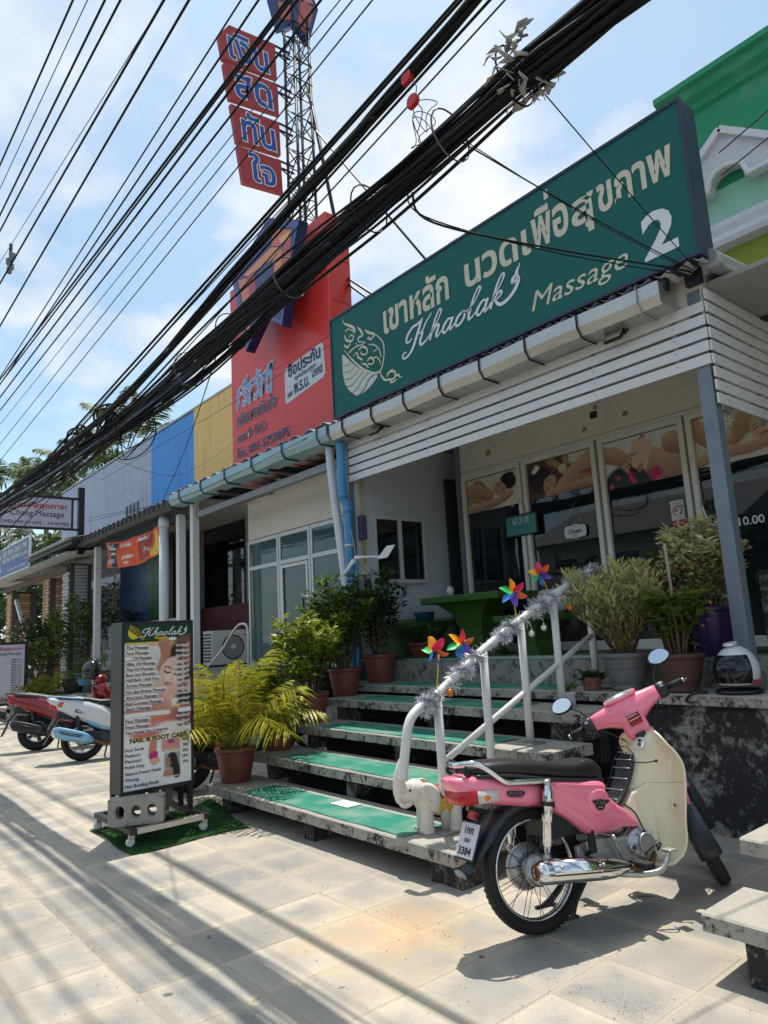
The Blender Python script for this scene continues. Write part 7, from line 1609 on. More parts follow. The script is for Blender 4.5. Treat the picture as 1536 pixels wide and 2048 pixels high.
# ------------------------------------------------------------------ plants
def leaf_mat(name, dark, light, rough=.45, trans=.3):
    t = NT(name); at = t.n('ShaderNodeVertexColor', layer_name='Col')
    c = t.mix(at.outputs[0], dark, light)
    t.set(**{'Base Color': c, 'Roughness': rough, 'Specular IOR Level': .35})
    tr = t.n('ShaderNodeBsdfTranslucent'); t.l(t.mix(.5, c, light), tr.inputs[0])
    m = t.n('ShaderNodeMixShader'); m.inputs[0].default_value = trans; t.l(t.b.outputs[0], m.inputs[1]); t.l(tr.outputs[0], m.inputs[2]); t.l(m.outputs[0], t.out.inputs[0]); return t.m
def leaves_mesh(name, P, D, L, W, tint, seed=0, fold=.25, droop=.15, curl=None):
    """P base points, D directions, L lengths, W half widths, tint 0..1; each leaf: six points, four faces"""
    g = np.random.default_rng(seed); n = len(P); D = D/np.linalg.norm(D, axis=1, keepdims=True)
    ref = np.tile(np.array([0, 0, 1.]), (n, 1))+g.normal(0, .35, (n, 3)); S = np.cross(D, ref); S /= np.linalg.norm(S, axis=1, keepdims=True)+1e-9; Nn = np.cross(S, D)
    L = L[:, None]; W = W[:, None]
    b0 = P; mid = P+D*L*.5-Nn*0+np.array([0, 0, -1.])*L*droop*.25; tip = P+D*L+np.array([0, 0, -1.])*L*droop
    l = mid-S*W+Nn*W*fold; r = mid+S*W+Nn*W*fold
    V = np.stack([b0, l, mid, r, tip], 1).reshape(-1, 3); k = np.arange(n)*5
    F = np.concatenate([np.stack([k, k+2, k+1], 1), np.stack([k, k+3, k+2], 1), np.stack([k+1, k+2, k+4], 1), np.stack([k+2, k+3, k+4], 1)])
    me = bpy.data.meshes.new(name); me.from_pydata(V.tolist(), [], F.tolist())
    at = me.color_attributes.new('Col', 'FLOAT_COLOR', 'POINT'); c = np.ones((n*5, 4), np.float32); c[:, :3] = np.repeat(tint, 5)[:, None]; at.data.foreach_set('color', c.ravel())
    return me
def pot(loc, r, h, mat, name='pot', taper=.72, par=None, rim=.028, n=32, foot=False):
    b = MB(); z0 = 0
    prof = [(r*taper*.96, 0), (r*taper, .01)]
    if foot: prof = [(r*.66, 0), (r*.68, h*.10), (r*.62, h*.12), (r*.70, h*.2)]
    prof += [(r*(taper+(1-taper)*.45), h*.45), (r*.95, h-.045), (r*.95, h-.04), (r*1.03, h-.036), (r*1.05, h-.018), (r*1.02, h), (r*.93, h), (r*.90, h-.05), (.001, h-.055)]
    b.lathe(prof, n, Matrix.Translation(loc), cap1=False); return b.build(name, mat, par)
m_soil = M('potting soil', (.035, .025, .018), .95, 0, .4, 30, bump=.8)
m_terr = M('brick red plastic pot', (.19, .055, .040), .5, 0, .15, 8, grime=.15, grimecol=(.25, .16, .13), bump=.12, bscale=26)
m_stem = M('brown stem', (.12, .085, .05), .8, 0, .3, 30); m_gstem = M('green stem', (.10, .13, .03), .6, 0, .3, 20)
def shrub(name, loc, label, cat_, ph, r, h, n_stem, n_leaf, ll, lw, mat, seed, pot_mat=None, pot_h=.29, pot_r=.17, up_=.5, group=None, droop=.15, low=.15, foot=False, spread=1.0, taper=.72, soil=True):
    g = np.random.default_rng(seed); t = thing(name, loc, label, cat_, group); x, y, z = loc
    if pot_mat is not None:
        pot(loc, pot_r, pot_h, pot_mat, 'pot', taper, t, foot=foot); z += pot_h-.06
        if soil: MB().lathe([(pot_r*.9, z), (pot_r*.5, z+.015), (.001, z+.02)], 16, Matrix.Translation((x, y, 0))).build('soil', m_soil, t)
    b = MB(); P = []; D = []; T = []
    for s in range(n_stem):
        a = 2*math.pi*(s+g.uniform(-.3, .3))/n_stem; rr_ = r*math.sqrt(g.uniform(.1, 1))*spread; hh = h*g.uniform(.62, 1.0)*(1-.25*(rr_/r))
        pts = [(x+.25*pot_r*math.cos(a), y+.25*pot_r*math.sin(a), z), (x+rr_*.45*math.cos(a), y+rr_*.45*math.sin(a), z+hh*.45), (x+rr_*.85*math.cos(a)+g.normal(0, .02), y+rr_*.85*math.sin(a)+g.normal(0, .02), z+hh*.8), (x+rr_*math.cos(a)+g.normal(0, .03), y+rr_*math.sin(a)+g.normal(0, .03), z+hh)]
        C = cat(pts, 5); b.tube(C, [.0085-.0065*i/(len(C)-1) for i in range(len(C))], 5)
        m = n_leaf//n_stem
        for k in range(m):
            u = low+(1-low)*g.beta(1.6, 1.0); i = u*(len(C)-1.001); i0 = int(i); p = C[i0]*(1-(i-i0))+C[i0+1]*(i-i0)
            az = k*2.4+g.normal(0, .5); d = np.array([math.cos(az), math.sin(az), up_+g.normal(0, .35)])
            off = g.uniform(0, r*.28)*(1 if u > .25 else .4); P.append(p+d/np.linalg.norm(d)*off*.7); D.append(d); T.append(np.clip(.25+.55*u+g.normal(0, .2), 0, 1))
    b.build('stem', m_stem, t)['kind'] = 'stuff'
    P, D, T = np.array(P), np.array(D), np.array(T); n = len(P)
    me = leaves_mesh('foliage', P, D, ll*g.uniform(.4, 1.25, n), lw*g.uniform(.6, 1.2, n), T, seed, droop=droop)
    o = obj('foliage', me, mat, t); o['kind'] = 'stuff'; return t
def frond_mesh(L, nl, ll, lw, arch, seed, lift=.9):
    """one pinnate frond from the origin, bending over along +x; returns mesh"""
    g = np.random.default_rng(seed); C = []; ang = lift; p = np.zeros(3); st_n = 16
    for i in range(st_n+1):
        C.append(p.copy()); p = p+np.array([math.cos(ang), g.normal(0, .012), math.sin(ang)])*L/st_n; ang -= arch/st_n*(.5+1.1*i/st_n)
    b = MB(); b.tube(C, [.006*(1-.75*i/st_n)+.001 for i in range(st_n+1)], 5); V0 = len(b.v)
    tint = [.6]*V0; C = np.array(C)
    for k in range(nl):
        u = .30+.70*k/(nl-1); i = min(u*st_n, st_n-.001); i0 = int(i); q = C[i0]*(1-(i-i0))+C[i0+1]*(i-i0); tg = C[i0+1]-C[i0]; tg /= np.linalg.norm(tg)
        for s in (-1, 1):
            sw_ = (.55 if u < .9 else .9)+.15*g.normal(); d = tg*sw_+np.array([0, s, 0])*(1-.35*u)+np.cross(tg, [0, 1, 0])*-.38; d /= np.linalg.norm(d)
            l_ = ll*math.sin(math.pi*min(1, .18+.82*(u-.28)/.74))**.6*g.uniform(.85, 1.1); side = np.cross(d, np.cross(tg, d)); side /= np.linalg.norm(side)+1e-9; w = lw
            m1 = q+d*l_*.4+np.array([0, 0, -.01*l_]); m2 = q+d*l_*.75+np.array([0, 0, -.09*l_]); e = q+d*l_+np.array([0, 0, -.24*l_])
            a = b.addv([q, m1-side*w, m1+side*w, m2-side*w*.7, m2+side*w*.7, e]); b.addf((a, a+2, a+1), False); b.addf((a+1, a+2, a+4, a+3), False); b.addf((a+3, a+4, a+5), False)
            tv = float(np.clip(.12+.62*u+g.normal(0, .22), 0, 1)); tint += [tv]*6  # leaflets darker near the frond base: crown's inner shade put into colour
    me = b.mesh('frond'); at = me.color_attributes.new('Col', 'FLOAT_COLOR', 'POINT'); c = np.ones((len(b.v), 4), np.float32); c[:, :3] = np.array(tint)[:, None]; at.data.foreach_set('color', c.ravel()); return me
def palm(name, loc, label, cat_, n, L, nl, ll, lw, arch, mat, seed, trunk=None, group=None, lifts=(.5, 1.35), crown_h=0., kinds=5, s_rng=(.75, 1.1)):
    g = np.random.default_rng(seed); t = thing(name, loc, label, cat_, group); ms = []
    for k in range(kinds):
        me = frond_mesh(L, nl, ll, lw, arch*g.uniform(.7, 1.2), seed*10+k, lifts[0]+(lifts[1]-lifts[0])*k/(kinds-1)); me.materials.append(mat); ms.append(me)
    for i in range(n):
        o = bpy.data.objects.new('frond', ms[int(g.integers(kinds))]); COL.objects.link(o); o.parent = t
        o.location = (g.normal(0, .03)*L, g.normal(0, .03)*L, crown_h); o.rotation_euler = (g.normal(0, .12), g.normal(0, .08), i*2.399+g.normal(0, .25)); s = g.uniform(*s_rng); o.scale = (s, s, s)
    return t
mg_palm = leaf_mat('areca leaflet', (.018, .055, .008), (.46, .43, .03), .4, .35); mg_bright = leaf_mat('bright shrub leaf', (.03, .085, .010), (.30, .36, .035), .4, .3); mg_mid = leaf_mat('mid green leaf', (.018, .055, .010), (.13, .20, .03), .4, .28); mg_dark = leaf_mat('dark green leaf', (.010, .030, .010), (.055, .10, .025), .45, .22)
mg_var = leaf_mat('variegated leaf', (.22, .26, .07), (.74, .70, .40), .5, .28); mg_wil = leaf_mat('pale narrow leaf', (.16, .20, .05), (.62, .60, .27), .5, .3); mg_coco = leaf_mat('coconut leaflet', (.012, .035, .012), (.12, .17, .045), .5, .25)
GP = 'potted plants on the stair ends'
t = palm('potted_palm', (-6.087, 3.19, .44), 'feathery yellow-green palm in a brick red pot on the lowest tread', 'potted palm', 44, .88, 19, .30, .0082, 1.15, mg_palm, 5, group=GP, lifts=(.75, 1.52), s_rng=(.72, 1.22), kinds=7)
t.location = (-6.087, 3.19, .44)
pot((-6.087, 3.19, .205), .185, .30, m_terr, 'pot', .70, t); MB().lathe([(.165, .445), (.05, .46), (.001, .46)], 16, Matrix.Translation((-6.087, 3.19, 0))).build('soil', m_soil, t)
b = MB(); rr = random.Random(2)
for i in range(26):
    a = rr.uniform(0, 6.28); q = rr.uniform(.02, .09); b.tube(cat([(-6.087+q*math.cos(a), 3.19+q*math.sin(a), .44), (-6.087+q*1.3*math.cos(a), 3.19+q*1.3*math.sin(a), .60), (-6.087+q*2.0*math.cos(a), 3.19+q*2.0*math.sin(a), .78)], 3), [.010, .009, .008, .008, .007, .006, .005], 6)
b.build('cane', m_gstem, t)['kind'] = 'stuff'
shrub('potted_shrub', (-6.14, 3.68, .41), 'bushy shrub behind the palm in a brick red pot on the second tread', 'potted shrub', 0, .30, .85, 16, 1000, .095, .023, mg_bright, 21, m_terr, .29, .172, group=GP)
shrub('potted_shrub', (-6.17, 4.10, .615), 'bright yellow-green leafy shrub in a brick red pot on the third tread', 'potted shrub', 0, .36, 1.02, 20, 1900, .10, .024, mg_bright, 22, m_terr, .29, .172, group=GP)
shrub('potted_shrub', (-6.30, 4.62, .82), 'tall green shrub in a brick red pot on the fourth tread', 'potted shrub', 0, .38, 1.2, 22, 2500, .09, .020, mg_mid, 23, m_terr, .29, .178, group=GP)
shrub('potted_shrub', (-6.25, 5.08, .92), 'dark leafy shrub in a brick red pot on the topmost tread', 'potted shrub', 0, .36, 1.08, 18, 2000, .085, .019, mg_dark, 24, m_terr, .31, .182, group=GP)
shrub('potted_shrub', (-6.75, 4.72, .72), 'shrub in a blackened pot half hidden behind the terracotta row', 'potted shrub', 0, .30, 1.0, 14, 1300, .09, .021, mg_bright, 25, M('black nursery pot', (.012, .013, .016), .5), .36, .19)
shrub('potted_shrub', (-6.80, 4.0, .0), 'low leafy bush growing between the stairs and the office plinth', 'shrub', 0, .34, 1.35, 14, 900, .09, .020, mg_bright, 26)
shrub('potted_succulent', (-6.12, 5.62, 1.16), 'dark spiky succulent in a shallow red pot before the green bench', 'succulent', 0, .22, .22, 12, 150, .20, .014, mg_dark, 27, M('dull red pot', (.16, .04, .03), .5), .17, .17, up_=.9, low=.02)
MB().lathe([(.13, 1.150), (.17, 1.152), (.18, 1.168), (.165, 1.166)], 20, Matrix.Translation((-6.12, 5.62, 0))).build('saucer', M('green saucer', (.05, .16, .03), .5)); tag(bpy.data.objects['saucer'], 'green plastic saucer under the shallow red pot', 'saucer')
# right-hand pots on the coping
shrub('potted_willow', (-3.13, 5.02, .92), 'pale narrow-leaved bush in a ribbed grey plastic pot on the coping', 'potted shrub', 0, .40, .90, 46, 3600, .085, .0095, mg_wil, 31, M('grey plastic pot', (.15, .16, .165), .5, 0, .05), .285, .178, up_=1.3, low=.08, foot=True)
b = MB()
for z in (.235, .21, .17): b.torus(.178*(.93-.0+.04*(z-.2)*8), .0035, Matrix.Translation((-3.13, 5.02, .92+z)), 32, 6)
o = b.build('rib_ring', MATS['grey plastic pot'], [q for q in bpy.data.objects if q.name.startswith('potted_willow')][0])
shrub('potted_flower', (-2.66, 4.97, .92), 'orange-flowered leafy plant in a dark terracotta bowl pot on the coping', 'potted plant', 0, .26, .70, 12, 420, .11, .032, mg_mid, 32, M('dark terracotta', (.085, .042, .034), .7, 0, .25, 9, grime=.2), .275, .165, foot=True, up_=.6)
fp = bpy.data.objects['potted_flower']; g = np.random.default_rng(9); n = 60; P = np.array([-2.62, 4.93, 1.62])+g.normal(0, 1, (n, 3))*np.array([.10, .10, .12]); D = g.normal(0, 1, (n, 3))
o = obj('blossom', leaves_mesh('blossom', P, D, np.full(n, .030), np.full(n, .011), g.uniform(0, 1, n), 3), leaf_mat('orange petal', (.5, .08, .05), (.62, .30, .10), .5, .3), fp); o['kind'] = 'stuff'
MB().tube(cat([(-2.66, 4.97, 1.1), (-2.655, 4.96, 1.6), (-2.67, 4.97, 2.0)], 4), .011, 8).build('stake', M('pale stake', (.38, .33, .26), .8), fp)
shrub('potted_variegated_shrub', (-2.64, 5.48, 1.15), 'dense cream-variegated shrub in a deep purple embossed pot beside the post', 'potted shrub', 0, .28, .90, 36, 3600, .07, .018, mg_var, 33, M('deep purple pot', (.045, .018, .10), .4, 0, .1), .37, .178, up_=.5, low=.1)
shrub('potted_shrub', (-3.00, 5.62, 1.15), 'leafy green shrub in a small red pot behind the grey potted bush', 'potted shrub', 0, .25, .8, 12, 420, .09, .022, mg_mid, 34, m_terr, .25, .15)
shrub('small_succulent', (-3.40, 4.93, .92), 'dark rosette succulent in a small clay face pot on the coping', 'succulent', 0, .10, .10, 8, 130, .085, .016, mg_dark, 35, M('clay pot', (.20, .10, .07), .7, 0, .2), .105, .075, up_=.6, low=.02, taper=.9)
cf = bpy.data.objects['small_succulent']; MB().sphere((-3.42, 4.862, .965), .013, 8, 6, (1.6, .4, .5)).build('carved_eye', m_black, cf); MB().sphere((-3.375, 4.860, .972), .011, 8, 6, (1.4, .4, .5)).build('carved_eye', m_black, cf)
shrub('small_aloe', (-3.50, 4.82-.08, .82), 'spiky green aloe in a small white ceramic jar on the fourth tread', 'aloe', 0, .06, .08, 6, 44, .12, .0085, mg_mid, 36, M('white ceramic', (.62, .64, .67), .3, 0, .05), .105, .058, up_=1.2, low=.0, taper=.95)
# plants further along the street
m_gpot = M('dark grey pot', (.03, .035, .038), .6)
for k, (x, y, z, r, h, n, m_, lb, pm_) in enumerate(((-19.6, 4.75, .5, .65, 1.75, 1500, mg_dark, 'dark rounded bush in a black pot before the tan brick pillar', m_gpot), (-17.3, 5.0, .5, .6, 2.3, 1500, mg_mid, 'tall loose bush beside the white post of the far massage shop', m_gpot), (-16.9, 5.7, .9, .6, 2.5, 900, mg_dark, 'dark shrub growing in front of the map window', None), (-18.2, 4.55, .5, .5, 1.2, 800, mg_mid, 'bushy plant between brick pillar and white pillar', m_gpot), (-21.2, 4.7, .5, .5, .9, 500, mg_dark, 'low dark plant by the open brick window', m_gpot))):
    shrub('street_bush', (x, y, z), lb, 'bush', 0, r, h, 14, n, .13, .034, m_, 50+k, pm_, .35, .25, group='bushes before the far shops')
palm('potted_palm', (-17.4, 4.35, .42), 'small feathery palm on the low steps behind the red scooter', 'palm', 20, .75, 18, .25, .011, 1.3, mg_palm, 61, lifts=(.5, 1.35))
palm('potted_palm', (-16.0, 4.9, .75), 'small palm in a blue tub beside the white brick wall', 'palm', 18, .7, 18, .22, .011, 1.1, mg_mid, 62, lifts=(.6, 1.4))
MB().lathe([(.16, .72), (.24, .98), (.26, .98), (.25, .95), (.001, .93)], 20, Matrix.Translation((-16.0, 4.9, 0))).build('tub', M('sky blue tub', (.16, .38, .50), .5)); tag(bpy.data.objects['tub'], 'sky blue plastic tub standing on the low steps', 'tub')
MB().lathe([(.13, .5), (.19, .85), (.20, .86), (.18, .85), (.001, .82)], 18, Matrix.Translation((-18.9, 4.3, 0))).build('white_pot', M('white ribbed pot', (.6, .6, .6), .6)); tag(bpy.data.objects['white_pot'], 'white ribbed flower pot before the brick shop', 'pot')
# coconut palms and trees behind the row
def coconut(loc, h, label, seed, lean=(0, 0)):
    t = palm('coconut_palm', (loc[0], loc[1], loc[2]), label, 'palm tree', 24, 3.6, 34, .95, .045, 1.6, mg_coco, seed, group='coconut palms behind the row', lifts=(.05, 1.25), crown_h=h, s_rng=(.8, 1.1))
    MB().tube(cat([(loc[0]-lean[0], loc[1]-lean[1], 0), (loc[0]-lean[0]*.4, loc[1]-lean[1]*.4, h*.5), (loc[0], loc[1], h)], 6), [.22-.09*i/12 for i in range(13)], 10).build('trunk', M('palm trunk', (.20, .17, .14), .9, 0, .3, 6), t)
coconut((-32.5, 12, 0), 10.6, 'coconut palm showing above the blue end of the parapet', 71)
coconut((-40.2, 12, 0), 11.2, 'coconut palm showing above the middle of the grey parapet', 72, (1, 0))
coconut((-47.9, 12, 0), 11.0, 'coconut palm beyond the end of the grey parapet', 73)
coconut((-37, 8.6, 0), 6.4, 'coconut palm standing lower behind the projecting sign', 74)
coconut((-55, 12, 0), 13.4, 'tall coconut palm farthest along the street', 75)
def broad_tree(loc, h, r, label, seed, m_):
    g = np.random.default_rng(seed); t = thing('broadleaf_tree', loc, label, 'tree', 'dark trees beyond the row'); x, y, z = loc
    b = MB(); b.tube(cat([(x, y, z), (x+.2, y, z+h*.3), (x, y, z+h*.6)], 5), [.25-.012*i for i in range(11)], 9); b.build('trunk', m_stem, t)
    P = []; 
    for k in range(16):
        c = np.array([x, y, z+h*.62])+g.normal(0, 1, 3)*np.array([r*.55, r*.45, h*.17]); m = 130; d = g.normal(0, 1, (m, 3)); d /= np.linalg.norm(d, axis=1, keepdims=True); P.append(c+d*(r*.36*g.uniform(.5, 1, (m, 1))))
    P = np.concatenate(P); n = len(P); D = g.normal(0, 1, (n, 3))+[0, 0, .3]
    o = obj('crown', leaves_mesh('crown', P, D, g.uniform(.25, .45, n), g.uniform(.07, .13, n), np.clip(.3+.4*(P[:, 2]-z-h*.5)/h+g.normal(0, .2, n), 0, 1), seed), m_, t); o['kind'] = 'stuff'
broad_tree((-30, 8.5, 0), 5.6, 2.6, 'dark tree filling the gap behind the company sign', 81, mg_dark); broad_tree((-37, 7.2, 0), 6.0, 2.8, 'dark tree at the far end of the shop row', 82, mg_dark); broad_tree((-45, 7.5, 0), 7.5, 3.4, 'broad dark tree farther down the street', 83, mg_dark)
# ------------------------------------------------------------------ parked scooters
def scooter(loc, heading, body_m, trim_m, seat_m, label, exh_m, pod_m, lean=.10, extra=None, spokes=True, name='scooter'):
    h = Vector((math.cos(heading), math.sin(heading), 0)); l = Vector((-math.sin(heading), math.cos(heading), 0)); u = Vector((0, 0, math.cos(lean)))+l*math.sin(lean); L_ = l*math.cos(lean)-Vector((0, 0, math.sin(lean)))
    t = thing(name, loc, label, 'scooter'); t.matrix_basis = Matrix.Translation(loc) @ Matrix((h, L_, u)).transposed().to_4x4()
    def q(nm, mb, mat, par=None, **kw): return mb.build(nm, mat, par or t, world=False, **kw)
    wr = wheel(t, (0, 0, .275), R=.275, hub=.09, nsp=20 if spokes else 8, tw_=.060, tr=.048 if spokes else .062); wheel(t, (1.27, 0, .275), R=.275, hub=.06, nsp=20 if spokes else 8, tw_=.05, tr=.045)
    if not spokes:
        for k in range(5): b = MB(); b.bar((.04*math.cos(k*1.257), -.01, .275+.04*math.sin(k*1.257)), (.155*math.cos(k*1.257), -.01, .275+.155*math.sin(k*1.257)), .05, .035, (0, 1, 0)); b.build('wheel_spoke', m_dark, wr, world=False)
    b = MB(); b.loft([ssec(x, z, w, hh, 18, 3) for x, z, w, hh in ((-.34, .62, .05, .03), (-.26, .60, .085, .06), (-.08, .585, .10, .06), (.12, .54, .11, .08), (.32, .45, .11, .10), (.48, .38, .10, .08))]); q('under_tray', b, m_blk)
    b = MB(); b.loft([ssec(x, z, w, hh, 20, 2.8) for x, z, w, hh in ((-.46, .83, .03, .02), (-.41, .80, .08, .045), (-.30, .75, .13, .085), (-.12, .69, .16, .135), (.08, .63, .17, .165), (.25, .56, .165, .17), (.40, .48, .14, .13), (.52, .40, .12, .08))]); bd = q('rear_body', b, body_m)
    b = MB(); b.loft([ssec(x, z, w, hh, 20, 2.8) for x, z, w, hh in ((-.02, .565, .12, .03), (.12, .49, .14, .06), (.28, .42, .135, .06), (.46, .36, .12, .04))]); q('lower_trim', b, trim_m, bd)
    b = MB(); b.loft([ssec(x, z, w, hh, 20, 3) for x, z, w, hh in ((-.36, .83, .06, .015), (-.30, .835, .11, .03), (-.12, .82, .13, .042), (.08, .775, .135, .042), (.22, .735, .13, .05), (.36, .73, .11, .05), (.44, .70, .07, .03))]); q('seat', b, seat_m)
    band([(-.33, -.115), (-.395, -.06), (-.415, 0), (-.395, .06), (-.33, .115)], (.70, .70), (.76, .76), m_redl, 'tail_light', bd) if False else None
    b = MB(); b.loft([ssec(x, z, w, hh, 14, 3) for x, z, w, hh in ((-.425, .735, .03, .02), (-.405, .735, .075, .032), (-.33, .72, .115, .035))]); q('tail_light', b, m_redl, bd)
    b = MB(); b.tube(cat([(.02, -.13, .80), (-.2, -.14, .83), (-.40, -.10, .86), (-.46, 0, .865), (-.40, .10, .86), (-.2, .14, .83), (.02, .13, .80)], 5), .015, 8, flat=(.7, 1.3)); q('grab_rail', b, pod_m)
    b = MB(); b.loft([[(-.30, -.05, .62), (-.30, .05, .62), (-.26, .05, .62), (-.26, -.05, .62)], [(-.42, -.05, .42), (-.42, .05, .42), (-.39, .05, .42), (-.39, -.05, .42)], [(-.50, -.04, .24), (-.50, .04, .24), (-.48, .04, .24), (-.48, -.04, .24)]], True, False); q('mud_flap', b, m_blk)
    pmx = frame((-.425, 0, .43), (0, -1, 0), Vector((.42, 0, .9))); b = MB(); b.box(-.085, .085, 0, .15, .0, .005, pmx); q('number_plate', b, M('white plate', (.66, .68, .72)))
    b = MB(); b.lathe([(.025, -.01), (.055, .0), (.070, .03), (.076, .08), (.074, .38), (.05, .47), (.022, .52)], 20, frame((-.34, -.19, .40), (.95, 0, -.28), (0, 0, 1)) @ Matrix.Rotation(R_(90), 4, 'Y')); ex_ = q('exhaust', b, exh_m)
    b = MB(); b.loft([[(x, -.245+.018*math.cos(a)-.012*k, z+r_*math.sin(a)) for a in np.linspace(0, 6.283, 16, endpoint=False)] for x, z, r_, k in ((-.33, .405, .02, 0), (-.31, .40, .055, .6), (-.26, .388, .068, 1), (-.1, .345, .068, 1), (.05, .305, .062, 1), (.10, .292, .045, .6), (.12, .287, .015, 0))]); hg = q('heat_guard', b, pod_m, ex_)
    b = MB(); b.tube([(-.26, -.279, .40), (-.1, -.279, .36), (.03, -.279, .325)], .006, 6); b.tube([(-.24, -.279, .375), (-.1, -.279, .335), (.01, -.279, .31)], .006, 6); q('guard_slot', b, m_black, hg)['kind'] = 'stuff'
    b = MB(); b.tube(cat([(.14, -.19, .26), (.3, -.16, .2), (.42, -.08, .22)], 4), .018, 8); q('exhaust_pipe', b, m_rust, ex_)
    b = MB(); b.lathe([(.056, -.004), (.06, -.008), (.072, .028), (.0735, .05)], 20, frame((-.34, -.19, .40), (.95, 0, -.28), (0, 0, 1)) @ Matrix.Rotation(R_(90), 4, 'Y'), cap0=False, cap1=False); q('silencer_tip', b, m_chr, ex_)
    b = MB(); b.box(.0, .42, -.11, .12, .20, .38); q('engine', b, m_dark, bevel=.03); b = MB(); b.lathe([(.09, 0), (.09, .03), (.06, .05)], 20, Matrix.Translation((.30, -.10, .28)) @ RYZ); q('fan_cover', b, m_blk)
    for s in (-1, 1): b = MB(); b.tube([(-.02, s*.14, .29), (-.06, s*.13, .58)], .022, 10); q('shock_absorber', b, m_blk)
    b = MB(); b.loft([[(.48, -.13, .24), (.48, .13, .24), (.48, .12, .40), (.48, -.12, .40)], [(.70, -.14, .24), (.70, .14, .24), (.72, .13, .36), (.72, -.13, .36)], [(.86, -.15, .30), (.86, .15, .30), (.80, .12, .48), (.80, -.12, .48)]], True, False); q('floor_board', b, trim_m, bevel=.02)
    rows = []; b = MB()
    for z, x, w in ((.32, .88, .16), (.45, .87, .19), (.60, .84, .20), (.75, .80, .18), (.88, .78, .13)):
        rows.append([(x+.10*(1-(k/6)**2), w*k/6, z) for k in range(-6, 7)])
    ii = [b.addv(r) for r in rows]
    for a, d in zip(ii, ii[1:]):
        for j in range(12): b.addf((a+j, a+j+1, d+j+1, d+j), True)
    o = q('front_apron', b, body_m, fix=False); sd = o.modifiers.new('thick', 'SOLIDIFY'); sd.thickness = .02
    for s in (-1, 1):
        b = MB(); b.tube([(.95, s*.07, .68), (1.25, s*.08, .28)], .026, 10); q('fork_leg', b, m_blk)
        b = MB(); b.tube([(.80, s*.10, 1.0), (.76, s*.36, 1.0)], .017, 10); q('grip', b, m_rub)
        b = MB(); b.tube(cat([(.80, s*.22, 1.02), (.83, s*.25, 1.13), (.82, s*.30, 1.22)], 4), .006, 6); mr = q('mirror', b, m_blk); fm = frame((.815, s*.32, 1.24), (0, -1, 0), Vector((.2, 0, 1)))
        out = cat([(-.06, -.01), (-.03, .035), (.04, .04), (.065, 0), (.03, -.035)], 4, True); b = MB(); b.prism(out, -.02, fm); q('mirror_shell', b, m_blk, mr); b = MB(); b.prism([(p_[0]*.88, p_[1]*.88) for p_ in out], .002, fm); q('mirror_glass', b, m_mir, mr)
    b = MB(); b.loft([hs(y, .99, a, c, .86) for y, a, c in ((-.14, .04, .03), (-.09, .09, .07), (0, .12, .085), (.09, .09, .07), (.14, .04, .03))]); q('handlebar_cover', b, body_m)
    b = MB(); b.loft([ssec(x, z, w, hh, 18, 2.6) for x, z, w, hh in ((.80, .80, .10, .10), (.86, .84, .16, .13), (.95, .82, .15, .12), (1.04, .74, .09, .06))]); q('front_cowl', b, body_m); b = MB(); b.tube([(.90, 0, .66), (.80, 0, .98)], .05, 12); q('steering_column', b, m_blk)
    rings_ = []
    for a in np.linspace(30, 165, 14):
        x, z = 1.27+math.cos(R_(a))*.305, .275+math.sin(R_(a))*.305; rings_.append([(x-.05*math.cos(R_(a)), -.075, z-.05*math.sin(R_(a))), (x, -.05, z), (x, .05, z), (x-.05*math.cos(R_(a)), .075, z-.05*math.sin(R_(a)))])
    b = MB(); ii = [b.addv(r) for r in rings_]
    for a, d in zip(ii, ii[1:]):
        for j in range(3): b.addf((a+j, a+j+1, d+j+1, d+j), True)
    o = q('front_fender', b, body_m); sd = o.modifiers.new('thick', 'SOLIDIFY'); sd.thickness = .005
    b = MB(); b.tube([(.30, .13, .22), (.27, .24, .10), (.25, .30, .03)], .012, 8); q('side_stand', b, m_black)
    if extra: extra(t, q)
    return t
m_sred = M('dark red metallic', (.26, .010, .018), .3, .2, .1, coat=.8); m_swh = M('white scooter paint', (.66, .68, .70), .3, 0, .04, coat=.6); m_sbl = M('powder blue plastic', (.22, .45, .66), .35, 0, .05)
m_gseat = M('grey seat vinyl', (.11, .11, .11), .5, 0, .2)
scooter((-11.95, 2.94, 0), R_(66), m_sred, m_blk, m_gseat, 'dark red scooter with black silencer parked beside the price board', m_blk, m_blk, spokes=False)
def decals(t, q):
    b = MB(); mD_ = frame((.03, -.158, .64), (1, 0, -.25), (.25, 0, 1))
    blob(b, [(.05*math.cos(a), .045*math.sin(a)) for a in np.linspace(0, 6.28, 12)[:-1]], mD_, .004, 2); q('decal', b, M('orange decal', (.6, .12, .04), .5), fix=False)
    small_text('SCOOPY', mD_, -.12, -.04, .22, .05, m_navy, t, .04, .2, .006)
    b = MB(); mD2 = frame((-.26, -.135, .735), (1, 0, -.2), (.2, 0, 1)); blob(b, [(-.05, -.02), (.03, -.02), (.04, .03), (-.02, .04)], mD2, .003, 3); q('decal', b, MATS['orange decal'], fix=False)
scooter((-10.2, 3.08, 0), R_(66), m_swh, m_sbl, m_seat, 'white and powder blue scooter with blue heat guard beside the menu board', m_sbl, m_sbl, extra=decals)
scooter((-7.05, 3.12, 0), R_(64), m_sred, m_blk, m_seat, 'red and black scooter parked between menu board and stairs', m_blk, m_cast, spokes=False)
helmet((-11.72, 3.66, 1.0), R_(200), m_hb, 'black helmet hanging on the mirror of the dark red scooter', 1.05)
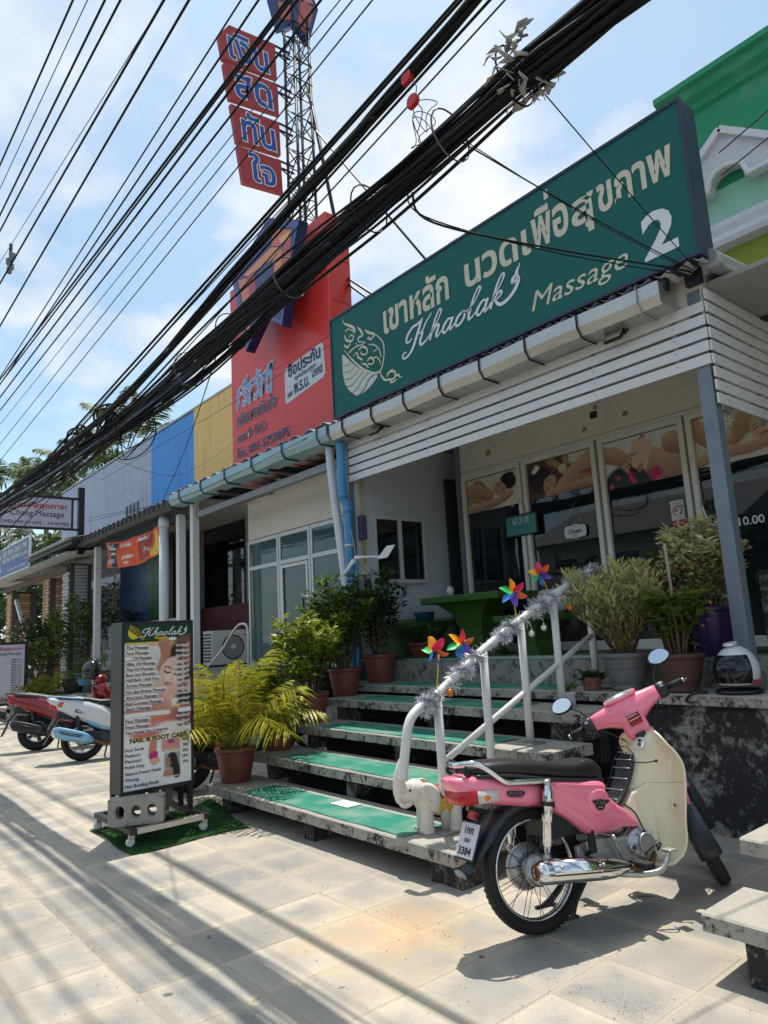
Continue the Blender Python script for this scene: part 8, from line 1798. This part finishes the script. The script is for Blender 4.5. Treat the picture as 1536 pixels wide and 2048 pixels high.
# ------------------------------------------------------------------ overhead cables
m_cab = M('black cable sheath', (.008, .009, .010), .65, 0, .25, 3, spec=.25); m_cabb = M('blue cable sheath', (.02, .05, .14), .45, 0, .2, 3); m_cabg = M('grey cable sheath', (.10, .105, .11), .5, 0, .2, 3)
WIRES = [(1.919, -10.84, 8.743, -7.17, 8.6, 0.012), (2.046, -11.47, 8.762, -7.08, 8.6, 0.006), (2.138, -11.9, 8.558, -6.77, 8.4, 0.013), (2.271, -12.58, 8.665, -6.67, 8.4, 0.013), (2.482, -13.62, 8.632, -6.37, 8.0, 0.005), (2.341, -12.78, 7.796, -5.66, 7.6, 0.013), (2.533, -13.66, 7.403, -5.52, 7.6, 0.013), (2.648, -12.75, 6.633, -4.71, 7.0, 0.008), (2.771, -12.78, 6.717, -4.62, 7.0, 0.01), (2.76, -12.91, 6.715, -4.14, 6.6, 0.013), (2.756, -12.63, 6.615, -4.09, 6.55, 0.011), (2.826, -12.15, 6.503, -4.1, 6.6, 0.012), (2.864, -11.67, 6.294, -3.83, 6.4, 0.01), (2.985, -11.4, 6.225, -3.74, 6.4, 0.005), (2.94, -10.43, 5.866, -3.53, 6.2, 0.006), (3.062, -10.12, 5.783, -3.44, 6.2, 0.006), (3.134, -8.17, 5.099, -2.67, 5.6, 0.014), (3.115, -7.96, 5.019, -2.62, 5.55, 0.012), (3.073, -7.86, 4.971, -2.47, 5.4, 0.005), (3.071, -7.19, 4.731, -2.35, 5.3, 0.01), (3.066, -6.72, 4.617, -2.24, 5.2, 0.006)]
PXL, PXR = -21.0, 9.0
def run(Y, x1, z1, x2, z2, sag=.0, dy=0., n=24):
    P = []
    s = (z2-z1)/(x2-x1)
    for i in range(n+1):
        x = PXL+(PXR-PXL)*i/n; z = z1+s*(x-x1)
        # gentle catenary that keeps the two measured points
        z += sag*((x-x1)*(x-x2))*.01; P.append((x, Y+dy*math.sin(i*.9), z))
    return P
ORD = 'first second third fourth fifth sixth seventh eighth ninth tenth eleventh twelfth thirteenth fourteenth fifteenth sixteenth seventeenth eighteenth nineteenth twentieth twenty-first'.split()
YO = sorted(range(len(WIRES)), key=lambda i: WIRES[i][0])
for i, (Y, x1, z1, x2, z2, r) in enumerate(WIRES):
    o = MB().tube(run(Y, x1, z1, x2, z2, .02), r, 6).build('overhead_cable', m_cabb if i in (1, 14) else m_cabg if i in (4, 13) else m_cab)
    k = 'thick' if r >= .012 else 'medium' if r >= .008 else 'thin'
    tag(o, f'{k} {"blue" if i in (1, 14) else "grey" if i in (4, 13) else "black"} overhead cable, {ORD[YO.index(i)]} line counted from the road side', 'cable', 'overhead cables along the street')
# two utility poles carry the lines, one at either end of the span
for x, lb in ((PXL, 'round concrete utility pole at the far end of the cable span'), (PXR, 'round concrete utility pole at the near end of the cable span')):
    t = thing('utility_pole', (x, 2.55, 0), lb, 'utility pole', 'utility poles'); MB().tube([(x, 2.55, 0), (x, 2.55, 9.6)], [.17, .11], 14).build('shaft', m_slab, t)
    for z in (8.55, 6.6, 5.2, 3.95): part('cross_arm', m_galv, t, (x-.05, x+.05, 1.7, 3.3, z-.05, z+.05))
# the lashed bundle of telephone cables
bd_ = thing('cable_bundle', (-5, 2.42, 3.5), 'heavy lashed bundle of black telephone cables sweeping over the pavement', 'cable bundle')
BC = [(-21, 4.05), (-16.0, 3.92), (-12.1, 3.82), (-8.9, 3.735), (-6.7, 3.70), (-5.1, 3.75), (-4.13, 3.825), (-3.36, 3.88), (-2.76, 3.905), (-2.18, 3.95), (-1.75, 3.985), (-1.4, 3.985), (-.6, 3.99), (2, 4.0), (9, 4.1)]
BP = cat([(x, 2.42, z) for x, z in BC], 6); g = np.random.default_rng(4)
for k in range(40):
    a0 = g.uniform(0, 6.28); r0_ = .120*math.sqrt(g.uniform(0, 1)); fx, fz = g.uniform(.25, .9), g.uniform(.3, 1.1); ph = g.uniform(0, 6.28); amp = g.uniform(.012, .05); loose = g.uniform(.0, 1) > .82
    P = []
    for i, p in enumerate(BP):
        tw_ = .12*i; tight = .75+.25*math.sin(p[0]*1.15+.6)
        oy = r0_*math.cos(a0+tw_*.25)*tight*.9+amp*math.sin(p[0]*fx+ph)*tight; oz = r0_*math.sin(a0+tw_*.25)*tight*1.15+amp*math.cos(p[0]*fz+ph)*tight-(.10*abs(math.sin(p[0]*.8+ph)) if loose else 0)
        P.append((p[0], p[1]+oy, p[2]+oz))
    MB().tube(P, float(g.choice([.006, .008, .010, .012, .014])), 6).build('cable', m_cabb if k % 15 == 7 else m_cab, bd_)
for k, x in enumerate((-9.6, -8.1, -6.9, -5.4, -4.55, -3.7, -2.9, -2.2, -1.75)):
    i = int(np.argmin([abs(p[0]-x) for p in BP])); c = Vector(tuple(BP[i])); d = Vector(tuple(BP[i+1]-BP[i])).normalized(); w = d.cross(Vector((0, 1, 0)))
    MB().tube([c+(Vector((0, 1, 0))*.135*math.cos(a)+w*.15*math.sin(a)) for a in np.linspace(0, 6.28, 19)[:-1]], .005, 5, closed=True).build('lashing', m_cabg if k % 2 else m_cab, bd_)
# a second, thinner bundle a little higher and nearer the road
b2 = thing('cable_bundle', (-5, 2.3, 3.8), 'thinner twisted pair of thick black cables above the heavy bundle', 'cable bundle')
UC = cat([(x, 2.3, z) for x, z in ((-21, 4.15), (-14, 3.9), (-10.1, 3.82), (-7.4, 3.80), (-5.88, 3.895), (-4.68, 4.06), (-3.64, 4.19), (-2.86, 4.27), (-2.28, 4.35), (0, 4.6), (9, 5.2))], 6)
for k in range(5): MB().tube([(p[0], p[1]+.022*math.cos(k*1.3+p[0]*1.5), p[2]+.022*math.sin(k*1.3+p[0]*1.5)) for p in UC], .013 if k < 3 else .008, 6).build('cable', m_cab, b2)
# loops of slack cable hung on the bundle
g = np.random.default_rng(8)
for k, (x, z, rx, rz, n, lb) in enumerate(((-8.35, 3.86, .30, .17, 6, 'coiled slack cable loops hung on the bundle above the projecting sign'), (-7.35, 3.86, .26, .15, 5, 'smaller coil of slack cable on the bundle beside the larger coil'), (-6.55, 3.52, .42, .22, 4, 'hanging slack loops below the bundle before the grey parapet'), (-2.35, 4.12, .07, .09, 3, 'thin wire curls tangled above the heavy bundle'))):
    b = MB()
    for i in range(n):
        s = g.uniform(.7, 1.15); ox, oz = g.normal(0, .05), g.normal(0, .02)
        b.tube([(x+ox+rx*s*math.cos(a), 2.38+.04*math.sin(a*2+i)+.02*i, z+oz+rz*s*math.sin(a)) for a in np.linspace(0, 6.28, 29)[:-1]], .011 if k < 2 else .006 if k < 3 else .0025, 6, closed=True)
    o = b.build('cable_coil', m_cab, fix=False); tag(o, lb, 'cable coil', 'slack cable coils')
    o['kind'] = 'stuff' if k == 3 else ''
    if k != 3: del o['kind']
# drop wires to the buildings
def drop(pts, r, lb, m_=m_cab): o = MB().tube(cat(pts, 8), r, 6).build('drop_wire', m_); tag(o, lb, 'wire', 'drop wires to the shops')
drop([(-2.49, 2.42, 3.80), (-2.52, 2.6, 3.70), (-2.45, 3.6, 3.84), (-2.30, 5.0, 4.06), (-2.28, 5.20, 4.06)], 0.0066, 'thick drop wire from the bundle to the corner bracket of the massage shop')
drop([(-2.5, 2.42, 3.86), (-2.55, 2.56, 3.74), (-2.44, 3.6, 3.81), (-2.32, 5.0, 4.03), (-2.29, 5.18, 4.03)], 0.0044, 'drop wire running just under the thick one to the corner bracket')
drop([(-2.2, 2.45, 3.97), (-2.25, 3.7, 4.02), (-2.26, 5.19, 4.08)], 0.0044, 'straight drop wire from the bundle across the sign to the corner bracket'); drop([(-2.15, 2.5, 3.93), (-2.22, 3.7, 3.97), (-2.25, 5.19, 4.05)], 0.0028, 'thin twin wire beside the straight drop wire')
drop([(-1.68, 2.46, 3.93), (-1.95, 3.8, 3.98), (-2.24, 5.19, 4.07)], 0.0033, 'wire dropping from the wrapped joint to the corner bracket')
drop([(-12.2, 5.0, 4.02), (-8.0, 3.6, 3.9), (-4.8, 2.45, 3.80)], 0.0050, 'wire slanting from the far gutter up to the bundle'); drop([(-6.9, 5.0, 4.05), (-9.5, 4.7, 3.80), (-12.6, 4.9, 4.0), (-17.2, 4.6, 4.3)], 0.0044, 'slack wire sagging along the gutters to the projecting sign')
drop([(-8.2, 2.45, 3.75), (-10.4, 4.5, 4.1), (-11.2, 5.9, 5.0)], 0.0033, 'thin wire from the bundle to the yellow parapet'); drop([(-17.2, 4.9, 4.45), (-14, 4.7, 4.1), (-12.2, 5.02, 4.0)], 0.0039, 'wire between projecting sign and dark gutter'); drop([(-8.0, 5.89, 5.75), (-9.0, 5.2, 5.25), (-12.5, 4.0, 4.4)], 0.0039, 'wire crossing the red sign towards the far gutter')
drop([(-2.12, 5.6, 5.2), (1, 5.0, 5.6), (6, 4.5, 5.9)], 0.0055, 'upper wire crossing the green building'); drop([(-2.12, 5.6, 5.0), (1, 5.0, 5.35), (6, 4.5, 5.7)], 0.0055, 'lower wire crossing the green building'); drop([(-2.12, 5.6, 5.45), (1, 5.0, 5.9), (6, 4.5, 6.2)], 0.0028, 'thin pale wire crossing the top of the green building', m_cabg)
# wrapped joint, red clamps, insulator
jt = thing('wrapped_joint', (-1.68, 2.40, 3.9), 'ragged grey tape wrapped around the heavy cable bundle', 'cable joint')
b = MB(); rr = random.Random(6)
for k in range(60):
    a = rr.uniform(0, 6.28); x = -1.70+rr.gauss(0, .055); c = Vector((x, 2.42+.14*math.cos(a), 3.985+.14*math.sin(a))); d = Vector((rr.gauss(0, 1), rr.gauss(0, .6), rr.gauss(-.2, 1))).normalized()*rr.uniform(.03, .085); w = Vector((rr.gauss(0, 1), rr.gauss(0, 1), rr.gauss(0, 1))).normalized()*rr.uniform(.006, .02)
    i = b.addv([c-w, c+w, c+d*.5+w*1.2+Vector((0, -.02, 0)), c+d*.5-w, c+d+w*.4, c+d-w*.5]); b.addf((i, i+1, i+2, i+3), True); b.addf((i+3, i+2, i+4, i+5), True)
o = b.build('tape_rag', M('weathered tape', (.34, .32, .29), .8, 0, .4, 30), jt, fix=False); sd = o.modifiers.new('thick', 'SOLIDIFY'); sd.thickness = .003; o['kind'] = 'stuff'
for (x, z, lb) in ((-2.30, 4.16, 'red plastic wire clamp dangling among loose wires'), (-2.33, 4.32, 'red plastic wire clamp fixed high on the thick pair')):
    t = thing('wire_clamp', (x, 2.3, z), lb, 'clamp', 'red wire clamps'); b = MB(); b.prism(cat([(-.03, -.03), (.03, -.025), (.035, .02), (.0, .035), (-.03, .02)], 3, True), .03, frame((x, 2.30, z), EX, EZ)); b.build('clamp_body', MATS['signal red'], t, bevel=.004); MB().tube(cat([(x, 2.29, z), (x+.05, 2.3, z-.08), (x-.02, 2.32, z-.16)], 4), .003, 5).build('wire_tail', m_cabg, t)
ins = thing('insulator_bracket', (-12.6, 2.5, 8.0), 'small grey double insulator bracket hanging on a high line', 'insulator')
zi = lambda x: WIRES[4][2]+(WIRES[4][4]-WIRES[4][2])/(WIRES[4][3]-WIRES[4][1])*(x-WIRES[4][1])
XI = -12.75; b = MB(); b.bar((XI, 2.482, zi(XI)+.02), (XI+.02, 2.482, zi(XI)-.42), .04, .05); b.bar((XI-.16, 2.482, zi(XI)-.30), (XI+.22, 2.482, zi(XI)-.36), .04, .05); b.build('bar', m_cabg, ins)
for x, z in ((XI-.14, zi(XI)-.25), (XI+.19, zi(XI)-.30), (XI-.06, zi(XI)-.46), (XI+.10, zi(XI)-.46)): MB().lathe([(.02, -.06), (.05, -.04), (.03, -.02), (.05, 0), (.03, .02), (.05, .04), (.02, .07)], 12, Matrix.Translation((x, 2.482, z))).build('insulator', M('grey porcelain', (.25, .25, .26), .4), ins)
# ------------------------------------------------------------------ houses across the road (seen only as reflections in the shop glass)
m_hwall = M('cream house wall', (.50, .47, .40), .8, 0, .1, 1); m_hroof = M('grey tiled roof', (.16, .16, .17), .7, 0, .2, 3); m_hroof2 = M('rusty red roof', (.22, .08, .06), .7, 0, .2, 3)
for k, (x, w, h, wm_, rm_, lb) in enumerate(((-16, 9, 5.0, m_hwall, m_hroof, 'cream two-storey house across the road reflected in the shop glass'), (-5.5, 8, 4.2, m_greyw, m_hroof2, 'grey house with red roof across the road'), (4.5, 9, 5.4, m_hwall, m_hroof, 'large cream house across the road beyond the motorcycle'))):
    t = thing('house', (x, -16, -.16), lb, 'house', 'houses across the road'); y0, y1 = -21, -13
    part('wall', wm_, t, (x-w/2, x+w/2, y0, y1, -.16, h))
    b = MB(); b.loft([[(x-w/2-.6, y0-.6, h), (x-w/2-.6, y1+.6, h), (x-w/2-.6, (y0+y1)/2, h+2.0)], [(x+w/2+.6, y0-.6, h), (x+w/2+.6, y1+.6, h), (x+w/2+.6, (y0+y1)/2, h+2.0)]], True, False); b.build('roof', rm_, t)
    for i in range(3):
        for z in ((1.0, 2.2), (3.2, 4.3)):
            if z[1] > h: continue
            wx = x-w/2+w*(i+.5)/3; f = part('window', m_alu, t, (wx-.7, wx+.7, y1, y1+.05, z[0]-.06, z[1]+.06)); part('pane', m_glassd, f, (wx-.62, wx+.62, y1+.051, y1+.06, z[0], z[1]))
broad_tree((-10.8, -14.5, -.16), 6.5, 2.6, 'dark tree between the houses across the road', 91, mg_dark); broad_tree((11.5, -15, -.16), 7.5, 3.2, 'large dark tree beyond the houses across the road', 92, mg_dark)
# ------------------------------------------------------------------ grit and dry leaves on the paving
g = np.random.default_rng(17); n = 1500; b = MB()
for i in range(n):
    x, y = g.uniform(-9, -1.2), g.uniform(.9, 3.3)
    fx = round((x-TX)/TW)*TW+TX; fy = round((y-TY)/TH)*TH+TY
    if g.random() < .6:
        if g.random() < .5: x = fx+g.normal(0, .02)
        else: y = fy+g.normal(0, .02)
    if y > 2.95 and -6.3 < x < -3.0: continue
    s = g.uniform(.0015, .005); k = b.addv([(x-s, y-s*.6, .001), (x+s, y-s*.5, .001), (x+s*.3, y+s, .001), (x+g.normal(0, .3)*s, y, .001+s*.9)])
    for f in ((0, 1, 3), (1, 2, 3), (2, 0, 3)): b.addf([k+q for q in f], False)
o = b.build('grit', M('sandy grit', (.38, .33, .26), .9, 0, .5, 200), fix=False); tag(o, 'sandy grit scattered over the paving joints', 'grit', kind='stuff')
bpy.data.objects.remove(_to); bpy.data.curves.remove(_tc)
